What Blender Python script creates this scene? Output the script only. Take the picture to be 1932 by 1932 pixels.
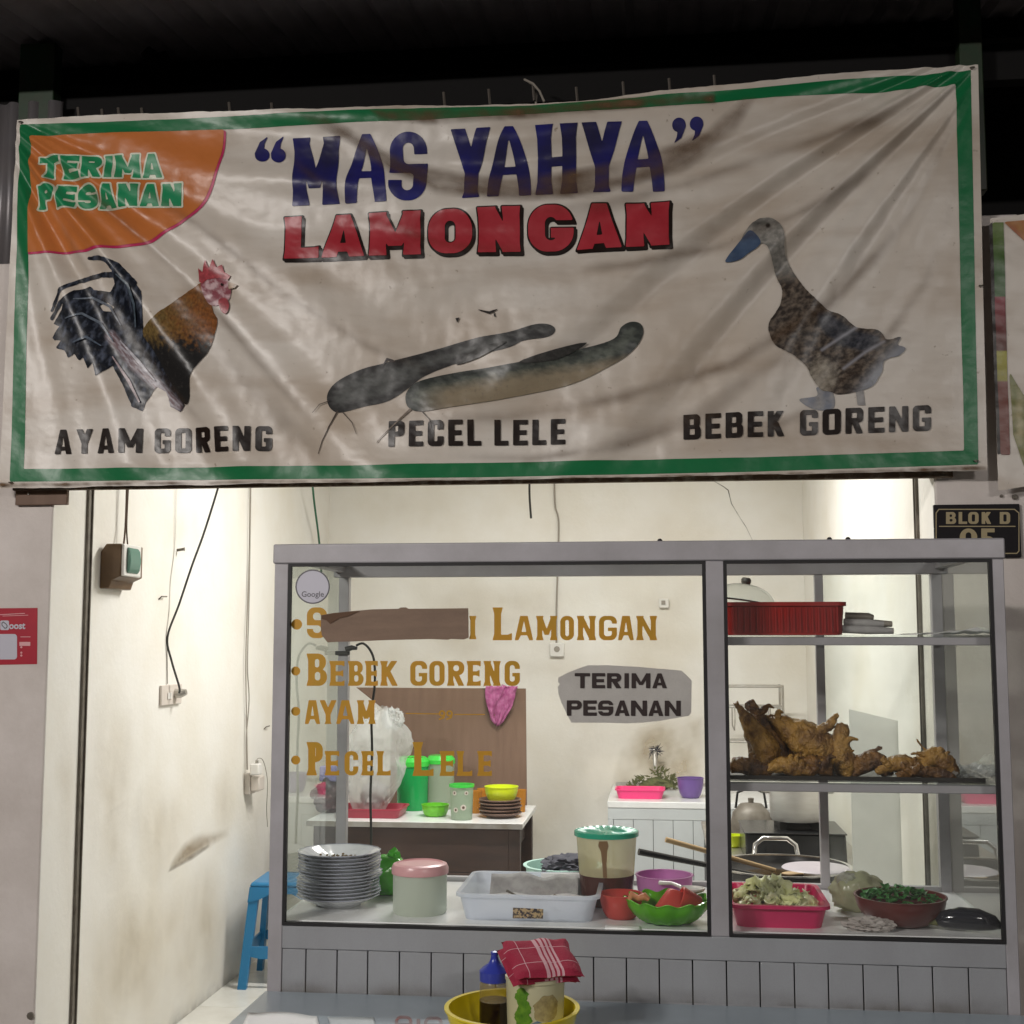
import bpy, bmesh, math, random
import numpy as np
from mathutils import Vector, Matrix, Euler, noise as mnoise

random.seed(7)
for o in list(bpy.data.objects):
    bpy.data.objects.remove(o)
scene = bpy.context.scene
COL = scene.collection
R = math.radians

# ------------------------------------------------------------------ camera
FPX, IMG = 2400.0, 1932.0
YAW, PITCH, EYE = R(6.55), R(5.75), 1.60
cam_d = bpy.data.cameras.new('camera')
cam = bpy.data.objects.new('camera', cam_d)
COL.objects.link(cam)
cam.location = (0, 0, EYE)
cam.rotation_euler = (R(90) + PITCH, 0, YAW)
cam_d.sensor_width = 36.0
cam_d.sensor_fit = 'HORIZONTAL'
cam_d.lens = 36.0 * FPX / IMG
cam_d.clip_start = 0.05
cam_d.clip_end = 200
scene.camera = cam

# ------------------------------------------------------------------ night sky
world = bpy.data.worlds.new('World')
scene.world = world
world.use_nodes = True
wn = world.node_tree
bg = wn.nodes['Background']
sky = wn.nodes.new('ShaderNodeTexSky')
sky.sky_type = 'NISHITA'
sky.sun_disc = False
sky.sun_elevation = R(-3.0)
sky.sun_rotation = R(200)
wn.links.new(sky.outputs[0], bg.inputs[0])
bg.inputs[1].default_value = 0.15

scene.view_settings.view_transform = 'Standard'
scene.view_settings.look = 'None'
scene.view_settings.gamma = 1
scene.view_settings.use_curve_mapping = False
scene.view_settings.exposure = 0.0

ROOM_LAMP_W = 74.0
LANE_LAMP_W = 295.0

# ------------------------------------------------------------------ picture -> place helpers (points on real planes)
CR = cam.rotation_euler.to_matrix()
def ray(px, py):
    return CR @ Vector(((px - IMG/2) / FPX, -(py - IMG/2) / FPX, -1.0))
def onY(px, py, Y):
    d = ray(px, py); k = Y / d.y
    return Vector((d.x*k, Y, EYE + d.z*k))
def onX(px, py, X):
    d = ray(px, py); k = X / d.x
    return Vector((X, d.y*k, EYE + d.z*k))
def onZ(px, py, Z):
    d = ray(px, py); k = (Z - EYE) / d.z
    return Vector((d.x*k, d.y*k, Z))
MX = np.array(CR)
def onY_np(px, py, Y):
    a = (px - IMG/2) / FPX; b = -(py - IMG/2) / FPX
    dx = MX[0,0]*a + MX[0,1]*b - MX[0,2]
    dy = MX[1,0]*a + MX[1,1]*b - MX[1,2]
    dz = MX[2,0]*a + MX[2,1]*b - MX[2,2]
    k = Y / dy
    return dx*k, EYE + dz*k

# ------------------------------------------------------------------ materials
MATS = {}
def M(name, col, rough=0.5, metal=0.0, col2=None, vs=6.0, lo=0.35, hi=0.7, bump=0.0, bs=80.0,
      spec=0.5, coat=0.0, detail=5.0, stretch=None, transl=0.0, transp=0.0, emit=0.0, attr=None, grain=0.0):
    m = bpy.data.materials.new(name); m.use_nodes = True
    nt = m.node_tree; N = nt.nodes; L = nt.links
    b = N['Principled BSDF']; out = N['Material Output']
    b.inputs['Roughness'].default_value = rough
    b.inputs['Metallic'].default_value = metal
    b.inputs['Specular IOR Level'].default_value = spec
    b.inputs['Coat Weight'].default_value = coat
    tc = N.new('ShaderNodeTexCoord'); vec = tc.outputs['Object']
    if stretch:
        mp = N.new('ShaderNodeMapping'); mp.inputs['Scale'].default_value = stretch
        L.new(vec, mp.inputs[0]); vec = mp.outputs[0]
    csock = None
    if attr:
        an = N.new('ShaderNodeAttribute'); an.attribute_name = attr
        csock = an.outputs['Color']
    if col2 is not None:
        nz = N.new('ShaderNodeTexNoise'); nz.inputs['Scale'].default_value = vs
        nz.inputs['Detail'].default_value = detail; nz.inputs['Roughness'].default_value = 0.6
        L.new(vec, nz.inputs['Vector'])
        mr = N.new('ShaderNodeMapRange'); mr.inputs[1].default_value = lo; mr.inputs[2].default_value = hi
        L.new(nz.outputs[0], mr.inputs[0])
        mx = N.new('ShaderNodeMix'); mx.data_type = 'RGBA'
        mx.inputs[6].default_value = (*col, 1); mx.inputs[7].default_value = (*col2, 1)
        if csock: L.new(csock, mx.inputs[6])
        L.new(mr.outputs[0], mx.inputs[0]); csock = mx.outputs[2]
    if grain > 0:
        g = N.new('ShaderNodeTexNoise'); g.inputs['Scale'].default_value = 350; g.inputs['Detail'].default_value = 2
        L.new(tc.outputs['Object'], g.inputs['Vector'])
        gm = N.new('ShaderNodeMapRange'); gm.inputs[3].default_value = 1 - grain; gm.inputs[4].default_value = 1 + grain
        L.new(g.outputs[0], gm.inputs[0])
        mg = N.new('ShaderNodeMix'); mg.data_type = 'RGBA'; mg.blend_type = 'MULTIPLY'; mg.inputs[0].default_value = 1
        if csock: L.new(csock, mg.inputs[6])
        else: mg.inputs[6].default_value = (*col, 1)
        L.new(gm.outputs[0], mg.inputs[7]); csock = mg.outputs[2]
    if csock: L.new(csock, b.inputs['Base Color'])
    else: b.inputs['Base Color'].default_value = (*col, 1)
    if bump > 0:
        nb = N.new('ShaderNodeTexNoise'); nb.inputs['Scale'].default_value = bs; nb.inputs['Detail'].default_value = 4
        L.new(vec, nb.inputs['Vector'])
        bp = N.new('ShaderNodeBump'); bp.inputs['Strength'].default_value = bump; bp.inputs['Distance'].default_value = 0.01
        L.new(nb.outputs[0], bp.inputs['Height']); L.new(bp.outputs[0], b.inputs['Normal'])
    if emit > 0:
        b.inputs['Emission Color'].default_value = (*col, 1); b.inputs['Emission Strength'].default_value = emit
    sh = b.outputs[0]
    if transl > 0:
        t = N.new('ShaderNodeBsdfTranslucent')
        if csock: L.new(csock, t.inputs[0])
        else: t.inputs[0].default_value = (*col, 1)
        ms = N.new('ShaderNodeMixShader'); ms.inputs[0].default_value = transl
        L.new(sh, ms.inputs[1]); L.new(t.outputs[0], ms.inputs[2]); sh = ms.outputs[0]
    if transp > 0:
        t = N.new('ShaderNodeBsdfTransparent')
        ms = N.new('ShaderNodeMixShader'); ms.inputs[0].default_value = transp
        L.new(sh, ms.inputs[1]); L.new(t.outputs[0], ms.inputs[2]); sh = ms.outputs[0]
    L.new(sh, out.inputs[0])
    MATS[name] = m
    return m

def glass_mat(name, tint=(0.97, 0.985, 0.975), dirt=0.03, ior=1.45):
    m = bpy.data.materials.new(name); m.use_nodes = True
    nt = m.node_tree; N = nt.nodes; L = nt.links
    out = N['Material Output']; N.remove(N['Principled BSDF'])
    tr = N.new('ShaderNodeBsdfTransparent'); tr.inputs[0].default_value = (*tint, 1)
    gl = N.new('ShaderNodeBsdfGlossy'); gl.inputs['Roughness'].default_value = 0.015
    df = N.new('ShaderNodeBsdfDiffuse'); df.inputs[0].default_value = (0.75, 0.77, 0.74, 1)
    fr = N.new('ShaderNodeFresnel'); fr.inputs[0].default_value = ior
    tc = N.new('ShaderNodeTexCoord')
    nz = N.new('ShaderNodeTexNoise'); nz.inputs['Scale'].default_value = 5; nz.inputs['Detail'].default_value = 6
    L.new(tc.outputs['Object'], nz.inputs['Vector'])
    mr = N.new('ShaderNodeMapRange'); mr.inputs[1].default_value = 0.35; mr.inputs[2].default_value = 0.8
    mr.inputs[3].default_value = dirt*0.4; mr.inputs[4].default_value = dirt*1.8
    L.new(nz.outputs[0], mr.inputs[0])
    m1 = N.new('ShaderNodeMixShader'); L.new(mr.outputs[0], m1.inputs[0]); L.new(tr.outputs[0], m1.inputs[1]); L.new(df.outputs[0], m1.inputs[2])
    ge = N.new('ShaderNodeNewGeometry'); iv = N.new('ShaderNodeMath'); iv.operation = 'SUBTRACT'; iv.inputs[0].default_value = 1.0
    L.new(ge.outputs['Backfacing'], iv.inputs[1])
    mf = N.new('ShaderNodeMath'); mf.operation = 'MULTIPLY'; L.new(fr.outputs[0], mf.inputs[0]); L.new(iv.outputs[0], mf.inputs[1])
    mk = N.new('ShaderNodeMath'); mk.operation = 'MULTIPLY'; mk.use_clamp = True; mk.inputs[1].default_value = 1.5; L.new(mf.outputs[0], mk.inputs[0])
    m2 = N.new('ShaderNodeMixShader'); L.new(mk.outputs[0], m2.inputs[0]); L.new(m1.outputs[0], m2.inputs[1]); L.new(gl.outputs[0], m2.inputs[2])
    L.new(m2.outputs[0], out.inputs[0])
    MATS[name] = m
    return m

def stain_mat(name, col, rough=0.8, vs=18, nlo=0.3, nhi=1.2):
    """thin dirt deposit: attribute 'dens' gives how much of it there is, broken up by noise"""
    m = bpy.data.materials.new(name); m.use_nodes = True
    nt = m.node_tree; N = nt.nodes; L = nt.links
    out = N['Material Output']; b = N['Principled BSDF']
    b.inputs['Base Color'].default_value = (*col, 1); b.inputs['Roughness'].default_value = rough
    tr = N.new('ShaderNodeBsdfTransparent')
    at = N.new('ShaderNodeAttribute'); at.attribute_name = 'dens'
    tc = N.new('ShaderNodeTexCoord'); nz = N.new('ShaderNodeTexNoise')
    nz.inputs['Scale'].default_value = vs; nz.inputs['Detail'].default_value = 6
    L.new(tc.outputs['Object'], nz.inputs['Vector'])
    mr = N.new('ShaderNodeMapRange'); mr.inputs[1].default_value = 0.3; mr.inputs[2].default_value = 0.7
    mr.inputs[3].default_value = nlo; mr.inputs[4].default_value = nhi
    L.new(nz.outputs[0], mr.inputs[0])
    mu = N.new('ShaderNodeMath'); mu.operation = 'MULTIPLY'; mu.use_clamp = True
    L.new(at.outputs['Fac'], mu.inputs[0]); L.new(mr.outputs[0], mu.inputs[1])
    ms = N.new('ShaderNodeMixShader')
    L.new(mu.outputs[0], ms.inputs[0]); L.new(tr.outputs[0], ms.inputs[1]); L.new(b.outputs[0], ms.inputs[2])
    L.new(ms.outputs[0], out.inputs[0])
    MATS[name] = m
    return m

M('wall_paint', (0.80, 0.78, 0.73), 0.65, col2=(0.71, 0.665, 0.57), vs=1.7, lo=0.42, hi=0.80, bump=0.12, bs=40, detail=8)
M('pillar_paint', (0.74, 0.68, 0.645), 0.75, col2=(0.55, 0.49, 0.45), vs=2.2, bump=0.15, bs=50, detail=8, grain=0.06)
M('ceiling_paint', (0.75, 0.74, 0.71), 0.8)
M('lintel_paint', (0.45, 0.43, 0.40), 0.8, col2=(0.3, 0.28, 0.26), vs=3)
M('floor_tile', (0.74, 0.73, 0.68), 0.22, col2=(0.62, 0.60, 0.54), vs=5)
M('grout', (0.32, 0.30, 0.27), 0.9)
M('concrete', (0.22, 0.21, 0.20), 0.85, col2=(0.13, 0.125, 0.12), vs=3, bump=0.2, bs=30)
M('rail_metal', (0.20, 0.18, 0.15), 0.5, 0.2, col2=(0.12, 0.10, 0.08), vs=20)
M('alu', (0.445, 0.43, 0.455), 0.40, 0.12, col2=(0.34, 0.325, 0.335), vs=5, bump=0.05, bs=14, grain=0.05)
M('alu_panel', (0.345, 0.355, 0.375), 0.38, 0.08, col2=(0.30, 0.305, 0.32), vs=5, grain=0.07, stretch=(1, 1, 0.4))
M('joint_dark', (0.015, 0.015, 0.015), 0.8)
M('rubber', (0.012, 0.011, 0.012), 0.6)
glass_mat('glass', tint=(0.99, 0.995, 0.99), dirt=0.016)
glass_mat('glass_side', tint=(0.94, 0.975, 0.955), dirt=0.03, ior=1.40)
glass_mat('glass_old', tint=(0.95, 0.97, 0.96), dirt=0.07, ior=1.35)
M('melamine', (0.78, 0.79, 0.80), 0.25, col2=(0.70, 0.70, 0.69), vs=7)
M('table_top', (0.33, 0.385, 0.43), 0.30, col2=(0.275, 0.325, 0.365), vs=4, grain=0.08, bump=0.03, bs=20)
M('table_leg', (0.25, 0.25, 0.26), 0.4, 0.8)
M('roof_metal', (0.28, 0.25, 0.265), 0.6, 0.1, col2=(0.17, 0.15, 0.155), vs=3)
M('steel_green', (0.010, 0.042, 0.018), 0.45, col2=(0.03, 0.03, 0.015), vs=6)
M('steel_dark', (0.012, 0.0115, 0.0115), 0.8, spec=0.15)
M('banner_green', (0.008, 0.155, 0.052), 0.33, spec=0.32, col2=(0.012, 0.15, 0.055), vs=3, lo=0.4, hi=0.75, bump=0.1, bs=25)
M('banner_orange', (0.56, 0.18, 0.05), 0.33, spec=0.32, col2=(0.48, 0.15, 0.035), vs=4, bump=0.1, bs=25)
M('banner_magenta', (0.50, 0.025, 0.11), 0.45)
M('banner_navy', (0.020, 0.020, 0.17), 0.33, spec=0.32, col2=(0.02, 0.018, 0.06), vs=5, bump=0.1, bs=25)
M('banner_red', (0.44, 0.04, 0.055), 0.33, spec=0.32, col2=(0.34, 0.02, 0.03), vs=7, bump=0.1, bs=25)
M('banner_black', (0.014, 0.008, 0.006), 0.33, spec=0.32, bump=0.1, bs=25)
M('banner_cream', (0.62, 0.64, 0.50), 0.4)
M('banner_letter_green', (0.012, 0.25, 0.10), 0.4, bump=0.1, bs=25)
M('banner_photo', (0.5, 0.5, 0.5), 0.33, spec=0.32, attr='Col', col2=(0.1, 0.09, 0.08), vs=90, lo=0.55, hi=1.1, bump=0.1, bs=25)
M('print_flat', (0.5, 0.5, 0.5), 0.5, attr='Col')
M('wood_batten', (0.10, 0.065, 0.04), 0.85, col2=(0.3, 0.26, 0.2), vs=25, lo=0.5, hi=0.8)
M('plywood', (0.175, 0.105, 0.07), 0.6, col2=(0.135, 0.078, 0.05), vs=8, stretch=(3, 3, 0.4), detail=7)
M('wood_dark', (0.045, 0.022, 0.015), 0.5, col2=(0.025, 0.013, 0.01), vs=8, stretch=(0.5, 3, 3))
M('gold_paint', (0.46, 0.255, 0.018), 0.45, col2=(0.54, 0.26, 0.02), vs=14)
M('cardboard', (0.24, 0.165, 0.12), 0.85, col2=(0.19, 0.13, 0.095), vs=6, stretch=(1, 1, 6), grain=0.1)
M('cardboard_dark', (0.11, 0.06, 0.035), 0.85)
M('paper_grey', (0.50, 0.48, 0.45), 0.8, col2=(0.42, 0.40, 0.375), vs=9, grain=0.08)
M('ink', (0.028, 0.016, 0.015), 0.7)
M('sticker_white', (0.54, 0.53, 0.60), 0.45)
M('sticker_grey', (0.12, 0.115, 0.13), 0.5)
M('sticker_red', (0.42, 0.012, 0.03), 0.42, col2=(0.36, 0.01, 0.03), vs=10)
M('sticker_pink', (0.70, 0.36, 0.38), 0.5)
M('sign_black', (0.012, 0.010, 0.012), 0.6, spec=0.2)
M('sign_gold', (0.36, 0.29, 0.16), 0.5)
M('black_cord', (0.03, 0.03, 0.026), 0.5)
M('grey_cord', (0.30, 0.27, 0.23), 0.6)
M('brown_cord', (0.09, 0.05, 0.03), 0.5)
M('green_cord', (0.02, 0.12, 0.06), 0.5)
M('white_plastic', (0.74, 0.72, 0.68), 0.35)
M('cream_plastic', (0.62, 0.56, 0.50), 0.4)
M('brown_plastic', (0.16, 0.095, 0.045), 0.45, col2=(0.12, 0.07, 0.035), vs=12)
M('green_lens', (0.16, 0.30, 0.24), 0.12, transl=0.2)
M('blue_plastic', (0.022, 0.19, 0.40), 0.35)
M('porcelain', (0.72, 0.74, 0.77), 0.14, coat=0.3)
M('porcelain_rim', (0.40, 0.42, 0.50), 0.2)
M('food_brown', (0.12, 0.08, 0.03), 0.8, col2=(0.2, 0.14, 0.06), vs=60)
M('jar_milky', (0.70, 0.76, 0.66), 0.35, transl=0.35, transp=0.06)
M('pink_lid', (0.72, 0.38, 0.40), 0.3)
M('green_plastic', (0.05, 0.42, 0.06), 0.2, transl=0.15)
M('green_bag', (0.06, 0.42, 0.02), 0.15, col2=(0.08, 0.50, 0.03), vs=12)
M('box_clear', (0.74, 0.78, 0.86), 0.2, transl=0.45, transp=0.35)
M('newsprint', (0.42, 0.41, 0.40), 0.8, col2=(0.30, 0.29, 0.29), vs=40)
M('paper_white', (0.80, 0.80, 0.80), 0.6)
M('steel', (0.62, 0.61, 0.60), 0.22, 0.95)
M('steel_rough', (0.55, 0.54, 0.52), 0.38, 0.9, col2=(0.4, 0.36, 0.3), vs=10)
M('teal_lid', (0.03, 0.40, 0.25), 0.25, transl=0.1)
M('amber_plastic', (0.74, 0.68, 0.40), 0.2, transl=0.45, transp=0.4)
M('sauce_brown', (0.06, 0.014, 0.009), 0.25)
M('red_plastic', (0.74, 0.10, 0.08), 0.25, transl=0.45)
M('mauve_plastic', (0.66, 0.32, 0.60), 0.3, transl=0.45)
M('dish_green', (0.15, 0.52, 0.015), 0.16, transl=0.35)
M('magenta_plastic', (0.74, 0.03, 0.16), 0.28, transl=0.25)
M('red_crate', (0.36, 0.012, 0.010), 0.35, col2=(0.28, 0.01, 0.01), vs=10)
M('terracotta', (0.13, 0.022, 0.018), 0.35, col2=(0.09, 0.015, 0.012), vs=9)
M('cabbage', (0.86, 0.87, 0.60), 0.4, col2=(0.72, 0.74, 0.30), vs=30, transl=0.12)
M('greens', (0.035, 0.15, 0.03), 0.5, col2=(0.07, 0.26, 0.06), vs=40, transl=0.15)
M('bag_clear', (0.74, 0.76, 0.75), 0.22, transl=0.4, transp=0.62, bump=0.8, bs=30)
M('bag_green_tint', (0.50, 0.52, 0.34), 0.25, transl=0.35, transp=0.1, col2=(0.38, 0.34, 0.22), vs=15)
M('eggplant', (0.010, 0.010, 0.018), 0.12, coat=0.4)
M('fried', (0.42, 0.23, 0.05), 0.34, col2=(0.13, 0.055, 0.014), vs=26, lo=0.42, hi=0.66, bump=0.9, bs=110, spec=0.5, detail=8)
M('fried_dark', (0.26, 0.125, 0.030), 0.40, col2=(0.065, 0.026, 0.010), vs=24, lo=0.4, hi=0.62, bump=0.9, bs=110, spec=0.5, detail=8)
M('tray_dark', (0.03, 0.026, 0.024), 0.45, 0.3)
M('yellow_bowl', (0.70, 0.55, 0.012), 0.28)
M('lime_bowl', (0.62, 0.72, 0.015), 0.28)
M('blue_cap', (0.035, 0.05, 0.34), 0.3)
M('bottle_amber', (0.36, 0.26, 0.07), 0.2, transl=0.2, transp=0.6)
M('soy', (0.014, 0.008, 0.006), 0.15)
M('tub_cream', (0.66, 0.64, 0.44), 0.3, transl=0.25)
M('board_brown_plate', (0.13, 0.075, 0.055), 0.4)
M('canister_green', (0.01, 0.42, 0.10), 0.22, transl=0.25)
M('canister_clear', (0.50, 0.60, 0.47), 0.2, transl=0.4, transp=0.3)
M('bright_green', (0.05, 0.55, 0.06), 0.25)
M('tray_red', (0.34, 0.03, 0.055), 0.4)
M('purple_cloth', (0.30, 0.05, 0.17), 0.8, col2=(0.42, 0.14, 0.28), vs=45)
M('dark_cloth', (0.045, 0.045, 0.06), 0.9, col2=(0.07, 0.07, 0.085), vs=20)
M('aqua_plastic', (0.50, 0.72, 0.66), 0.35, transl=0.2)
M('purple_plastic', (0.16, 0.09, 0.30), 0.3)
M('hot_pink', (0.85, 0.05, 0.22), 0.35)
M('sink_panel', (0.52, 0.55, 0.56), 0.4, col2=(0.46, 0.48, 0.49), vs=4)
M('black_enamel', (0.012, 0.012, 0.013), 0.25)
M('soot', (0.02, 0.018, 0.016), 0.9)
M('bamboo', (0.48, 0.33, 0.17), 0.6)
M('herb', (0.13, 0.13, 0.05), 0.8, col2=(0.08, 0.1, 0.03), vs=50)
M('orange_glass', (0.65, 0.30, 0.04), 0.15, transl=0.3, transp=0.3)
M('dark_bag', (0.05, 0.045, 0.05), 0.4, col2=(0.12, 0.03, 0.04), vs=9)
M('lilac_pack', (0.30, 0.30, 0.62), 0.4)
M('pink_bag', (0.75, 0.30, 0.36), 0.35, transl=0.3, transp=0.25)
M('lamp_tube', (1.0, 0.97, 0.9), 0.4, emit=9.0)
M('lamp_body', (0.7, 0.7, 0.68), 0.4)
M('corrugated', (0.20, 0.19, 0.20), 0.45, 0.4, col2=(0.22, 0.2, 0.2), vs=6)
stain_mat('stain_brown', (0.26, 0.17, 0.07), vs=25, nlo=0.75, nhi=1.1)
stain_mat('stain_grey', (0.16, 0.135, 0.10), vs=14)
stain_mat('stain_wall', (0.50, 0.40, 0.25), vs=5, nlo=0.6, nhi=1.1)
stain_mat('stain_white', (0.78, 0.79, 0.77), vs=9)
stain_mat('banner_soil_shade', (0.13, 0.07, 0.03), vs=7)  # brown dirt film, also carries the banner's painted fold shade

def cloth_red():
    m = M('red_check', (0.33, 0.018, 0.05), 0.9, bump=0.3, bs=300)
    N = m.node_tree.nodes; L = m.node_tree.links; b = N['Principled BSDF']
    tc = N.new('ShaderNodeTexCoord'); sx = N.new('ShaderNodeSeparateXYZ'); L.new(tc.outputs['Object'], sx.inputs[0])
    # a band of pale stripes across the middle of the towel, plus two thin lines
    def cmp(sock, c, eps):
        q = N.new('ShaderNodeMath'); q.operation = 'COMPARE'; q.inputs[1].default_value = c; q.inputs[2].default_value = eps
        L.new(sock, q.inputs[0]); return q.outputs[0]
    socks = [cmp(sx.outputs[0], c, w) for c, w in ((-0.002, .0042), (0.010, .0036), (0.021, .0032), (0.031, .0026), (-0.046, .0008))]
    socks += [cmp(sx.outputs[1], c, w) for c, w in ((-0.03, .0008), (0.02, .0008))]
    s = socks[0]
    for t in socks[1:]:
        q = N.new('ShaderNodeMath'); q.operation = 'MAXIMUM'; L.new(s, q.inputs[0]); L.new(t, q.inputs[1]); s = q.outputs[0]
    mx = N.new('ShaderNodeMix'); mx.data_type = 'RGBA'
    mx.inputs[6].default_value = (0.33, 0.018, 0.05, 1); mx.inputs[7].default_value = (0.62, 0.36, 0.40, 1)
    L.new(s, mx.inputs[0]); L.new(mx.outputs[2], b.inputs['Base Color'])
cloth_red()

def banner_sheet_mat():
    m = M('banner_vinyl', (0.60, 0.545, 0.485), 0.38, bump=0.12, bs=22)
    N = m.node_tree.nodes; L = m.node_tree.links; b = N['Principled BSDF']
    tc = N.new('ShaderNodeTexCoord')
    def ns(scale, vec, d=6):
        n = N.new('ShaderNodeTexNoise'); n.inputs['Scale'].default_value = scale; n.inputs['Detail'].default_value = d
        L.new(vec, n.inputs['Vector']); return n.outputs[0]
    def rng(s, a, c):
        q = N.new('ShaderNodeMapRange'); q.inputs[1].default_value = a; q.inputs[2].default_value = c; L.new(s, q.inputs[0]); return q.outputs[0]
    def mix(f, a, c):
        q = N.new('ShaderNodeMix'); q.data_type = 'RGBA'; L.new(f, q.inputs[0])
        if isinstance(a, tuple): q.inputs[6].default_value = a
        else: L.new(a, q.inputs[6])
        q.inputs[7].default_value = c; return q.outputs[2]
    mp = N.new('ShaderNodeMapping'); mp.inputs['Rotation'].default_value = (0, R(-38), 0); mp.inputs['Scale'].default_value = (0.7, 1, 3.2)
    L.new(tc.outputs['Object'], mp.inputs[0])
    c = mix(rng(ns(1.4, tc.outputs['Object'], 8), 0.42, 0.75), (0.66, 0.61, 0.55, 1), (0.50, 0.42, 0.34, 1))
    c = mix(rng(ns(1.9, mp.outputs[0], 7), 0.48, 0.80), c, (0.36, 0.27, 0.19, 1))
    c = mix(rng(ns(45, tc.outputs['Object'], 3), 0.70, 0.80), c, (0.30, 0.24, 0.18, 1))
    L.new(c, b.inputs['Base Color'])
banner_sheet_mat()

# ------------------------------------------------------------------ object helpers
def tag(o, label=None, cat=None, group=None, kind=None):
    if label: o['label'] = label
    if cat: o['category'] = cat
    if group: o['group'] = group
    if kind: o['kind'] = kind
    return o
def thing(name, label, cat, loc=(0, 0, 0), rotz=0.0, group=None, rot=None):
    o = bpy.data.objects.new(name, None); COL.objects.link(o)
    o.empty_display_size = 0.05
    o.location = loc; o.rotation_euler = rot if rot else (0, 0, rotz)
    return tag(o, label, cat, group)
def root_loc(p):
    v = Vector((0, 0, 0))
    while p is not None:
        v += p.location; p = p.parent
    return v

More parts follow.
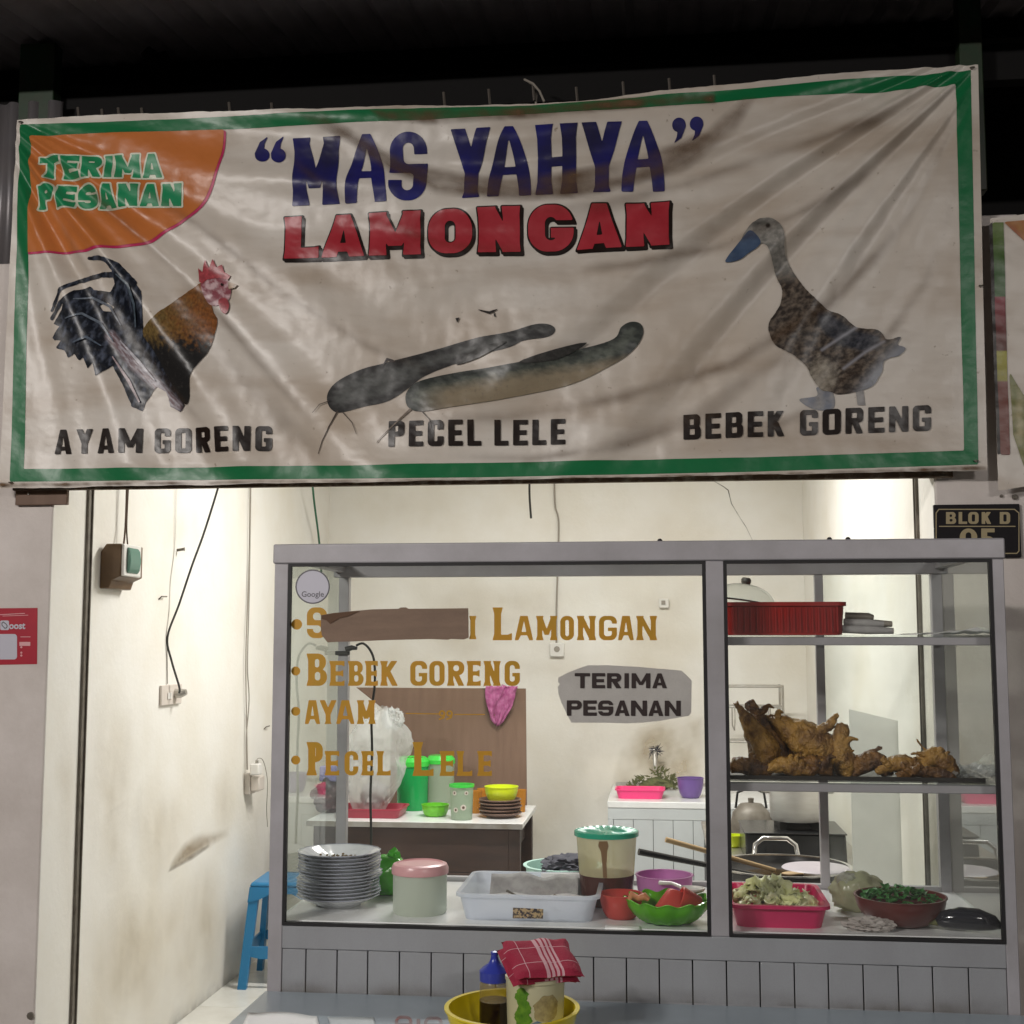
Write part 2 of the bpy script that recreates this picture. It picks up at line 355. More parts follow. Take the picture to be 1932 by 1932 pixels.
class G:
    """collects shapes, then becomes ONE mesh object"""
    def __init__(s): s.v = []; s.f = []; s.c = None
    def add(s, v, f):
        n = len(s.v); s.v += [tuple(p) for p in v]; s.f += [tuple(i + n for i in q) for q in f]; return s
    def box(s, x0, x1, y0, y1, z0, z1):
        v = [(x, y, z) for z in (z0, z1) for y in (y0, y1) for x in (x0, x1)]
        return s.add(v, [(0, 2, 3, 1), (4, 5, 7, 6), (0, 1, 5, 4), (2, 6, 7, 3), (0, 4, 6, 2), (1, 3, 7, 5)])
    def taper(s, x0, x1, y0, y1, z0, z1, k):
        cx, cy = (x0+x1)/2, (y0+y1)/2
        v = []
        for z, q in ((z0, k), (z1, 1)):
            for y in (y0, y1):
                for x in (x0, x1): v.append((cx+(x-cx)*q, cy+(y-cy)*q, z))
        return s.add(v, [(0, 2, 3, 1), (4, 5, 7, 6), (0, 1, 5, 4), (2, 6, 7, 3), (0, 4, 6, 2), (1, 3, 7, 5)])
    def lathe(s, prof, n=32, c=(0, 0, 0), wave=0.0, wn=0, wz=0.0, close=True, sx=1.0, sy=1.0):
        v = []; f = []; m = len(prof)
        for i in range(n):
            a = 2*math.pi*i/n
            for r, z in prof:
                w = 1 + (wave*math.cos(wn*a) if wn else 0)
                zz = z + (wz*math.cos(wn*a)*(z > prof[0][1] + 0.3*(max(p[1] for p in prof)-prof[0][1])) if wn else 0)
                v.append((c[0]+r*w*math.cos(a)*sx, c[1]+r*w*math.sin(a)*sy, c[2]+zz))
        for i in range(n):
            j = (i+1) % n
            for k in range(m-1): f.append((i*m+k, j*m+k, j*m+k+1, i*m+k+1))
        if close:
            f.append(tuple(i*m for i in range(n))[::-1])
            f.append(tuple(i*m+m-1 for i in range(n)))
        return s.add(v, f)
    def tube(s, pts, r, n=8, caps=True):
        pts = [Vector(p) for p in pts]; m = len(pts)
        rr = r if isinstance(r, (list, tuple)) else [r]*m
        t0 = (pts[1]-pts[0]).normalized()
        up = Vector((0, 0, 1)) if abs(t0.z) < 0.9 else Vector((1, 0, 0))
        nrm = t0.cross(up).normalized(); v = []
        for i, p in enumerate(pts):
            t = (pts[min(i+1, m-1)] - pts[max(i-1, 0)]).normalized()
            nrm = (nrm - t*nrm.dot(t)).normalized(); b = t.cross(nrm)
            for k in range(n):
                a = 2*math.pi*k/n
                v.append(p + (nrm*math.cos(a) + b*math.sin(a))*rr[i])
        f = []
        for i in range(m-1):
            for k in range(n):
                q = (k+1) % n
                f.append((i*n+k, i*n+q, (i+1)*n+q, (i+1)*n+k))
        if caps:
            f.append(tuple(range(n))[::-1]); f.append(tuple((m-1)*n+k for k in range(n)))
        return s.add(v, f)
    def prism(s, pts, d):
        """closed 3-D outline pushed along vector d"""
        d = Vector(d); a = [Vector(p) for p in pts]; n = len(a)
        f = [tuple(range(n))[::-1], tuple(range(n, 2*n))]
        f += [(i, (i+1) % n, n+(i+1) % n, n+i) for i in range(n)]
        return s.add(a + [p+d for p in a], f)
    def sheet(s, fn, nu, nv, th=0.0):
        """grid surface fn(u,v) -> point"""
        v = [fn(i/nu, j/nv) for j in range(nv+1) for i in range(nu+1)]
        f = [(j*(nu+1)+i, j*(nu+1)+i+1, (j+1)*(nu+1)+i+1, (j+1)*(nu+1)+i) for j in range(nv) for i in range(nu)]
        return s.add(v, f)
    def blob(s, c, rad, seed=0, amp=0.25, fr=2.0, sub=3, ridge=False):
        bm = bmesh.new(); bmesh.ops.create_icosphere(bm, subdivisions=sub, radius=1.0)
        off = Vector((seed*3.7, seed*1.3, seed*5.1)); v = []
        for q in bm.verts:
            p = q.co.copy(); h = mnoise.fractal(p*fr+off, 0.8, 2.0, 4)
            if ridge: h = 0.5-abs(h)*1.6
            p = p*(1+amp*h)
            v.append((c[0]+p.x*rad[0], c[1]+p.y*rad[1], c[2]+p.z*rad[2]))
        f = [tuple(x.index for x in q.verts) for q in bm.faces]
        bm.free(); return s.add(v, f)
    def obj(s, name, mat, parent=None, smooth=30, world=False, bevel=0.0, solid=0.0, seg=2, sub=0):
        me = bpy.data.meshes.new(name)
        v = s.v
        if world and parent is not None:
            o0 = root_loc(parent); v = [(p[0]-o0.x, p[1]-o0.y, p[2]-o0.z) for p in v]
        me.from_pydata(v, [], s.f); me.validate(); me.update()
        bm = bmesh.new(); bm.from_mesh(me); bmesh.ops.recalc_face_normals(bm, faces=bm.faces); bm.to_mesh(me); bm.free()
        me.materials.append(MATS[mat] if isinstance(mat, str) else mat)
        if smooth:
            me.polygons.foreach_set('use_smooth', [True]*len(me.polygons))
            me.set_sharp_from_angle(angle=R(smooth))
        o = bpy.data.objects.new(name, me); COL.objects.link(o)
        if parent is not None: o.parent = parent
        if solid:
            q = o.modifiers.new('thick', 'SOLIDIFY'); q.thickness = solid; q.offset = 0
        if bevel:
            q = o.modifiers.new('bevel', 'BEVEL'); q.width = bevel; q.segments = seg; q.limit_method = 'ANGLE'
        if sub:
            q = o.modifiers.new('sub', 'SUBSURF'); q.levels = sub; q.render_levels = sub
        return o

def copy_thing(o, loc=None, rotz=None, label=None, parent=None):
    c = o.copy(); COL.objects.link(c); c.parent = parent
    if loc is not None: c.location = loc
    if rotz is not None: c.rotation_euler = (0, 0, rotz)
    if label: c['label'] = label
    for ch in list(o.children): copy_thing(ch, parent=c)
    return c

# ------------------------------------------------------------------ flat print: distance fields -> clean meshes
def sd_poly(pts, X, Y):
    P = [(float(a), float(b)) for a, b in pts]; n = len(P)
    d = (X-P[0][0])**2 + (Y-P[0][1])**2; s = np.ones_like(X)
    j = n-1
    for i in range(n):
        ex, ey = P[j][0]-P[i][0], P[j][1]-P[i][1]
        wx, wy = X-P[i][0], Y-P[i][1]
        t = np.clip((wx*ex+wy*ey)/max(ex*ex+ey*ey, 1e-12), 0, 1)
        d = np.minimum(d, (wx-ex*t)**2+(wy-ey*t)**2)
        c1 = Y >= P[i][1]; c2 = Y < P[j][1]; c3 = ex*wy > ey*wx
        s = np.where((c1 & c2 & c3) | (~c1 & ~c2 & ~c3), -s, s)
        j = i
    return s*np.sqrt(d)
def sd_rr(x0, y0, x1, y1, r, X, Y):
    r = max(0.0, min(r, (x1-x0)/2, (y1-y0)/2))
    qx = np.abs(X-(x0+x1)/2)-(x1-x0)/2+r; qy = np.abs(Y-(y0+y1)/2)-(y1-y0)/2+r
    return np.minimum(np.maximum(qx, qy), 0)+np.hypot(np.maximum(qx, 0), np.maximum(qy, 0))-r
def sd_seg(a, b, r0, r1, X, Y):
    ex, ey = b[0]-a[0], b[1]-a[1]; wx, wy = X-a[0], Y-a[1]
    t = np.clip((wx*ex+wy*ey)/max(ex*ex+ey*ey, 1e-12), 0, 1)
    return np.hypot(wx-ex*t, wy-ey*t)-(r0+(r1-r0)*t)
def sd_line(pts, r, X, Y):
    rr = r if isinstance(r, (list, tuple)) else [r]*len(pts)
    F = None
    for i in range(len(pts)-1):
        q = sd_seg(pts[i], pts[i+1], rr[i], rr[i+1], X, Y); F = q if F is None else np.minimum(F, q)
    return F
def march(F, xs, ys):
    ins = F < 0
    anyc = ins[:-1, :-1] | ins[1:, :-1] | ins[:-1, 1:] | ins[1:, 1:]
    vid = {}; V = []; faces = []
    def corner(j, i):
        k = (j, i)
        if k not in vid: vid[k] = len(V); V.append((xs[i], ys[j]))
        return vid[k]
    def edge(a, b):
        k = (a, b) if a < b else (b, a)
        if k not in vid:
            fa, fb = F[k[0]], F[k[1]]; t = fa/(fa-fb)
            x = xs[k[0][1]]+(xs[k[1][1]]-xs[k[0][1]])*t; y = ys[k[0][0]]+(ys[k[1][0]]-ys[k[0][0]])*t
            vid[k] = len(V); V.append((x, y))
        return vid[k]
    for j, i in np.argwhere(anyc):
        j = int(j); i = int(i)
        cs = [(j, i), (j, i+1), (j+1, i+1), (j+1, i)]
        st = [bool(ins[c]) for c in cs]
        if all(st): faces.append(tuple(corner(*c) for c in cs)); continue
        q = []
        for k in range(4):
            if st[k]: q.append(corner(*cs[k]))
            if st[k] != st[(k+1) % 4]: q.append(edge(cs[k], cs[(k+1) % 4]))
        if len(q) >= 3: faces.append(tuple(q))
    return V, faces

def poly_field(pts, cell, pad=0.0):
    xs = np.arange(min(p[0] for p in pts)-2*cell-pad, max(p[0] for p in pts)+2*cell+pad, cell)
    ys = np.arange(min(p[1] for p in pts)-2*cell-pad, max(p[1] for p in pts)+2*cell+pad, cell)
    X, Y = np.meshgrid(xs, ys); return xs, ys, X, Y

def glyph(ch, W, s, X, Y):
    t, h, e, r, p = s['t'], s['h'], s.get('e', 0), s['r'], s.get('p', 1.0)
    ops = []
    A = lambda q: ops.append((1, q)); D = lambda q: ops.append((-1, q))
    po = lambda pts: sd_poly(pts, X, Y)
    rr = lambda a, b, c, d, q=r: sd_rr(a, b, c, d, q, X, Y)
    rc = lambda a, b, c, d: sd_rr(a, b, c, d, 0, X, Y)
    ri = max(r-t*0.7, 0.02)
    def stem(x, y0=0.0, y1=1.0, b=1, u=1):
        k = 0.2*(y1-y0)
        A(po([(x-e*b, y0), (x+t+e*b, y0), (x+t, y0+k), (x+t, y1-k), (x+t+e*u, y1), (x-e*u, y1), (x, y1-k), (x, y0+k)]))
    def bar(x0, x1, y):
        A(po([(x0, y), (x1-0.12, y), (x1, y-e), (x1, y+h+e), (x1-0.12, y+h), (x0, y+h)]))
    def quad(a, b, w=t):
        dx, dy = b[0]-a[0], b[1]-a[1]; L = math.hypot(dx, dy); nx, ny = -dy/L*w/2, dx/L*w/2
        A(po([(a[0]+nx, a[1]+ny), (b[0]+nx, b[1]+ny), (b[0]-nx, b[1]-ny), (a[0]-nx, a[1]-ny)]))
    if ch == 'A':
        ap = t*s.get('apex', 0.5); hc = h*1.25
        yy = [i/14 for i in range(15)]
        L_ = [((W/2-ap)*y**p, y) for y in yy]
        A(po(L_+[(W-x, y) for x, y in L_[::-1]]))
        xi = lambda y: t+(W/2-t)*min(1, y/(1-hc))**p
        yb = s.get('abar', 0.2); ys_ = [i/8*yb for i in range(9)]
        D(po([(xi(y)-e*(1-y/yb), y) for y in ys_]+[(W-xi(y)+e*(1-y/yb), y) for y in ys_[::-1]]))
        y2 = [yb+h*0.85+(1-hc-yb-h*0.85)*i/8 for i in range(9)]
        D(po([(xi(y), y) for y in y2]+[(W-xi(y), y) for y in y2[::-1][1:]]))
    elif ch == 'B':
        stem(e); A(rr(e, 0.46, W*0.95, 1, r)); A(rr(e, 0, W, 0.54, r)); A(rc(e, 0, e+t, 1))
        D(rr(e+t, h, W-t, 0.5-h*0.42, ri)); D(rr(e+t, 0.5+h*0.42, W*0.95-t, 1-h, ri))
    elif ch in 'OCG':
        A(rr(0, 0, W, 1, r)); D(rr(t, h, W-t, 1-h, ri))
        if ch == 'C': D(rc(W*0.5, 0.37, W+0.1, 0.63))
        if ch == 'G':
            D(rc(W*0.5, 0.52, W+0.1, 0.68)); A(rc(W*0.5, 0.52-h*0.85, W-0.02, 0.52))
    elif ch == 'D':
        stem(e); A(rr(e, 0, W, 1, r)); A(rc(e, 0, e+t, 1)); D(rr(e+t, h, W-t, 1-h, ri))
    elif ch == 'E':
        stem(e); bar(e, W, 0); bar(e, W*0.92, 0.5-h/2); bar(e, W, 1-h)
    elif ch == 'H':
        stem(e); stem(W-e-t); A(rc(e, 0.42, W-e, 0.42+h))
    elif ch == 'I':
        stem((W-t)/2)
    elif ch == 'K':
        stem(e); quad((e+t*0.6, 0.42), (W-t*0.62, 1.06)); quad((W*0.45, 0.52), (W-t*0.55, -0.06))
    elif ch == 'L':
        stem(e); bar(e, W, 0)
    elif ch == 'M':
        stem(e); stem(W-e-t)
        A(po([(e, 1), (e+t*0.95, 1), (W/2+t*0.42, 0.22), (W/2-t*0.42, 0.22)]))
        A(po([(W-e, 1), (W-e-t*0.95, 1), (W/2-t*0.42, 0.22), (W/2+t*0.42, 0.22)]))
    elif ch == 'N':
        stem(e); stem(W-e-t); A(po([(e, 1), (e+t, 1), (W-e, 0), (W-e-t, 0)]))
    elif ch == 'P':
        stem(e); A(rr(e, 0.40, W, 1, r)); A(rc(e, 0.4, e+t, 1)); D(rr(e+t, 0.40+h, W-t, 1-h, ri))
    elif ch == 'R':
        stem(e); A(rr(e, 0.42, W*0.97, 1, r)); A(rc(e, 0.42, e+t, 1)); D(rr(e+t, 0.42+h, W*0.97-t, 1-h, ri)); quad((W*0.48, 0.5), (W-t*0.55, -0.05))
    elif ch == 'S':
        A(rr(0, 0, W, 1, r)); D(rr(t*0.95, 0.5+h/2, W-t*0.95, 1-h, ri)); D(rr(t*0.95, h, W-t*0.95, 0.5-h/2, ri))
        D(rc(W*0.5, 0.5+h/2, W+0.1, 0.70)); D(rc(-0.1, 0.30, W*0.5, 0.5-h/2))
    elif ch == 'T':
        stem((W-t)/2); A(po([(0, 1), (W, 1), (W, 1-h-e), (W-0.1, 1-h), (0.1, 1-h), (0, 1-h-e)]))
    elif ch == 'Y':
        yj = s.get('yj', 0.42)
        quad((t*0.5, 1.06), (W/2, yj)); quad((W-t*0.5, 1.06), (W/2, yj)); stem((W-t)/2, 0, yj+0.06, 1, 0)
    elif ch == '0':
        A(rr(0, 0, W, 1, r)); D(rr(t, h, W-t, 1-h, ri))
    elif ch == '5':
        A(rc(0.03, 1-h, W*0.95, 1)); A(rc(0.03, 0.5, 0.03+t, 1)); A(rr(0, 0, W, 0.66, r)); D(rr(t, h, W-t, 0.66-h, ri)); D(rc(-0.1, 0.25, W*0.5, 0.42))
    elif ch == '“' or ch == '”':
        for cx in (W*0.25, W*0.75):
            if ch == '“':
                A(np.hypot(X-cx, Y-0.3)-0.27); A(sd_line([(cx-0.12, 0.35), (cx-0.02, 0.75), (cx+0.16, 0.97)], [0.16, 0.10, 0.02], X, Y))
            else:
                A(np.hypot(X-cx, Y-0.7)-0.27); A(sd_line([(cx+0.12, 0.65), (cx+0.02, 0.25), (cx-0.16, 0.03)], [0.16, 0.10, 0.02], X, Y))
    F = np.full_like(X, 9.0)
    for sg, q in ops: F = np.minimum(F, q) if sg > 0 else np.maximum(F, -q)
    return np.maximum(F, sd_rr(0, 0, W, 1, 0, X, Y))

WID = {'M': 1.28, 'I': 0.42, 'N': 1.06, 'W': 1.3, 'E': 0.9, 'L': 0.86, 'T': 1.05}
def spans(text, x0, x1, gap):
    w = [WID.get(c, 1.0) for c in text]; tot = sum(w); k = (x1-x0-gap*(len(text)-1))/tot
    out = []; x = x0
    for c, q in zip(text, w): out.append((c, x, x+q*k)); x += q*k+gap
    return out
def letters(g, items, top, bot, st, mapf, cell=1.3, grow=0.0, shift=(0, 0)):
    """items [(char, px left, px right)], top/bot: lines (xa,ya,xb,yb) in picture units; mapf: arrays -> points"""
    ln = lambda l, x: l[1]+(l[3]-l[1])*(x-l[0])/(l[2]-l[0])
    for ch, a, b in items:
        H = ln(bot, (a+b)/2)-ln(top, (a+b)/2); W = (b-a)/H; c = cell/H
        xs = np.arange(-grow-2*c, W+grow+3*c, c); ys = np.arange(-grow-2*c, 1+grow+3*c, c)
        X, Y = np.meshgrid(xs, ys)
        V, f = march(glyph(ch, W, st, X, Y)-grow, xs, ys)
        if not V: continue
        V = np.array(V); px = a+V[:, 0]*H+shift[0]
        tp = top[1]+(top[3]-top[1])*(px-top[0])/(top[2]-top[0]); bt = bot[1]+(bot[3]-bot[1])*(px-bot[0])/(bot[2]-bot[0])
        py = bt+(tp-bt)*V[:, 1]+shift[1]
        g.add(mapf(px, py), f)
    return g
def patch(g, F, xs, ys, mapf):
    V, f = march(F, xs, ys); V = np.array(V); g.add(mapf(V[:, 0], V[:, 1]), f); return V
def paint(o, cols, name='Col'):
    a = o.data.color_attributes.new(name, 'FLOAT_COLOR', 'POINT')
    a.data.foreach_set('color', np.asarray(cols, dtype=np.float32).ravel())
def dens(o, vals):
    a = o.data.attributes.new('dens', 'FLOAT', 'POINT'); a.data.foreach_set('value', np.asarray(vals, dtype=np.float32))
def fbm(x, y, seed=0):
    rs = np.random.RandomState(seed); s = 0*x; a = 1.0; k = 1.0
    for o in range(5):
        for q in range(3):
            th = rs.uniform(0, 6.28); s = s+a*np.sin((x*math.cos(th)+y*math.sin(th))*k*rs.uniform(0.8, 1.3)+rs.uniform(0, 6.28))
        a *= 0.55; k *= 2.0
    return s/3.0

# ================================================================== THE PLACE
YP = 4.08                       # front face of the pillars
XWL, XWR = -2.03, 0.862         # inner faces of the side walls
YB = 7.70                       # back wall
YCF = 3.12                      # front of the display cabinet
YCR = 3.74                      # its rear

# ------------------------------------------------------------------ ground and floor
tag(G().box(-30, 30, -30, 30, -0.30, -0.12).obj('ground', 'concrete'), kind='structure')
floor = tag(G().box(-2.31, 1.145, YP-0.02, YB+0.1, -0.13, -0.008).obj('floor', 'grout'), kind='structure')
tile0 = None
x = XWL
while x < XWR-0.02:
    y = YP
    while y < YB-0.02:
        w = min(0.30, XWR-x); l = min(0.30, YB-y)
        if tile0 is None or w < 0.299 or l < 0.299:
            t_ = G().box(0.0015, w-0.0015, 0.0015, l-0.0015, -0.012, 0.0).obj('tile', 'floor_tile', floor, bevel=0.001, seg=1)
            if tile0 is None: tile0 = t_
        else:
            t_ = tile0.copy(); COL.objects.link(t_); t_.parent = floor
        t_.location = (x, y, 0)
        y += 0.30
    x += 0.30

# ------------------------------------------------------------------ kiosk shell
kiosk = thing('market_kiosk', 'cream walled market kiosk bay lit from inside, behind the glass display cabinet', 'kiosk', (XWL, YP, 0))
def K(g, name, mat, **k): return g.obj(name, mat, kiosk, world=True, **k)
K(G().box(XWL-0.12, XWL, YP+0.001, YB, -0.1, 2.98), 'wall', 'wall_paint')
K(G().box(XWR, XWR+0.12, YP+0.001, YB, -0.1, 2.98), 'wall', 'wall_paint')
K(G().box(XWL-0.12, XWR+0.12, YB, YB+0.12, -0.1, 2.98), 'wall', 'wall_paint')
K(G().box(XWL-0.12, XWR+0.12, YP+0.16, YB+0.12, 2.98, 3.06), 'ceiling', 'ceiling_paint')
ztl = onY(20, 497, YP).z
K(G().box(XWL-0.45, XWL-0.002, YP-0.003, YP+0.30, -0.12, ztl), 'pillar', 'pillar_paint', bevel=0.006)
zpr = onY(1890, 405, YP).z
K(G().box(XWR+0.002, 1.148, YP-0.003, YP+0.30, -0.12, zpr), 'pillar', 'pillar_paint', bevel=0.006)
K(G().box(XWL, XWR, YP+0.02, YP+0.15, 2.16, 3.20), 'lintel', 'lintel_paint')
# shutter guide rails on both side walls: an open channel each
for sx, X in ((1, XWL), (-1, XWR)):
    a = onX(153, 1400, XWL).y
    g = G()
    g.box(min(X, X+sx*0.010), max(X, X+sx*0.010), a-0.020, a-0.014, 0.0, 2.9)
    g.box(min(X, X+sx*0.010), max(X, X+sx*0.010), a+0.014, a+0.020, 0.0, 2.9)
    g.box(min(X+sx*0.001, X+sx*0.004), max(X+sx*0.001, X+sx*0.004), a-0.014, a+0.014, 0.0, 2.9)
    K(g, 'shutter_rail', 'rail_metal')
# plywood scrap under the banner's corner, with its screw
p0, p1 = onY(30, 923, YP-0.02), onY(126, 952, YP-0.02)
sc = thing('plywood_scrap', 'small brown plywood scrap nailed under the left bottom corner of the banner', 'board', (p0.x, YP-0.004, p1.z))
G().box(p0.x-0.0, p1.x, YP-0.022, YP-0.004, p1.z, p0.z+0.05).obj('panel', 'plywood', sc, world=True, bevel=0.002)
q = onY(55, 932, YP-0.02)
G().tube([(q.x, YP-0.026, q.z), (q.x, YP-0.018, q.z)], 0.004, 8).obj('screw', 'steel', sc, world=True)

def wall_stain(mat, pts, cell, mapf, dfn):
    xs, ys, X, Y = poly_field(pts, cell); F = sd_poly(pts, X, Y)
    g = G(); V = patch(g, F, xs, ys, mapf)
    d = sd_poly(pts, V[:, 0], V[:, 1])
    o = g.obj('stain', mat, kiosk, world=True, smooth=0); dens(o, dfn(V[:, 0], V[:, 1], -d)); return o
def leftmap(off=0.0015):
    def f(px, py): return [onX(a, b, XWL+off) for a, b in zip(px, py)]
    return f
def backmap(off=0.0015):
    def f(px, py): return [onY(a, b, YB-off) for a, b in zip(px, py)]
    return f
# grease mark where a shelf used to rub, and general grime on the left wall
wall_stain('stain_brown', [(316, 1645), (322, 1625), (345, 1590), (370, 1570), (410, 1565), (432, 1560), (432, 1578), (400, 1598), (360, 1625), (322, 1645)], 2.5, leftmap(),
           lambda x, y, d: np.clip(d/14, 0, 1)*np.clip((y-1552)/50, 0, 1)*0.55)
wall_stain('stain_grey', [(315, 1648), (322, 1635), (360, 1612), (394, 1592), (397, 1598), (365, 1622), (325, 1643)], 2, leftmap(0.002),
           lambda x, y, d: np.clip(d/5, 0, 1)*0.5)
wall_stain('stain_wall', [(165, 1560), (250, 1500), (330, 1640), (440, 1600), (445, 1860), (352, 1930), (140, 2100), (150, 1800)], 7, leftmap(0.0012),
           lambda x, y, d: np.clip(d/90, 0, 1)*(0.12+0.09*np.clip(fbm(x/30, y/90, 4), -1, 1)))
wall_stain('stain_grey', [(300, 1990), (330, 1880), (420, 1790), (443, 1780), (443, 1866), (352, 1931), (250, 2010)], 4, leftmap(0.0018),
           lambda x, y, d: np.clip(1-np.abs(y-(1868+(442-x)*0.711))/60, 0, 1)**2*0.55*np.clip(d/8, 0, 1))
# stain behind the tap on the back wall, and a thin plaster crack
wall_stain('stain_wall', [(1150, 1490), (1165, 1420), (1200, 1370), (1260, 1345), (1330, 1350), (1340, 1495), (1240, 1500)], 4, backmap(),
           lambda x, y, d: np.clip(d/45, 0, 1)*0.45*(1+0.5*np.clip(fbm(x/15, y/15, 9), -1, 1)))
cr = [(1335, 880), (1342, 905), (1365, 918), (1374, 925), (1380, 950), (1395, 975), (1408, 995), (1420, 1020)]
g = G(); xs, ys, X, Y = poly_field(cr, 0.8); patch(g, sd_line(cr, [1.0, .9, .9, 1.0, .8, .8, .7, .6], X, Y), xs, ys, backmap(0.001))
o = g.obj('crack', 'stain_grey', kiosk, world=True, smooth=0); dens(o, [0.6]*len(g.v))
# yellowish seep marks high on the back wall
wall_stain('stain_wall', [(760, 1090), (900, 1080), (1100, 1085), (1320, 1090), (1325, 1290), (1200, 1330), (900, 1300), (770, 1200)], 8, backmap(0.0012),
           lambda x, y, d: np.clip(d/50, 0, 1)*0.10*(1+np.clip(fbm(x/60, y/40, 12), -1, 1)))

for sd_, (cx_, cy_, rx_, ry_, dn_) in enumerate(((210, 1480, 60, 210, .16), (300, 1560, 55, 120, .15), (390, 1740, 45, 130, .20), (240, 1800, 70, 120, .18), (420, 1520, 25, 90, .12), (130, 1500, 30, 300, .10), (350, 1000, 60, 60, .08))):
    pp = [(cx_+rx_*math.cos(k_*math.pi/10), cy_+ry_*math.sin(k_*math.pi/10)) for k_ in range(20)]
    wall_stain('stain_wall', pp, 5, leftmap(0.0022+0.0002*sd_), lambda x, y, d: np.clip(1-np.hypot((x-cx_)/rx_, (y-cy_)/ry_), 0, 1)*dn_*1.25*(1+0.6*np.clip(fbm(x/10, y/60, sd_), -1, 1)))
for sd_, (cx_, cy_, rx_, ry_, dn_) in enumerate(((1100, 1440, 100, 150, .14), (1010, 1560, 60, 110, .16), (1200, 1010, 200, 70, .10), (800, 960, 160, 60, .09), (1440, 1180, 60, 130, .12))):
    pp = [(cx_+rx_*math.cos(k_*math.pi/10), cy_+ry_*math.sin(k_*math.pi/10)) for k_ in range(20)]
    wall_stain('stain_wall', pp, 6, backmap(0.0022+0.0002*sd_), lambda x, y, d: np.clip(1-np.hypot((x-cx_)/rx_, (y-cy_)/ry_), 0, 1)*dn_*0.8*(1+0.6*np.clip(fbm(x/20, y/30, sd_), -1, 1)))

# ------------------------------------------------------------------ lamps of the place
lamp = thing('tube_lamp', 'white fluorescent tube lamp on the kiosk ceiling behind the banner', 'lamp', (-0.45, 5.45, 2.98))
G().box(-0.64, 0.64, -0.03, 0.03, -0.045, 0).obj('lamp_body', 'lamp_body', lamp, bevel=0.004)
G().tube([(-0.60, 0, -0.062), (0.60, 0, -0.062)], 0.013, 12).obj('tube', 'lamp_tube', lamp)
def add_light(name, parent, loc, watts, sx, sy, col, rot=(0, 0, 0)):
    ld = bpy.data.lights.new(name, 'AREA'); ld.shape = 'RECTANGLE'; ld.size = sx; ld.size_y = sy; ld.energy = watts; ld.color = col
    lo = bpy.data.objects.new(name, ld); COL.objects.link(lo); lo.parent = parent; lo.location = loc; lo.rotation_euler = rot
    return lo
add_light('tube_light', lamp, (0, 0, -0.08), ROOM_LAMP_W, 1.2, 0.05, (1.0, 0.985, 0.945))
for i, (lx, ly) in enumerate(((-3.1, -0.9), (2.6, -2.6))):
    ll = thing('tube_lamp', ['white fluorescent tube lamp on a post across the lane, left', 'white fluorescent tube lamp on a post across the lane, right'][i],
               'lamp', (lx, ly, -0.12))
    G().tube([(0, 0, 0), (0, 0, 3.85)], 0.03, 10).obj('post', 'steel_green', ll)
    G().box(-0.64, 0.64, 0.031, 0.09, 3.72, 3.80).obj('lamp_body', 'lamp_body', ll, bevel=0.004)
    G().tube([(-0.60, 0.105, 3.76), (0.60, 0.105, 3.76)], 0.013, 12).obj('tube', 'lamp_tube', ll)
    add_light('tube_light', ll, (0, 0.125, 3.75), LANE_LAMP_W*(0.66, 0.34)[i], 1.2, 0.06, (1.0, 0.945, 0.90), (R(70), 0, (R(-28), R(18))[i]))

# ------------------------------------------------------------------ awning: corrugated roof, beam, posts, braces
aw = thing('steel_awning', 'dark corrugated steel awning on green posts above the banner', 'awning', (0, YP+0.3, 3.2))
def roofz(y): return 3.95-0.143*(5.4-y)
g = G(); n = 240
v = []
for j, y in enumerate((3.3, 5.5)):
    for i in range(n+1):
        x = -4.0+7.0*i/n
        v.append((x, y, roofz(y)+0.012*math.sin(x*2*math.pi/0.076)))
g.add(v, [(i, i+1, n+2+i, n+1+i) for i in range(n)])
g.obj('roof_sheet', 'roof_metal', aw, world=True, smooth=60)
for y in (3.45, 4.55, 5.35):
    G().box(-4, 3, y-0.03, y+0.03, roofz(y)-0.09, roofz(y)-0.014).obj('purlin', 'steel_dark', aw, world=True)
zb0, zb1 = onY(900, 205, 4.30).z, onY(900, 140, 4.30).z
G().box(-4, 3, 4.27, 4.33, zb0, zb1).obj('beam', 'steel_dark', aw, world=True)
G().box(-4, 3, 5.42, 5.48, 3.09, roofz(5.4)-0.02).obj('gable_board', 'steel_dark', aw, world=True)
for pxa, pxb in ((46, 112), (1806, 1850)):
    a, b = onY(pxa, 150, 4.24), onY(pxb, 150, 4.24)
    G().box(a.x, b.x, 4.20, 4.26, 3.07, roofz(4.2)-0.02).obj('post', 'steel_green', aw, world=True, bevel=0.004)
for (xa, ya, xb, yb) in ((205, -40, 335, 175), (1735, 60, 1690, 150)):
    a, b = onY(xa, ya, 4.42), onY(xb, yb, 4.42)
    G().tube([a, b], 0.045, 4).obj('brace', 'steel_dark', aw, world=True)
a, b = onY(10, 60, 4.42), onY(1500, -10, 4.42)
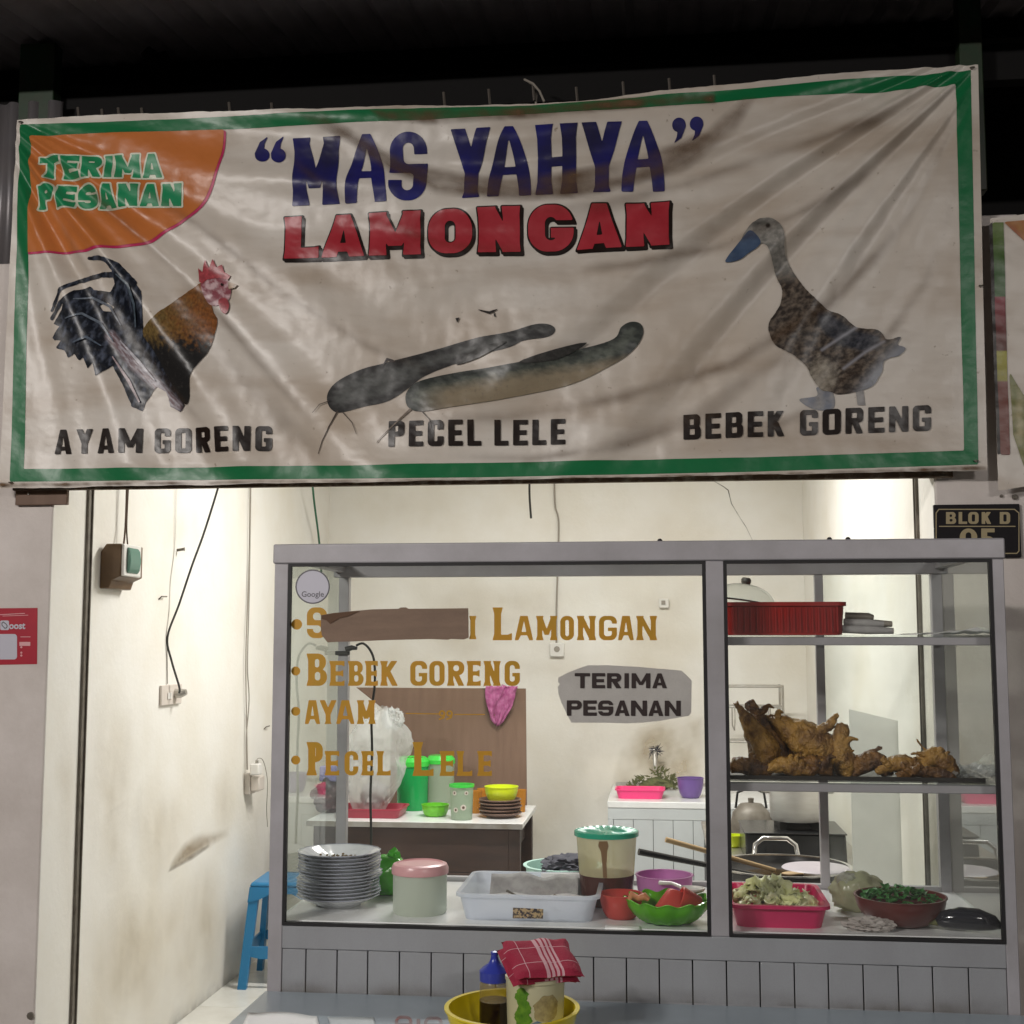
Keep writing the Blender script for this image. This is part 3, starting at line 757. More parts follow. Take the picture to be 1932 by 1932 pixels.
# rebar stubs sticking up behind the banner's top edge
for i, (px, py, le) in enumerate(((150, 205, 22), (195, 208, 18), (226, 206, 26), (270, 206, 20), (435, 196, 28), (515, 196, 16), (840, 178, 38), (925, 172, 34),
                                (1008, 160, 40), (1090, 168, 34), (1178, 158, 34), (1265, 152, 38), (1350, 146, 38))):
    a = onY(px, py+30, 4.12); b = onY(px-3, py-le*0.1, 4.12)
    rb = G().tube([a, b], 0.005, 6).obj('rebar_stub', 'rust_steel' if 'rust_steel' in MATS else M('rust_steel', (0.11, 0.095, 0.08), 0.6, 0.3))
    ORD = ['first', 'second', 'third', 'fourth', 'fifth', 'sixth', 'seventh', 'eighth', 'ninth', 'tenth', 'eleventh', 'twelfth', 'thirteenth', 'fourteenth']
    tag(rb, 'thin steel stub above the top edge of the banner, '+ORD[i]+' from the left', 'rebar', 'steel stubs along the top of the banner')
w0 = [onY(p, q, 4.13) for p, q in ((1010, 215), (1012, 180), (1006, 160), (990, 150))]
w0 += [onY(p, q, 4.11) for p, q in ((1006, 158), (1018, 172), (1027, 192))]
tag(G().tube(w0, 0.004, 6).obj('loose_wire', 'grey_cord'), 'bent loose wire sticking up above the middle of the banner', 'wire')
# corrugated cladding left of the banner, above the left pillar
g = G(); zt = onY(20, 195, 4.2).z; n = 90; v = []
for z in (ztl-0.05, zt):
    for i in range(n+1):
        x = -2.95+0.835*i/n
        v.append((x+(z-ztl)*0.0, 4.20+0.012*math.sin(x*2*math.pi/0.076), z))
g.add(v, [(i, i+1, n+2+i, n+1+i) for i in range(n)])
cl = g.obj('corrugated_panel', 'corrugated', smooth=60, solid=0.002)
tag(cl, 'grey corrugated sheet panel beside the upper left end of the banner', 'panel')

# ------------------------------------------------------------------ the main banner
YBN = 4.035
c_tl, c_tr, c_br, c_bl = onY(40, 231, YBN), onY(1841, 129, YBN), onY(1858, 890, YBN), onY(6, 924, YBN)
BX0, BX1, BZ0, BZ1 = c_bl.x, c_br.x, c_br.z, c_tr.z
def wr(X, Z):
    """how far the hanging vinyl stands out of its plane (m, towards the street)"""
    u = (X-BX0)/(BX1-BX0); v = (Z-BZ0)/(BZ1-BZ0)
    dx, dy = (1.03-u)*2.55, (1.06-v)
    a = np.arctan2(dy, dx); r = np.hypot(dx, dy)
    w = np.exp(-((a-0.62)/0.36)**2)*np.clip(r/0.35, 0, 1)*np.exp(-(r/1.75)**4)
    h = 0.018*w*np.sin(a*27+1.7*np.sin(r*2.3)+0.6*np.sin(a*9))
    h = h+0.0060*w*np.sin(a*61+2*np.sin(r*3.1))
    dx, dy = (u+0.03)*2.55, (1.02-v)
    a = np.arctan2(dy, dx); r = np.hypot(dx, dy)
    w = np.exp(-((a-0.86)/0.40)**2)*np.clip(r/0.3, 0, 1)*np.exp(-(r/1.8)**4)
    h = h+0.019*w*np.sin(a*21+1.4*np.sin(r*2.1)+0.9)+0.0060*w*np.sin(a*50+2*np.sin(r*2.7))
    s = v+0.36*(1-(2*u-0.98)**2)                       # swags hanging from the two top corners
    w = np.exp(-((s-1.16)/0.20)**2)*np.exp(-((u-0.5)/0.30)**4)
    h = h+0.017*w*np.sin(s*31+0.8*np.sin(u*13))+0.004*w*np.sin(s*70+2*np.sin(u*9))
    e = np.clip(u/0.03, 0, 1)*np.clip((1-u)/0.03, 0, 1)*np.clip(v/0.05, 0, 1)
    cr = 0.0019*fbm(X*17, Z*15, 3)+0.0055*fbm(X*5.5+Z*2.5, Z*6, 5)
    return (h+cr)*(0.25+0.75*e)+0.030
def topline(u): # sag of the top edge, picture units
    return 27*np.exp(-((u-0.55)/0.20)**2)+9*np.exp(-((u-0.28)/0.12)**2)
def bmap(off):
    def f(px, py):
        px = np.asarray(px); py = np.asarray(py); X, Z = onY_np(px, py, YBN)
        Y = YBN-wr(X, Z)-off
        return list(zip(X.tolist(), Y.tolist(), Z.tolist()))
    return f
ban = thing('shop_banner', 'long wrinkled cream vinyl banner with green border and blue and red shop name', 'banner', (c_bl.x, YBN, c_br.z))
nu, nv = 560, 220
uu, vv = np.meshgrid(np.linspace(0, 1, nu+1), np.linspace(0, 1, nv+1))
px = (6+(40-6)*vv)*(1-uu)+(1858+(1841-1858)*vv)*uu
py = (924+(231-924)*vv)*(1-uu)+(890+(129-890)*vv)*uu
py = py+topline(uu)*vv**3+1.8*np.clip(fbm(uu*60, 0*uu, 2), -1, 1)*(vv**12)+1.6*fbm(uu*45, 0*uu, 8)*((1-vv)**12)
P = bmap(0.0)(px.ravel(), py.ravel())
g = G(); g.add(P, [(j*(nu+1)+i, j*(nu+1)+i+1, (j+1)*(nu+1)+i+1, (j+1)*(nu+1)+i) for j in range(nv) for i in range(nu)])
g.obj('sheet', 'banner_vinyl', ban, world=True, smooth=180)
LY = 0.0013
# green border ring
outer = [(46, 241), (200, 236), (400, 228), (600, 221), (800, 213), (1000, 207), (1200, 194), (1400, 174), (1600, 158), (1827, 141), (1834, 500), (1841, 879), (1400, 893), (900, 903), (450, 907), (27, 911), (37, 560)]
inner = [(67, 262), (200, 257), (400, 250), (600, 243), (800, 236), (1000, 224), (1200, 214), (1400, 196), (1600, 184), (1799, 168), (1807, 500), (1814, 853), (1400, 866), (900, 876), (450, 883), (53, 887), (60, 560)]
xs, ys, X, Y = poly_field(outer, 3.0)
F = np.maximum(sd_poly(outer, X, Y), -sd_poly(inner, X, Y))
patch(g := G(), F, xs, ys, bmap(LY)); g.obj('border', 'banner_green', ban, world=True, smooth=180)
# orange corner with magenta edge
orange = [(66, 263), (200, 258), (427, 250), (424, 290), (414, 332), (397, 372), (370, 407), (330, 437), (280, 458), (210, 471), (130, 478), (62, 482)]
mag = [(66, 266), (200, 260), (431, 251), (428, 292), (418, 335), (401, 376), (373, 411), (333, 441), (282, 463), (211, 476), (130, 482), (62, 486)]
def arc_smooth(p, n0):
    a_ = p[n0:]; out = list(p[:n0])
    for i in range(len(a_)-1):
        p0_, p1_, p2_, p3_ = a_[max(i-1, 0)], a_[i], a_[i+1], a_[min(i+2, len(a_)-1)]
        for j in range(6):
            t = j/6; out.append(tuple(0.5*((2*p1_[c])+(p2_[c]-p0_[c])*t+(2*p0_[c]-5*p1_[c]+4*p2_[c]-p3_[c])*t*t+(3*p1_[c]-p0_[c]-3*p2_[c]+p3_[c])*t**3) for c in (0, 1)))
    return out+[a_[-1]]
mag = arc_smooth(mag, 2); orange = arc_smooth(orange, 2)
xs, ys, X, Y = poly_field(mag, 3.0); patch(g := G(), sd_poly(mag, X, Y), xs, ys, bmap(LY*2)); g.obj('corner_edge', 'banner_magenta', ban, world=True, smooth=180)
xs, ys, X, Y = poly_field(orange, 3.0); patch(g := G(), sd_poly(orange, X, Y), xs, ys, bmap(LY*3)); g.obj('corner_field', 'banner_orange', ban, world=True, smooth=180)
FAT = dict(t=0.30, h=0.25, e=0.03, r=0.34, apex=0.46, abar=0.13)
FAT2 = dict(t=0.38, h=0.25, e=0.02, r=0.44, apex=0.44, abar=0.12)
JAZZ = dict(t=0.20, h=0.145, e=0.03, r=0.26, p=2.1, apex=0.30, abar=0.34, yj=0.40)
IMP = dict(t=0.24, h=0.185, e=0.0, r=0.17, apex=0.52, abar=0.15)
GLS = dict(t=0.21, h=0.17, e=0.055, r=0.26, apex=0.75, abar=0.20)
BLK = dict(t=0.29, h=0.215, e=0.0, r=0.34, apex=0.46, abar=0.19)
# corner words
for txt, a, b, tp, bt in (('TERIMA', 82, 313, (82, 303, 313, 298), (82, 343, 313, 341)), ('PESANAN', 79, 350, (79, 357, 350, 352), (79, 400, 350, 396))):
    it = spans(txt, a, b, 3.5)
    letters(g := G(), it, tp, bt, FAT, bmap(LY*4), 1.3, grow=0.075); g.obj('lettering', 'banner_cream', ban, world=True, smooth=180)
    letters(g := G(), it, tp, bt, FAT, bmap(LY*5), 1.3); g.obj('lettering', 'banner_letter_green', ban, world=True, smooth=180)
# shop name
nm = [('M', 556, 646), ('A', 656, 734), ('S', 738, 808), ('Y', 852, 931), ('A', 922, 1004), ('H', 1012, 1092), ('Y', 1097, 1176), ('A', 1173, 1254)]
letters(g := G(), nm, (556, 266, 1254, 236), (556, 395, 1254, 366), JAZZ, bmap(LY*2), 1.6)
g.obj('lettering', 'banner_navy', ban, world=True, smooth=180)
letters(g := G(), [('“', 484, 545)], (484, 264, 545, 262), (484, 312, 545, 316), JAZZ, bmap(LY*2), 1.3)
g.obj('lettering', 'banner_navy', ban, world=True, smooth=180)
letters(g := G(), [('”', 1264, 1330)], (1264, 230, 1330, 226), (1264, 277, 1330, 272), JAZZ, bmap(LY*2), 1.3)
g.obj('lettering', 'banner_navy', ban, world=True, smooth=180)
lm = [('L', 541, 606), ('A', 611, 692), ('M', 700, 798), ('O', 811, 893), ('N', 904, 984), ('G', 998, 1083), ('A', 1089, 1174), ('N', 1181, 1263)]
lt, lb = (541, 415, 1265, 386), (541, 494, 1265, 470)
letters(g := G(), lm, lt, lb, FAT2, bmap(LY), 1.6, grow=0.045, shift=(1, 1)); letters(g2 := G(), lm, lt, lb, FAT2, bmap(LY*1.5), 1.6, grow=0.035, shift=(4, 5))
g.obj('lettering', 'banner_black', ban, world=True, smooth=180); g2.obj('lettering', 'banner_black', ban, world=True, smooth=180)
letters(g := G(), lm, lt, lb, FAT2, bmap(LY*3), 1.6); g.obj('lettering', 'banner_red', ban, world=True, smooth=180)
# dish names
for words, tp, bt in (((('AYAM', 109, 275), ('GORENG', 296, 519)), (109, 813, 519, 807), (109, 859, 519, 854)),
                      ((('PECEL', 738, 911), ('LELE', 935, 1068)), (738, 798, 1068, 793), (738, 847, 1068, 841)),
                      ((('BEBEK', 1289, 1479), ('GORENG', 1507, 1752)), (1289, 786, 1752, 768), (1289, 833, 1752, 816))):
    for w, a, b in words:
        letters(g := G(), spans(w, a, b, 8.5), tp, bt, IMP, bmap(LY*3), 1.3); g.obj('lettering', 'banner_black', ban, world=True, smooth=180)

# printed animals (vertex colours carry the ink)
def Z1(l): return [(x*0.4969, 80+y*0.4969) for x, y in l]
def Z2(l): return [(960+x*0.5033, 80+y*0.5033) for x, y in l]
def smp(pts, k=5):
    n = len(pts); out = []
    for i in range(n):
        p0_, p1_, p2_, p3_ = pts[i-1], pts[i], pts[(i+1) % n], pts[(i+2) % n]
        for j in range(k):
            t = j/k
            out.append(tuple(0.5*((2*p1_[c])+(p2_[c]-p0_[c])*t+(2*p0_[c]-5*p1_[c]+4*p2_[c]-p3_[c])*t*t+(3*p1_[c]-p0_[c]-3*p2_[c]+p3_[c])*t**3) for c in (0, 1)))
    return out
def nz(x, y, seed=0):
    return np.array([mnoise.fractal(Vector((a, b, seed*7.3)), 0.8, 2.1, 5) for a, b in zip(np.asarray(x).tolist(), np.asarray(y).tolist())])
def animal(name, parts, off):
    for k, (F_, box, cell, cf) in enumerate(parts):
        xs = np.arange(box[0], box[2], cell); ys = np.arange(box[1], box[3], cell); X, Y = np.meshgrid(xs, ys)
        g = G(); V = patch(g, F_(X, Y), xs, ys, bmap(off+k*LY*0.8))
        o = g.obj(name, 'banner_photo', ban, world=True, smooth=180)
        c = np.ones((len(V), 4)); c[:, :3] = cf(V[:, 0], V[:, 1]); paint(o, c)
def mixc(a, b, t): t = np.clip(t, 0, 1)[:, None]; return np.array(a)[None]*(1-t)+np.array(b)[None]*t
tail = Z1([(420, 845), (480, 868), (525, 915), (560, 960), (566, 1020), (560, 1105), (605, 1180), (655, 1280), (712, 1382), (692, 1408), (655, 1385), (640, 1332), (605, 1312), (562, 1372), (550, 1405), (512, 1388), (480, 1312), (440, 1235),
           (405, 1262), (382, 1275), (372, 1222), (352, 1248), (335, 1205), (318, 1218), (300, 1190), (275, 1205), (262, 1178), (238, 1172), (248, 1140), (220, 1140), (246, 1090), (222, 1078), (252, 1030), (262, 1000), (300, 960), (360, 945), (430, 955), (455, 930), (450, 885)])
def f_tail(X, Y):
    F = sd_poly(tail, X, Y)
    for ln_, r0, r1 in (([(350, 828), (400, 834), (470, 862), (530, 930)], 6, 12), ([(216, 1030), (250, 950), (310, 912), (400, 892), (470, 900)], 5, 10), ([(216, 1058), (250, 1000), (300, 960), (350, 945)], 6, 12), ([(222, 1130), (260, 1080)], 5, 12), ([(236, 1165), (280, 1120)], 5, 14)):
        F = np.minimum(F, sd_line([(a*0.4969, 80+b*0.4969) for a, b in ln_], [r0*0.5+(r1-r0)*0.5*i/(len(ln_)-1) for i in range(len(ln_))], X, Y))
    F = np.maximum(F, -sd_poly(Z1([(388, 1005), (420, 995), (446, 1012), (436, 1030), (400, 1024)]), X, Y))
    return np.minimum(F+1.2*fbm(X/4, Y/4, 1)*0.5, 50)
def c_tail(x, y):
    n = nz(x/9+y/30, y/18, 6); c = mixc((0.008, 0.010, 0.016), (0.085, 0.10, 0.14), n*1.1+0.15)
    d = sd_line(Z1([(430, 1120), (520, 1230), (600, 1300), (680, 1385)]), 14, x, y)
    c2 = mixc((0.16, 0.10, 0.11), (0.40, 0.38, 0.42), nz((x-y)/5, (x+y)/22, 8)*1.1+0.4)
    t = np.clip(-d/9, 0, 1)[:, None]; return c*(1-t)+c2*t
neck = Z1([(556, 1112), (600, 1065), (640, 1022), (700, 972), (768, 918), (800, 960), (815, 1020), (834, 1062), (828, 1120), (808, 1180), (775, 1228), (745, 1278), (732, 1362), (706, 1375), (655, 1290), (602, 1185)])
def c_neck(x, y):
    t = (y-(80+1000*0.4969))/110.0; n = 0.25*nz(x/6, y/9, 2)
    c = mixc((0.20, 0.13, 0.045), (0.27, 0.095, 0.025), (x-300)/90+n); c = c*(0.8+0.45*np.clip(nz(x/3.5, y/6, 4), -1, 1))[:, None]
    k = np.clip((t-0.50)*4+n*3, 0, 1)[:, None]; return c*(1-k)+np.array((0.018, 0.017, 0.017))[None]*k
head = Z1([(764, 922), (772, 895), (766, 872), (782, 880), (796, 842), (808, 872), (822, 840), (838, 870), (858, 862), (868, 888), (890, 898), (912, 930), (898, 948), (892, 985), (872, 1008), (858, 1030), (836, 1024), (812, 1012), (790, 990)])
animal('rooster_print', [
    (f_tail, (95, 470, 370, 795), 1.6, c_tail),
    (lambda X, Y: sd_poly(smp(neck), X, Y)+0.5*fbm(X/3, Y/3, 3), (265, 520, 425, 775), 1.6, c_neck),
    (lambda X, Y: sd_poly(smp(Z1([(768, 925), (800, 905), (850, 905), (885, 920), (892, 950), (880, 985), (850, 1000), (815, 1005), (790, 985)]), 4), X, Y), (370, 490, 460, 600), 1.2, lambda x, y: mixc((0.26, 0.07, 0.09), (0.60, 0.42, 0.44), nz(x/15, y/11, 7)*1.2+0.35))], LY*2)
def flat(c): return lambda x, y: mixc(c, tuple(q*1.7 for q in c), nz(x/9, y/7, 3)+0.3)
animal('rooster_print', [
    (lambda X, Y: sd_poly(Z1([(764, 915), (766, 868), (782, 884), (796, 838), (810, 872), (824, 836), (840, 868), (860, 858), (868, 886), (892, 900), (882, 916), (850, 908), (800, 910), (775, 922)]), X, Y), (372, 490, 455, 545), 1.0, flat((0.30, 0.05, 0.06))),
    (lambda X, Y: sd_poly(smp(Z1([(838, 985), (868, 980), (880, 1005), (866, 1036), (846, 1024)]), 3), X, Y), (405, 560, 448, 605), 1.0, flat((0.28, 0.05, 0.06))),
    (lambda X, Y: sd_poly(Z1([(882, 922), (918, 934), (908, 946), (884, 950)]), X, Y), (430, 530, 465, 560), 0.8, flat((0.30, 0.22, 0.16))),
    (lambda X, Y: np.hypot(X-858*0.4969, Y-(80+932*0.4969))-2.4, (420, 535, 435, 552), 0.6, flat((0.02, 0.012, 0.01)))], LY*5)
animal('rooster_print', [(lambda X, Y, l=l, w_=w_: sd_line(Z1(l), w_, X, Y), (100, 480, 360, 790), 1.1, flat(cc_)) for l, w_, cc_ in (
    ([(300, 985), (360, 975), (430, 1010), (470, 1080)], [1, 2, 2.5, 1], (0.12, 0.14, 0.17)), ([(270, 1060), (330, 1040), (390, 1070), (440, 1140)], [1, 2.2, 2.5, 1], (0.10, 0.12, 0.15)),
    ([(470, 1140), (540, 1220), (600, 1290)], [1, 3, 1], (0.36, 0.35, 0.38)), ([(440, 1200), (500, 1290), (540, 1370)], [1, 3, 1.5], (0.26, 0.20, 0.21)),
    ([(470, 900), (515, 940), (535, 1010), (530, 1090)], [1, 2.5, 2.5, 1], (0.06, 0.08, 0.10)), ([(300, 1150), (350, 1130), (400, 1160)], [1, 2.5, 1], (0.07, 0.09, 0.12)))], LY*5)
c1 = [(621, 752), (632, 733), (655, 716), (690, 700), (728, 690), (770, 678), (830, 660), (900, 641), (960, 631), (1012, 617), (1040, 619), (1050, 630), (1036, 642), (990, 648), (962, 660), (905, 673), (855, 690), (805, 712), (775, 735), (735, 760), (690, 771), (645, 781), (626, 772)]
c2 = [(769, 748), (785, 728), (815, 716), (870, 704), (940, 695), (1030, 680), (1100, 661), (1158, 642), (1172, 620), (1190, 610), (1208, 614), (1214, 632), (1204, 655), (1180, 678), (1145, 698), (1100, 720), (1060, 733), (1000, 746), (920, 762), (850, 773), (800, 780), (774, 772)]
FINS = [[(860, 690), (900, 662), (960, 648), (905, 678)], [(980, 690), (1040, 668), (1110, 650), (1050, 684)]]
def catc(dk, lt_, seed):
    def f(x, y):
        P_ = c1 if seed == 1 else c2
        d = -sd_poly(P_, x, y); n = nz(x/16, y/8, seed)
        c = mixc(dk, lt_, np.clip((d-4)/16, 0, 1)*0.6+0.45*n); k = np.clip((y-(720-(x-780)*0.16+14))/22+n*0.2, 0, 1)*np.clip((x-790)/60, 0, 1)
        kk = (k*0.75)[:, None]; return c*(1-kk)+np.array((0.33, 0.26, 0.17))[None]*kk
    return f
animal('catfish_print', [(lambda X, Y: sd_poly(smp(c1), X, Y), (615, 605, 1060, 790), 1.8, catc((0.035, 0.034, 0.034), (0.13, 0.135, 0.13), 1)),
                         (lambda X, Y: sd_line([(640, 779), (622, 806), (610, 832), (604, 858)], [1.7, 1.1, 0.8, 0.6], X, Y), (596, 770, 650, 866), 0.9, lambda x, y: mixc((0.08, 0.06, 0.05), (0.12, 0.1, 0.08), 0*x)),
                         (lambda X, Y: sd_line([(728, 693), (735, 682), (745, 686)], [1, 2, 3], X, Y), (720, 676, 752, 700), 1.0, lambda x, y: mixc((0.06, 0.05, 0.05), (0.1, 0.1, 0.1), 0*x))], LY*2)
animal('catfish_print', [(lambda X, Y: sd_poly(smp(c2), X, Y), (760, 600, 1222, 790), 1.8, catc((0.035, 0.04, 0.036), (0.15, 0.165, 0.14), 2)),
                         (lambda X, Y: sd_line([(778, 776), (755, 798), (728, 825), (716, 838)], [2.2, 1.3, 0.9, 0.7], X, Y), (708, 768, 786, 846), 0.9, lambda x, y: mixc((0.16, 0.12, 0.09), (0.12, 0.1, 0.08), 0*x))], LY*3.5)
animal('fin_print', [(lambda X, Y, p=p: sd_poly(smp(p, 3), X, Y), (min(q[0] for q in p)-6, min(q[1] for q in p)-6, max(q[0] for q in p)+6, max(q[1] for q in p)+6), 1.2, flat((0.035, 0.034, 0.032))) for p in FINS], LY*5.2)
animal('whisker_print', [(lambda X, Y, p=p: sd_line(p, [0.8, 0.6, 0.4], X, Y), (min(q[0] for q in p)-4, min(q[1] for q in p)-4, max(q[0] for q in p)+4, max(q[1] for q in p)+4), 0.8, flat((0.06, 0.05, 0.045))) for p in ([(650, 780), (668, 800), (676, 822)], [(625, 760), (606, 765), (592, 780)], [(800, 780), (815, 796), (818, 812)])], LY*5.2)
duck = Z2([(870, 750), (895, 702), (930, 674), (975, 670), (1010, 692), (1025, 730), (1030, 790), (1050, 840), (1075, 890), (1120, 948), (1190, 1010), (1240, 1028), (1300, 1075), (1380, 1088), (1412, 1122), (1462, 1112), (1450, 1140), (1480, 1155), (1455, 1182), (1402, 1200), (1392, 1240), (1362, 1290),
           (1320, 1312), (1240, 1327), (1200, 1318), (1165, 1308), (1130, 1262), (1110, 1220), (1060, 1180), (1000, 1150), (975, 1105), (972, 1060), (1010, 1000), (1022, 940), (1000, 880), (972, 800), (950, 770), (915, 772), (885, 775)])
bill = Z2([(812, 836), (818, 815), (845, 780), (870, 748), (898, 716), (922, 730), (940, 762), (925, 785), (900, 800), (862, 828)])
feet = Z2([(1150, 1300), (1205, 1312), (1212, 1378), (1140, 1382), (1084, 1346), (1150, 1332)])
foot2 = Z2([(1292, 1300), (1320, 1300), (1328, 1368), (1300, 1368)])
def c_duck(x, y):
    X = (x-960)/0.5033; Y = (y-80)/0.5033; n = nz(x/10+y/16, y/9, 6)
    hd = mixc((0.17, 0.165, 0.15), (0.36, 0.34, 0.31), n*0.7+0.45)
    hd = hd*(1-0.75*np.clip(1-np.hypot((X-930)/60, (Y-690)/28), 0, 1))[:, None]
    bd = mixc((0.030, 0.022, 0.018), (0.19, 0.15, 0.115), n*0.9+0.32)
    bl = mixc((0.20, 0.17, 0.13), (0.38, 0.34, 0.28), n*0.7+0.4)
    t = np.clip((Y-840)/70+0.3*n, 0, 1)[:, None]; c = hd*(1-t)+bd*t
    d1 = np.clip(1-np.hypot((X-1170)/75, (Y-1260)/85)+0.2*n, 0, 1)*1.8; k = np.clip(d1, 0, 1)[:, None]; c = c*(1-k)+bl*k
    wg = sd_poly([(1130, 1010), (1200, 1015), (1300, 1080), (1390, 1100), (1400, 1150), (1330, 1180), (1230, 1150), (1160, 1090)], X, Y)
    k = np.clip(-wg/18, 0, 1)[:, None]; c = c*(1-k)+mixc((0.018, 0.020, 0.028), (0.10, 0.10, 0.115), n*0.8+0.3)*k
    for ln_ in ([(1170, 1160), (1260, 1100), (1300, 1075)], [(1250, 1230), (1330, 1170), (1400, 1130)]):
        k = np.clip(1-np.abs(sd_line(ln_, 0, X, Y))/9, 0, 1)[:, None]*0.75; c = c*(1-k)+np.array((0.36, 0.36, 0.40))[None]*k
    d2 = np.clip((X-1330)/80-(1130-Y)/200+0.3*n, 0, 1)[:, None]*np.clip((Y-1160)/60+(X-1400)/60, 0, 1)[:, None]; c = c*(1-d2)+np.array((0.22, 0.23, 0.26))[None]*d2
    ey = np.clip(1-np.hypot(X-968, Y-700)/12, 0, 1)*2; e_ = np.clip(ey, 0, 1)[:, None]; return c*(1-e_)+0.008*e_
animal('duck_print', [(lambda X, Y: sd_poly(smp(feet), X, Y), (1500, 715, 1600, 785), 1.4, lambda x, y: mixc((0.20, 0.22, 0.27), (0.34, 0.33, 0.32), fbm(x/6, y/6, 3)*0.5+0.4)),
                      (lambda X, Y: sd_poly(foot2, X, Y), (1600, 715, 1640, 785), 1.4, lambda x, y: mixc((0.25, 0.24, 0.24), (0.34, 0.33, 0.32), fbm(x/6, y/6, 3)*0.5+0.4)),
                      (lambda X, Y: sd_poly(smp(duck), X, Y)+0.5*fbm(X/3, Y/3, 2), (1390, 405, 1715, 760), 1.6, c_duck),
                      (lambda X, Y: sd_poly(smp(bill), X, Y), (1362, 425, 1440, 510), 1.3, lambda x, y: mixc((0.035, 0.06, 0.12), (0.10, 0.15, 0.24), fbm(x/8, y/8, 5)*0.4+0.4))], LY*2)
# brown dirt on swags and hems, with fold shade painted into its density
def soil_shade(pts, dfn, cell=4.0):
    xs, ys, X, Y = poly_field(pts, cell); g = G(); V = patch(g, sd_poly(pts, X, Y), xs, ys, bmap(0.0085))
    d = -sd_poly(pts, V[:, 0], V[:, 1]); o = g.obj('soil_shade_mark', 'banner_soil_shade', ban, world=True, smooth=180); dens(o, dfn(V[:, 0], V[:, 1], d))
soil_shade([(620, 222), (760, 300), (900, 332), (1050, 330), (1200, 300), (1330, 250), (1400, 190), (1430, 190), (1390, 262), (1300, 330), (1130, 385), (950, 392), (800, 350), (680, 290), (560, 225)],
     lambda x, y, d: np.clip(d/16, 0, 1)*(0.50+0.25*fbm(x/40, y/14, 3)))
soil_shade([(700, 218), (1000, 206), (1350, 182), (1350, 205), (1010, 236), (820, 248), (720, 240)], lambda x, y, d: np.clip(d/10, 0, 1)*(0.6+0.3*fbm(x/12, y/6, 7)), 3.0)
soil_shade([(1120, 830), (1300, 770), (1500, 640), (1520, 660), (1350, 800), (1180, 860), (1100, 880)], lambda x, y, d: np.clip(d/18, 0, 1)*0.22)
soil_shade([(250, 480), (300, 500), (420, 640), (540, 760), (620, 850), (600, 880), (520, 820), (380, 660), (280, 540)], lambda x, y, d: np.clip(d/20, 0, 1)*0.16)
soil_shade([(10, 912), (500, 908), (1000, 902), (1500, 892), (1855, 880), (1857, 891), (1400, 901), (900, 910), (450, 915), (8, 922)], lambda x, y, d: np.clip(d/3, 0, 1)*np.clip(0.45+0.5*fbm(x/14, y/5, 9), 0, 1), 2.0)
def streak(line, w, dn, seed):  # brown band along a fold line, dirt and painted fold shade in one
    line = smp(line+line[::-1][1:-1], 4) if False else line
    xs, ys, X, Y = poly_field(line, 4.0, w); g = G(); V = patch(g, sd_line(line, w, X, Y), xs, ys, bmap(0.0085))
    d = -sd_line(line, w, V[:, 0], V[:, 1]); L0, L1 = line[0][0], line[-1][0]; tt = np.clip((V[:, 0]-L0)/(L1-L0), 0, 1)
    o = g.obj('soil_shade_mark', 'banner_soil_shade', ban, world=True, smooth=180); dens(o, np.clip(d/w, 0, 1)**1.3*dn*np.clip(np.minimum(tt*5, (1-tt)*4), 0, 1)*(1+0.5*np.clip(fbm(V[:, 0]/50, V[:, 1]/50, seed), -1, 1)))
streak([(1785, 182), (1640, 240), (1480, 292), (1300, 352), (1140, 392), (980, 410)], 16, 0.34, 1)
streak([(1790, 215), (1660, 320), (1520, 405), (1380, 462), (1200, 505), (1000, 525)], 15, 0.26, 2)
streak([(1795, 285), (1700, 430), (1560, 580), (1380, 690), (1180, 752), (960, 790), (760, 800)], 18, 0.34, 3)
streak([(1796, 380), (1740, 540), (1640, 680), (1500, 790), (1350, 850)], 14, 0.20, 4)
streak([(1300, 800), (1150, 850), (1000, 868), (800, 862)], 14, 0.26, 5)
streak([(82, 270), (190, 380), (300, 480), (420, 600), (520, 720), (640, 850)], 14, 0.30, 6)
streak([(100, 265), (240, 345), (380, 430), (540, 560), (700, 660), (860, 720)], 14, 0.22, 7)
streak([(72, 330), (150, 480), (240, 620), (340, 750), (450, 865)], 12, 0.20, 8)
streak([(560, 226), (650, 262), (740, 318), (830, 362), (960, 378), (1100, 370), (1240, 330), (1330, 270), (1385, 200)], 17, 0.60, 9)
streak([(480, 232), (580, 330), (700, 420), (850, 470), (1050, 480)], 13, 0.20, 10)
# small tears and the nails that hold it
for pts in ([(862, 604), (868, 603), (865, 611)], [(905, 588), (925, 592), (940, 588), (926, 596)], [(934, 593), (937, 602), (935, 601)]):
    xs, ys, X, Y = poly_field(pts, 0.7); patch(g := G(), sd_poly(pts, X, Y)-0.6, xs, ys, bmap(0.006)); g.obj('tear', 'banner_black', ban, world=True, smooth=0)
for px_, py_ in ((1829, 138), (48, 238), (1846, 545), (1836, 873), (30, 913)):
    X_, Z_ = onY_np(np.array([px_]), np.array([py_]), YBN); Y_ = YBN-float(wr(X_, Z_)[0])
    nl = G().tube([(X_[0], Y_+0.03, Z_[0]), (X_[0], Y_-0.008, Z_[0])], 0.004, 8).lathe([(0.008, 0), (0.008, 0.002)], 8, (X_[0], Y_-0.006, Z_[0])).obj('nail', 'rail_metal', ban, world=True)
# timber batten behind the bottom hem
a, b = onY(20, 918, YBN), onY(1800, 893, YBN)
G().box(a.x, b.x, YBN+0.012, YBN+0.036, a.z-0.012, a.z+0.025).obj('batten', 'wood_batten', ban, world=True, bevel=0.002)

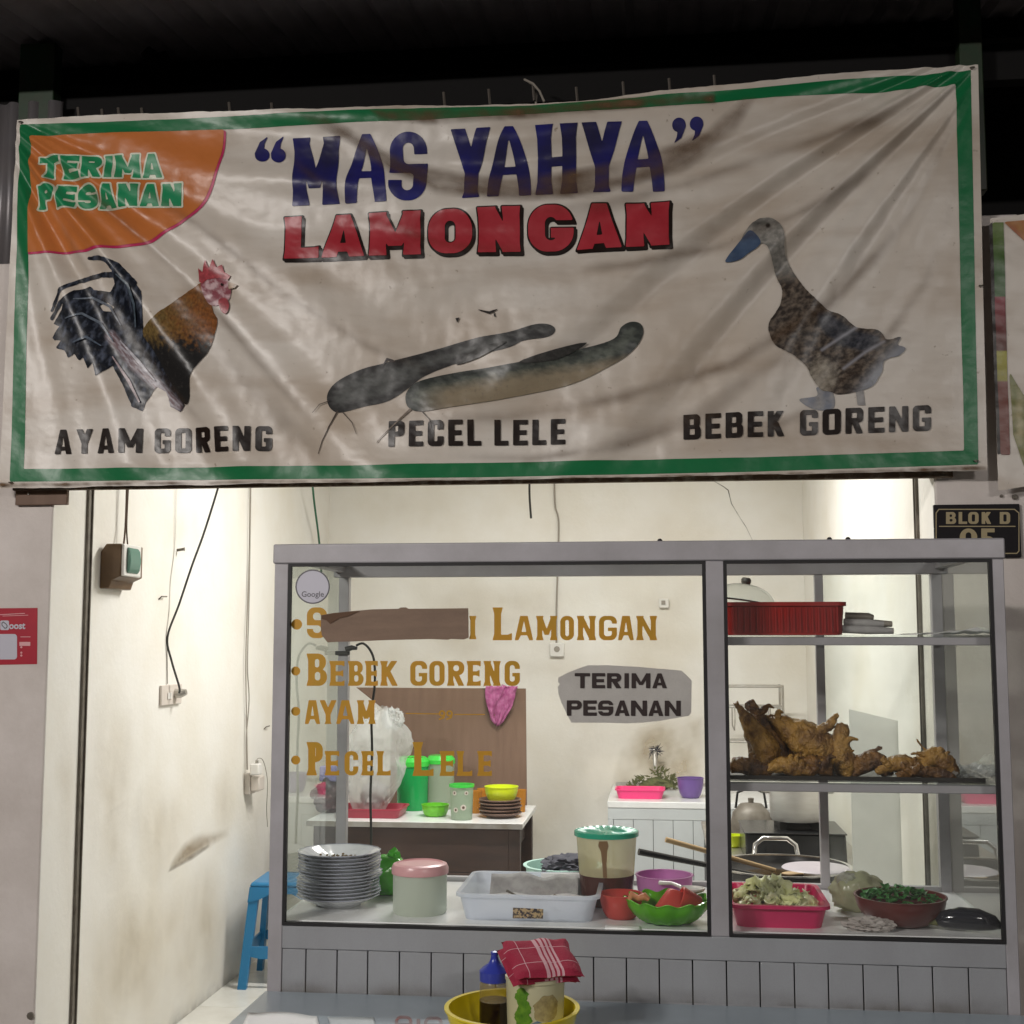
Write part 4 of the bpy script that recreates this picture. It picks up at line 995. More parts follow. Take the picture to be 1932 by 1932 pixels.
# ------------------------------------------------------------------ neighbour's banner at the right edge
YN = 4.02
nb = thing('shop_banner', 'neighbouring banner with green and red strip, cut off by the right edge', 'banner', (1.08, YN, onY(1900, 900, YN).z))
NBP = [(1868, 412), (1990, 398), (2010, 905), (1884, 926)]
def nmap(off):
    def f(px, py):
        px = np.asarray(px); py = np.asarray(py); X, Z = onY_np(px, py, YN)
        return list(zip(X.tolist(), (YN-off-0.006*fbm(X*9, Z*7, 3)).tolist(), Z.tolist()))
    return f
def npatch(pts, name, mat, off, cf=None, cell=3.0):
    xs, ys, X, Y = poly_field(pts, cell); g = G(); V = patch(g, sd_poly(pts, X, Y), xs, ys, nmap(off)); o = g.obj(name, mat, nb, world=True, smooth=180)
    if cf is not None:
        c = np.ones((len(V), 4)); c[:, :3] = cf(V[:, 0], V[:, 1]); paint(o, c)
npatch(NBP, 'sheet', 'banner_vinyl', 0)
def c_strip(x, y):
    t = (y-420)/440; c = mixc((0.10, 0.16, 0.02), (0.035, 0.10, 0.02), t*5); c = c*(t < 0.32)[:, None]
    r_ = mixc((0.22, 0.025, 0.04), (0.10, 0.03, 0.02), (t-0.32)*5); c = c+r_*((t >= 0.32) & (t < 0.55))[:, None]
    g_ = mixc((0.32, 0.30, 0.03), (0.25, 0.22, 0.03), (t-0.55)*6); c = c+g_*((t >= 0.55) & (t < 0.68))[:, None]
    return c+np.array((0.15, 0.035, 0.02))[None]*(t >= 0.68)[:, None]
npatch([(1866, 425), (1872, 418), (1888, 856), (1882, 858)], 'edge_strip', 'banner_black', 0.003)
npatch([(1872, 420), (1893, 420), (1906, 858), (1888, 858)], 'print_strip', 'banner_photo', 0.003, c_strip)
npatch([(1893, 419), (1990, 412), (1990, 505), (1932, 455)], 'print_corner', 'banner_photo', 0.003, lambda x, y: mixc((0.30, 0.07, 0.02), (0.40, 0.20, 0.05), fbm(x/9, y/9, 4)*0.5+0.4))
npatch([(1905, 700), (1932, 745), (1990, 700), (1990, 890), (1932, 880), (1912, 820)], 'print_field', 'banner_photo', 0.003, lambda x, y: mixc((0.16, 0.17, 0.05), (0.42, 0.36, 0.20), fbm(x/8, y/12, 6)*0.6+0.3))

# ------------------------------------------------------------------ display cabinet
XCL, XCR = onY(514, 1300, YCF).x-0.0, onY(1903, 1300, YCF).x
ZT = onY(1200, 1021, YCF).z
ZPT = onY(1200, 1059, YCF).z          # top of the panes
ZPB = onY(936, 1756, YCF).z           # bottom of the panes
ZRB = onY(936, 1801, YCF).z           # bottom of the lower rail
ZBASE = ZPB+0.004                     # top of the cabinet floor
FW = 0.034
XP1, XP2 = onY(540, 1300, YCF).x, onY(1334, 1300, YCF).x      # left pane
XP3, XP4 = onY(1369, 1300, YCF).x, onY(1880, 1300, YCF).x     # right pane
cab = thing('display_cabinet', 'long aluminium and glass food display cabinet with gold lettering on its front', 'cabinet', (XCL, YCF, -0.12))
def C(g, name, mat, parent=None, **k): return g.obj(name, mat, parent or cab, world=True, **k)
bv = dict(bevel=0.002)
# front frame
C(G().box(XCL-0.004, XCR+0.004, YCF-0.004, YCF+0.045, ZPT, ZT), 'top_rail', 'alu', bevel=0.004)
C(G().box(XCL, XP1, YCF, YCF+0.04, -0.12, ZPT-0.0005), 'post', 'alu', **bv)
C(G().box(XP4, XCR, YCF, YCF+0.04, -0.12, ZPT-0.0005), 'post', 'alu', **bv)
C(G().box(XP2, XP3, YCF, YCF+0.04, ZPB, ZPT-0.0005), 'mullion', 'alu', **bv)
C(G().box(XP1, XP4, YCF+0.001, YCF+0.04, ZRB, ZPB), 'bottom_rail', 'alu_panel', **bv)
# rear frame
XA = onY(1547, 1300, YCR).x
C(G().box(XCL+0.016, XCL+0.046, YCR-0.03, YCR, -0.12, ZT-0.0555), 'post', 'alu', **bv)
C(G().box(XCR-0.046, XCR-0.016, YCR-0.03, YCR, -0.12, ZT-0.0555), 'post', 'alu', **bv)
C(G().box(XA-0.012, XA+0.012, YCR-0.03, YCR-0.006, ZBASE, ZT-0.0555), 'post', 'alu', **bv)
C(G().box(XCL, XCR, YCR-0.034, YCR+0.002, ZT-0.055, ZT-0.004), 'top_rail', 'alu', **bv)
C(G().box(XCL+0.046, XCR-0.046, YCR-0.028, YCR-0.002, ZBASE-0.04, ZBASE+0.012), 'bottom_rail', 'alu', **bv)
for X in (XCL+0.006, XCR-0.036):
    C(G().box(X, X+0.03, YCF+0.045, YCR-0.034, ZT-0.04, ZT-0.004), 'side_rail', 'alu', **bv)
C(G().box(XCL+0.002, XCR-0.002, YCF+0.0455, YCR-0.002, ZT-0.0035, ZT+0.004), 'top_panel', 'glass_old', smooth=0)
C(G().box(XCL+0.004, XCR-0.004, YCF+0.041, YCR-0.031, ZBASE-0.02, ZBASE), 'base_board', 'melamine', **bv)
# panes
pane_l = C(G().box(XP1-0.004, XP2+0.004, YCF+0.012, YCF+0.017, ZPB-0.004, ZPT+0.004), 'pane', 'glass', smooth=0)
pane_r = C(G().box(XP3-0.004, XP4+0.004, YCF+0.012, YCF+0.017, ZPB-0.004, ZPT+0.004), 'pane', 'glass', smooth=0)
C(G().box(XCL+0.010, XCL+0.015, YCF+0.041, YCR-0.003, ZBASE+0.002, ZT-0.041), 'pane', 'glass_side', smooth=0)
C(G().box(XCR-0.015, XCR-0.010, YCF+0.041, YCR-0.003, ZBASE+0.002, ZT-0.041), 'pane', 'glass_side', smooth=0)
C(G().box(XA+0.012, XCR-0.047, YCR-0.020, YCR-0.016, ZBASE+0.013, ZT-0.0555), 'pane', 'glass_old', smooth=0)
# black rubber beads
for x0, x1 in ((XP1, XP2), (XP3, XP4)):
    w = 0.0075; y0, y1 = YCF-0.002, YCF+0.0115
    g = G().box(x0, x1, y0, y1, ZPT-w, ZPT-0.0003).box(x0, x1, y0, y1, ZPB+0.0003, ZPB+w)
    g.box(x0, x0+w, y0, y1, ZPB+w, ZPT-w).box(x1-w, x1, y0, y1, ZPB+w, ZPT-w)
    C(g, 'rubber_bead', 'rubber', pane_l if x0 == XP1 else pane_r, smooth=0)
# cladding boards with dark joints below the rail
C(G().box(XP1, XP4, YCF+0.012, YCF+0.03, -0.05, ZRB), 'backing', 'joint_dark', smooth=0)
xj = [XP1]+[onY(p, 1840, YCF).x for p in (576, 635, 693, 753, 813, 874, 935, 996, 1058, 1120, 1182, 1244, 1307, 1371, 1434, 1499, 1563, 1629, 1695, 1760, 1828)]+[XP4]
for a, b in zip(xj[:-1], xj[1:]):
    C(G().box(a+0.0016, b-0.0016, YCF+0.002, YCF+0.011, -0.05, ZRB-0.001), 'board', 'alu_panel', bevel=0.001, seg=1)
g = G(); gp = [(520, 1830), (900, 1838), (1400, 1855), (1905, 1872), (1905, 1915), (1400, 1895), (900, 1882), (520, 1872)]
xs, ys, X, Y = poly_field(gp, 5.0); V = patch(g, sd_poly(gp, X, Y), xs, ys, lambda px, py: [onY(a_, b_, YCF+0.0014) for a_, b_ in zip(px, py)])
o = C(g, 'grime', 'stain_grey', smooth=0); tt = (V[:, 1]-(1830+(V[:, 0]-520)*0.030))/42
dens(o, np.clip(tt, 0, 1)**2*(0.30+0.25*np.clip(fbm(V[:, 0]/25, V[:, 1]/12, 5), -1, 1)))
# shelves on the right
zs1, zs2 = onY(1600, 1202, YCF+0.07).z, onY(1600, 1478, YCF+0.07).z
XS0, XS1 = XP3-0.02, XCR-0.02
for z in (zs1, zs2):
    sh = C(G().box(XS0, XS1, YCF+0.05, YCR-0.036, z+0.0003, z+0.005), 'shelf', 'glass_old', smooth=0)
    C(G().box(XS0, XS1, YCF+0.055, YCF+0.075, z-0.020, z), 'shelf_bar', 'alu', sh, **bv)
    C(G().box(XS0, XS1, YCR-0.062, YCR-0.040, z-0.020, z), 'shelf_bar', 'alu', sh, **bv)
# screws on the top and a few specks
for p in (1245, 1565, 1600):
    a = onY(p, 1019, YCF+0.02)
    C(G().lathe([(0.006, 0), (0.006, 0.004), (0.003, 0.007)], 8, (a.x, a.y, ZT+0.0)), 'screw', 'rubber')

# gold lettering on the left pane
YG = YCF+0.0115
def gmap(px, py):
    px = np.asarray(px); py = np.asarray(py); X, Z = onY_np(px, py, YG); return list(zip(X.tolist(), [YG]*len(X), Z.tolist()))
def gtext(rows):
    for items, t, b in rows:
        letters(g := G(), items, (500, t, 1300, t), (500, b, 1300, b), GLS, gmap, 1.1); C(g, 'lettering', 'gold_paint', pane_l, smooth=0)
gtext([([('S', 579, 617)], 1146, 1204), ([('I', 884, 900)], 1162, 1206), ([('L', 929, 966)], 1146, 1208),
       ([('A', 971, 1006), ('M', 1011, 1052), ('O', 1057, 1083), ('N', 1088, 1125), ('G', 1130, 1164), ('A', 1166, 1196), ('N', 1200, 1240)], 1162, 1208)])
gtext([([('B', 578, 617)], 1233, 1294), ([('E', 621, 650), ('B', 656, 686), ('E', 688, 713), ('K', 717, 752)], 1247, 1294), ([('G', 774, 806), ('O', 810, 839), ('R', 843, 877), ('E', 880, 907), ('N', 912, 945), ('G', 952, 981)], 1247, 1294)])
gtext([([('A', 575, 604), ('Y', 602, 636), ('A', 634, 669), ('M', 673, 709)], 1321, 1366)])
gtext([([('P', 578, 609)], 1400, 1463), ([('E', 612, 640), ('C', 650, 676), ('E', 681, 705), ('L', 710, 737)], 1417, 1463), ([('L', 778, 818)], 1400, 1464), ([('E', 829, 857), ('L', 861, 891), ('E', 900, 928)], 1417, 1464)])
for cx, cy, r_ in ((560, 1178, 10), (558, 1266, 8.5), (558, 1342, 8.5), (558, 1434, 8.5)):
    pts = [(cx+r_*math.cos(i*math.pi/12), cy+r_*math.sin(i*math.pi/12)) for i in range(24)]
    xs, ys, X, Y = poly_field(pts, 1.0); patch(g := G(), np.hypot(X-cx, Y-cy)-r_, xs, ys, gmap)
    C(g, 'bullet_dot', 'gold_paint', pane_l, smooth=0)
g = G(); pts = [(760, 1335), (920, 1360)]
xs, ys, X, Y = poly_field(pts, 0.9)
F = sd_line([(766, 1346), (826, 1347)], 0.9, X, Y); F = np.minimum(F, sd_line([(858, 1348), (914, 1348)], 0.9, X, Y))
for k in (0, 14):
    F = np.minimum(F, np.abs(np.hypot(X-(834+k), Y-1346)-4.5)-1.6); F = np.minimum(F, sd_line([(839+k, 1346), (837+k, 1354), (829+k, 1357)], 1.5, X, Y))
F = np.minimum(F, sd_line([(826, 1347), (830, 1346)], 0.9, X, Y))
patch(g, F, xs, ys, gmap); C(g, 'ornament', 'gold_paint', pane_l, smooth=0)

# ---- things stuck on the glass
def flat_thing(name, label, cat, pts, Y, th, mat, cell=1.2, rough=0.0):
    """a cut sheet of real thickness lying against the plane Y"""
    cx = sum(p[0] for p in pts)/len(pts); cy = max(p[1] for p in pts)
    base = onY(cx, cy, Y); t = thing(name, label, cat, base)
    fr = [onY(a, b, Y) for a, b in pts]
    G().prism([(p.x, Y-th, p.z) for p in fr], (0, th, 0)).obj('sheet', mat, t, world=True, smooth=0)
    return t
YO = YCF+0.0118
def lmap(Y):
    def f(px, py):
        px = np.asarray(px); py = np.asarray(py); X, Z = onY_np(px, py, Y); return list(zip(X.tolist(), [Y]*len(X), Z.tolist()))
    return f
def H5(l): return [(512+x*0.2733, 1024+y*0.2733) for x, y in l]
def H6(l): return [(960+x*0.2485, 1024+y*0.2485) for x, y in l]
strip = H5([(345, 500), (430, 485), (560, 472), (700, 460), (880, 456), (895, 447), (930, 446), (948, 456), (1100, 455), (1360, 452), (1362, 655), (1330, 668), (1240, 664), (1220, 670), (1100, 665), (800, 672), (560, 682), (450, 685), (390, 688), (352, 640), (345, 600)])
cs = flat_thing('cardboard_strip', 'torn brown cardboard strip taped over the first painted word on the glass', 'cardboard', strip, YO-0.003, 0.004, 'cardboard')
fold = H5([(346, 502), (430, 487), (560, 474), (610, 472), (520, 510), (470, 520), (430, 545), (405, 560), (380, 535), (346, 525)])
G().prism([(p.x, YO-0.009, p.z) for p in [onY(a, b, YO-0.009) for a, b in fold]], (0, 0.0015, 0)).obj('torn_layer', 'cardboard_dark', cs, world=True, smooth=0)
sgn = H6([(375, 1025), (430, 995), (500, 965), (600, 930), (750, 930), (950, 940), (1130, 955), (1310, 970), (1355, 1010), (1388, 1045), (1387, 1180), (1385, 1290), (1365, 1315), (1300, 1325), (1150, 1352), (1020, 1365), (900, 1371), (700, 1366), (475, 1366), (430, 1280), (400, 1215), (378, 1150), (372, 1095), (388, 1072), (375, 1060)])
gs = flat_thing('paper_sign', 'hand cut grey card with black lettering taped to the cabinet glass', 'sign', sgn, YO-0.003, 0.002, 'paper_grey')
letters(g := G(), spans('TERIMA', 960+500*0.2485, 960+1200*0.2485, 3.5), (1000, 1269.5, 1300, 1270.5), (1000, 1298.5, 1300, 1298.5), BLK, lmap(YO-0.0065), 0.9)
g.obj('lettering', 'ink', gs, world=True, smooth=0)
letters(g := G(), spans('PESANAN', 960+440*0.2485, 960+1305*0.2485, 2.5), (1000, 1321, 1300, 1322), (1000, 1350, 1300, 1351), BLK, lmap(YO-0.0065), 0.9)
g.obj('lettering', 'ink', gs, world=True, smooth=0)

disc = [(590+32.5*math.cos(i*math.pi/18), 1107+32.5*math.sin(i*math.pi/18)) for i in range(36)]
stk = flat_thing('round_sticker', 'round pale sticker with dark rim in the top left corner of the glass', 'sticker', disc, YO-0.001, 0.001, 'sticker_grey')
disc = [(590+30*math.cos(i*math.pi/18), 1107+30*math.sin(i*math.pi/18)) for i in range(36)]
G().prism([(p.x, YO-0.0032, p.z) for p in [onY(a, b, YO-0.003) for a, b in disc]], (0, 0.0008, 0)).obj('face', 'sticker_white', stk, world=True, smooth=0)

def btext(s, px0, px1, py_base, Y, mat, parent, bold=0.0):
    """lettering in the plain built-in face, fitted between two picture columns on the plane Y"""
    cu = bpy.data.curves.new('t', 'FONT'); cu.body = s; cu.offset = bold; cu.resolution_u = 4
    o = bpy.data.objects.new('t', cu); COL.objects.link(o)
    dg = bpy.context.evaluated_depsgraph_get(); me = bpy.data.meshes.new_from_object(o.evaluated_get(dg))
    V = [tuple(q.co) for q in me.vertices]; F = [tuple(p.vertices) for p in me.polygons]
    bpy.data.objects.remove(o); bpy.data.curves.remove(cu); bpy.data.meshes.remove(me)
    x0, x1 = min(p[0] for p in V), max(p[0] for p in V)
    a, b = onY(px0, py_base, Y), onY(px1, py_base, Y); k = (b.x-a.x)/(x1-x0)
    g = G().add([(a.x+(p[0]-x0)*k, Y, a.z+p[1]*k) for p in V], F)
    return g.obj('lettering', mat, parent, world=True, smooth=0)
btext('Google', 569, 611, 1126, YO-0.0036, 'sticker_grey', stk, 0.01)

# ------------------------------------------------------------------ block sign on the right pillar
YSG = YP-0.006
sg = thing('block_sign', 'black house number plate with gold lettering on the right pillar, half hidden by the cabinet', 'sign', onY(1842, 1050, YSG))
a, b = onY(1760, 953, YSG), onY(1926, 1052, YSG)
G().box(a.x, b.x, YSG-0.010, YSG+0.003, b.z, a.z).obj('plate', 'sign_black', sg, world=True, bevel=0.002)
ysl = YSG-0.0112
def bl(x, y): return (1760+x*0.1035, 880+y*0.1035)
pts = [bl(0, 700), bl(1640, 1700)]; xs, ys, X, Y = poly_field(pts, 0.6)
fr_ = [bl(60, 1900-200), bl(60, 850), bl(110, 782), bl(1490, 782), bl(1570, 850), bl(1570, 1540), bl(1530, 1585), bl(60, 1585), bl(60, 1500)]
patch(g := G(), sd_line(fr_, 1.0, X, Y), xs, ys, lmap(ysl)); g.obj('border_line', 'sign_gold', sg, world=True, smooth=0)
patch(g := G(), sd_line([bl(120, 1092), bl(1500, 1092)], 0.9, X, Y), xs, ys, lmap(ysl)); g.obj('rule_line', 'sign_gold', sg, world=True, smooth=0)
SL = dict(t=0.30, h=0.2, e=0.0, r=0.3)
letters(g := G(), [(c, *[1760+v_*0.1035 for v_ in s]) for c, s in (('B', (240, 425)), ('L', (470, 625)), ('O', (645, 835)), ('K', (890, 1070)))], (1700, 966, 1932, 966), (1700, 988.5, 1932, 988.5), SL, lmap(ysl), 0.6)
g.obj('lettering', 'sign_gold', sg, world=True, smooth=0)
letters(g := G(), [('D', 1760+1220*0.1035, 1760+1410*0.1035)], (1700, 966, 1932, 966), (1700, 988.5, 1932, 988.5), SL, lmap(ysl), 0.6)
g.obj('lettering', 'sign_gold', sg, world=True, smooth=0)
letters(g := G(), [(c, *[1760+v_*0.1035 for v_ in s]) for c, s in (('0', (490, 810)), ('5', (870, 1140)))], (1700, 997, 1932, 997), (1700, 1040, 1932, 1040), dict(t=0.26, h=0.17, e=0, r=0.5), lmap(ysl), 0.8)
g.obj('lettering', 'sign_gold', sg, world=True, smooth=0)
# bolt holes beside it
for i, (p, q, r_) in enumerate(((1915, 938, 5.5), (1889, 936, 3.0))):
    a = onY(p, q, YP-0.004); s_ = r_*YP/FPX
    t = thing('bolt', ['large rusty bolt head near the top of the right pillar', 'small rusty bolt head near the top of the right pillar'][i], 'bolt', (a.x, YP-0.003, a.z))
    G().tube([(0, 0, 0), (0, -0.006, 0)], s_, 8).obj('head', 'rail_metal', t); G().tube([(0, -0.006, 0), (0, -0.010, 0)], s_*0.5, 8).obj('shank', 'rail_metal', t)
a = onY(58, 1916, YP-0.004)
t = thing('bolt', 'rusty bolt head low on the left pillar', 'bolt', (a.x, YP-0.003, a.z))
G().tube([(0, 0, 0), (0, -0.006, 0)], 0.012, 8).obj('head', 'rail_metal', t)

# ------------------------------------------------------------------ red payment sticker on the left pillar
YST = YP-0.0035
rs = flat_thing('payment_sticker', 'red square payment sticker with white lettering on the left pillar', 'sticker', [(-45, 1148), (71, 1147), (70, 1253), (-45, 1255)], YST, 0.001, 'sticker_red')
def rp(F, xs, ys, mat, off): patch(g := G(), F, xs, ys, lmap(YST-off)); g.obj('print', mat, rs, world=True, smooth=0)
bx = lambda x, y: (x*0.08283, 1120+y*0.08283)
pts = [(-45, 1145), (72, 1256)]; xs, ys, X, Y = poly_field(pts, 0.6)
rp(np.minimum(sd_rr(-45, bx(0, 920)[1], bx(388, 0)[0], bx(0, 1500)[1], 6, X, Y), sd_rr(0.3, bx(0, 612)[1], bx(205, 0)[0], bx(0, 830)[1], 3, X, Y)), xs, ys, 'sticker_white', 0.0016)
F = sd_rr(*bx(440, 1100), *bx(690, 1190), 0.5, X, Y)
for yy in (1220, 1345, 1410): F = np.minimum(F, np.hypot(X-bx(485, 0)[0], Y-bx(0, yy)[1])-2.0)
F = np.minimum(F, sd_line([bx(0, 480), bx(560, 450)], 0.7, X, Y)); F = np.minimum(F, sd_line([bx(60, 510), bx(640, 490)], 0.5, X, Y)); F = np.minimum(F, sd_line([bx(470, 985), bx(690, 985)], 0.6, X, Y))
rp(F, xs, ys, 'sticker_pink', 0.0016)
hrt = [bx(*q) for q in ((110, 790), (45, 720), (45, 670), (75, 645), (105, 670), (135, 690), (165, 735), (150, 780))]
rp(np.abs(sd_poly(hrt, X, Y))-0.9, xs, ys, 'sticker_grey', 0.002)
btext('oost', bx(205, 0)[0], bx(575, 0)[0], bx(0, 800)[1], YST-0.0018, 'sticker_white', rs, 0.03)
rp2 = [(0, 1257.5), (60, 1256)]; xs, ys, X, Y = poly_field(rp2, 0.6, 2); F = sd_line([(0, 1259), (15, 1259)], 0.6, X, Y); F = np.minimum(F, sd_line([(22, 1258.6), (60, 1258)], 1.0, X, Y))

# ------------------------------------------------------------------ things on the left wall
XL_ = XWL+0.001
lp = onX(230, 1075, XWL+0.04)
em = thing('emergency_lamp', 'brown backed emergency lamp with green lens on the left wall', 'lamp', (XWL, lp.y, onX(230, 1112, XWL+0.04).z))
zt_, zb_ = onX(230, 1030, XWL+0.03).z-em.location.z, 0.0
h_ = zt_
g = G().prism([(0, -0.10, 0), (0.035, -0.10, 0), (0.045, -0.10, 0.03), (0.078, -0.10, 0.045), (0.078, -0.10, h_), (0.02, -0.10, h_), (0, -0.10, h_-0.03)], (0, 0.20, 0)); g.obj('housing', 'brown_plastic', em, bevel=0.004)
G().box(0.0785, 0.090, -0.098, 0.06, 0.045, h_).obj('bezel', 'white_plastic', em, bevel=0.005)
g = G(); prof = [(0.0905, -0.05), (0.101, -0.036), (0.106, 0.0), (0.101, 0.036), (0.0905, 0.05)]
g.prism([(x, -0.075, 0.045+(h_-0.045)/2+z) for x, z in prof], (0, 0.10, 0)); g.obj('lens', 'green_lens', em, bevel=0.006)
def cord(name, label, pts, r, mat, cat='cable', n=6):
    # smooth the run a little
    P_ = [Vector(p) for p in pts]; Q = []
    for i in range(len(P_)-1):
        p0_ = P_[max(i-1, 0)]; p1_ = P_[i]; p2_ = P_[i+1]; p3_ = P_[min(i+2, len(P_)-1)]
        for k in range(6):
            t = k/6
            Q.append(0.5*((2*p1_)+(p2_-p0_)*t+(2*p0_-5*p1_+4*p2_-p3_)*t*t+(3*p1_-p0_-3*p2_+p3_)*t*t*t))
    Q.append(P_[-1])
    return tag(G().tube(Q, r, n).obj(name, mat), label, cat)
cord('twisted_cable', 'brown cord running down to the emergency lamp, its nearer strand', [onX(240, 880, XWL+0.03), onX(238, 960, XWL+0.03), onX(236, 1000, XWL+0.03), onX(233, 1031, XWL+0.035)], 0.0035, 'brown_cord')
cord('twisted_cable', 'brown cord running down to the emergency lamp, its farther strand', [onX(244, 880, XWL+0.03), onX(240, 960, XWL+0.03), onX(239, 1000, XWL+0.03), onX(241, 1031, XWL+0.035)], 0.003, 'brown_cord')
cord('power_cord', 'black power cord slanting down across the left wall to the socket', [onX(425, 870, XWL+0.20), onX(410, 925, XWL+0.17), onX(385, 1005, XWL+0.12), onX(362, 1068, XWL+0.085), onX(338, 1140, XWL+0.04), onX(316, 1202, XWL+0.006), onX(324, 1248, XWL+0.02), onX(338, 1295, XWL+0.05), onX(338, 1308, XWL+0.052)], 0.0045, 'black_cord')
cord('wall_cable', 'thin white cable line running from the cord bend down to the socket', [onX(315, 1205, XL_), onX(316, 1290, XL_)], 0.0015, 'grey_cord')
so = thing('wall_socket', 'white square wall socket with a grey plug on the left wall', 'socket', onX(316, 1330, XWL))
dz = onX(316, 1292, XWL).z-so.location.z; yy0 = onX(300, 1310, XWL).y-so.location.y; yy1 = onX(338, 1310, XWL).y-so.location.y
G().box(0, 0.012, yy0, yy1, 0, dz).obj('plate', 'cream_plastic', so, bevel=0.003)
ym = (yy0+yy1)/2
G().box(0.0125, 0.016, ym-0.05, ym-0.01, dz*0.3, dz*0.62).obj('switch', 'white_plastic', so, bevel=0.001)
G().tube([(0.012, ym+0.035, dz*0.55), (0.035, ym+0.035, dz*0.55), (0.06, ym+0.035, dz*0.62)], [0.02, 0.02, 0.012], 10).obj('plug', 'steel_rough', so)
cord('twin_cable', 'pale twin cable hanging down the left wall to the adaptor, left strand', [onX(472, 870, XL_+0.01), onX(471, 1000, XL_+0.01), onX(468, 1120, XL_+0.01), onX(464, 1250, XL_+0.012), onX(466, 1400, XL_+0.01), onX(467, 1452, XL_+0.01)], 0.003, 'grey_cord')
cord('twin_cable', 'pale twin cable hanging down the left wall to the adaptor, right strand', [onX(474, 870, XL_+0.014), onX(472, 1010, XL_+0.014), onX(470, 1130, XL_+0.012), onX(467, 1255, XL_+0.012), onX(470, 1320, XL_+0.014), onX(465, 1390, XL_+0.012), onX(466, 1452, XL_+0.012)], 0.003, 'grey_cord')
ad = thing('wall_adaptor', 'cream multi plug adaptor low on the left wall beside the cabinet', 'socket', onX(466, 1497, XWL))
dz = onX(466, 1458, XWL).z-ad.location.z
G().box(0, 0.03, -0.05, 0.05, 0, dz).obj('body', 'cream_plastic', ad, bevel=0.004)
G().box(0.0305, 0.075, -0.045, 0.045, dz*0.15, dz*0.85).obj('plug_block', 'cream_plastic', ad, bevel=0.006)
ch = thing('phone_charger', 'small white phone charger plugged in above the adaptor', 'charger', onX(482, 1461, XWL+0.06)+Vector((0, 0, -0.002)))
G().box(-0.02, 0.025, -0.03, 0.03, 0, 0.055).obj('body', 'white_plastic', ch, bevel=0.006)
G().tube([(0.005, 0, 0.055), (0.006, 0, 0.07)], 0.008, 8).obj('plug', 'steel_rough', ch)
cord('charger_cable', 'thin grey charger cable looping over and down behind the cabinet edge', [onX(483, 1437, XWL+0.065), onX(487, 1431, XWL+0.07), onX(495, 1433, XWL+0.08), onX(501, 1450, XWL+0.09), onX(505, 1480, XWL+0.09), onX(503, 1525, XWL+0.06), onX(505, 1560, XWL+0.06)], 0.002, 'grey_cord')
for i, (p, q, lb_) in enumerate(((334, 1038, 'short dark nail high on the left wall right of the emergency lamp'), (303, 1126, 'small bent hook on the left wall below the emergency lamp'), (500, 1371, 'small bent hook on the left wall close to the cabinet'))):
    a = onX(p, q, XWL)
    if i == 0: tag(G().tube([a, a+Vector((0.03, 0, 0.004)), a+Vector((0.032, 0, 0.004))], [0.006, 0.006, 0.009], 8).obj('nail', 'rail_metal'), lb_, 'nail')
    else: tag(G().tube([a+Vector((0, -0.02, -0.012)), a+Vector((0.012, -0.02, 0)), a+Vector((0.014, 0.03, 0.002))], 0.003, 6).obj('wall_hook', 'rail_metal'), lb_, 'hook')

# back wall fittings
cord('green_cable', 'dark green cable running down the far left corner of the kiosk', [onX(586, 870, XWL+0.10), onX(592, 940, XWL+0.08), onX(603, 1030, XWL+0.04), onX(608, 1120, XWL+0.02)], 0.006, 'green_cord')
cord('hanging_wire', 'short stiff dark wire hanging below the banner', [onY(1000, 880, 5.2), onY(999, 930, 5.2), onY(1002, 978, 5.2)], 0.005, 'black_cord')
cord('socket_cable', 'grey cable on the back wall leading down to a socket', [onY(1046, 870, YB-0.012), onY(1047, 950, YB-0.012), onY(1054, 985, YB-0.012), onY(1052, 1080, YB-0.012), onY(1050, 1150, YB-0.012), onY(1050, 1214, YB-0.012)], 0.006, 'grey_cord')
def wall_box(name, label, px0, px1, py0, py1, extra):
    a, b = onY(px0, py0, YB), onY(px1, py1, YB); t = thing(name, label, 'socket', ((a.x+b.x)/2, YB, b.z))
    w, h = (b.x-a.x)/2, a.z-b.z
    G().box(-w, w, -0.03, 0, 0, h).obj('plate', 'white_plastic', t, bevel=0.005)
    extra(t, w, h)
def so1(t, w, h): G().tube([(0, -0.031, h*0.55), (0, -0.034, h*0.55)], w*0.42, 14).obj('outlet', 'stain_dark' if 'stain_dark' in MATS else 'grey_cord', t)
wall_box('wall_socket', 'white socket box on the back wall seen just under the gold word', 1038, 1065, 1213, 1239, so1)
def so2(t, w, h): G().box(-w*0.5, w*0.3, -0.036, -0.031, h*0.35, h*0.8).obj('switch', 'grey_cord', t, bevel=0.001)
wall_box('wall_switch', 'small white light switch high on the back wall near the mullion', 1243, 1262, 1130, 1147, so2)
print('structure done')

# ================================================================== FRONT TABLE AND WHAT STANDS ON IT
ZTB = onY(506, 1868, YCF).z
tb = thing('serving_table', 'blue grey laminated table standing in front of the display cabinet', 'table', (0, 2.75, -0.12))
xt0 = onZ(465, 1900, ZTB).x
g = G().box(xt0, 1.02, 2.30, YCF-0.006, ZTB-0.028, ZTB); g.obj('table_top', 'table_top', tb, world=True, bevel=0.004)
for X in (xt0+0.05, 0.95):
    for Y in (2.36, YCF-0.06):
        G().box(X-0.02, X+0.02, Y-0.02, Y+0.02, -0.12, ZTB-0.0285).obj('leg', 'table_leg', tb, world=True, bevel=0.002)
for Y in (2.36, YCF-0.06):
    G().box(xt0+0.071, 0.929, Y-0.012, Y+0.012, ZTB-0.09, ZTB-0.029).obj('apron', 'table_leg', tb, world=True)
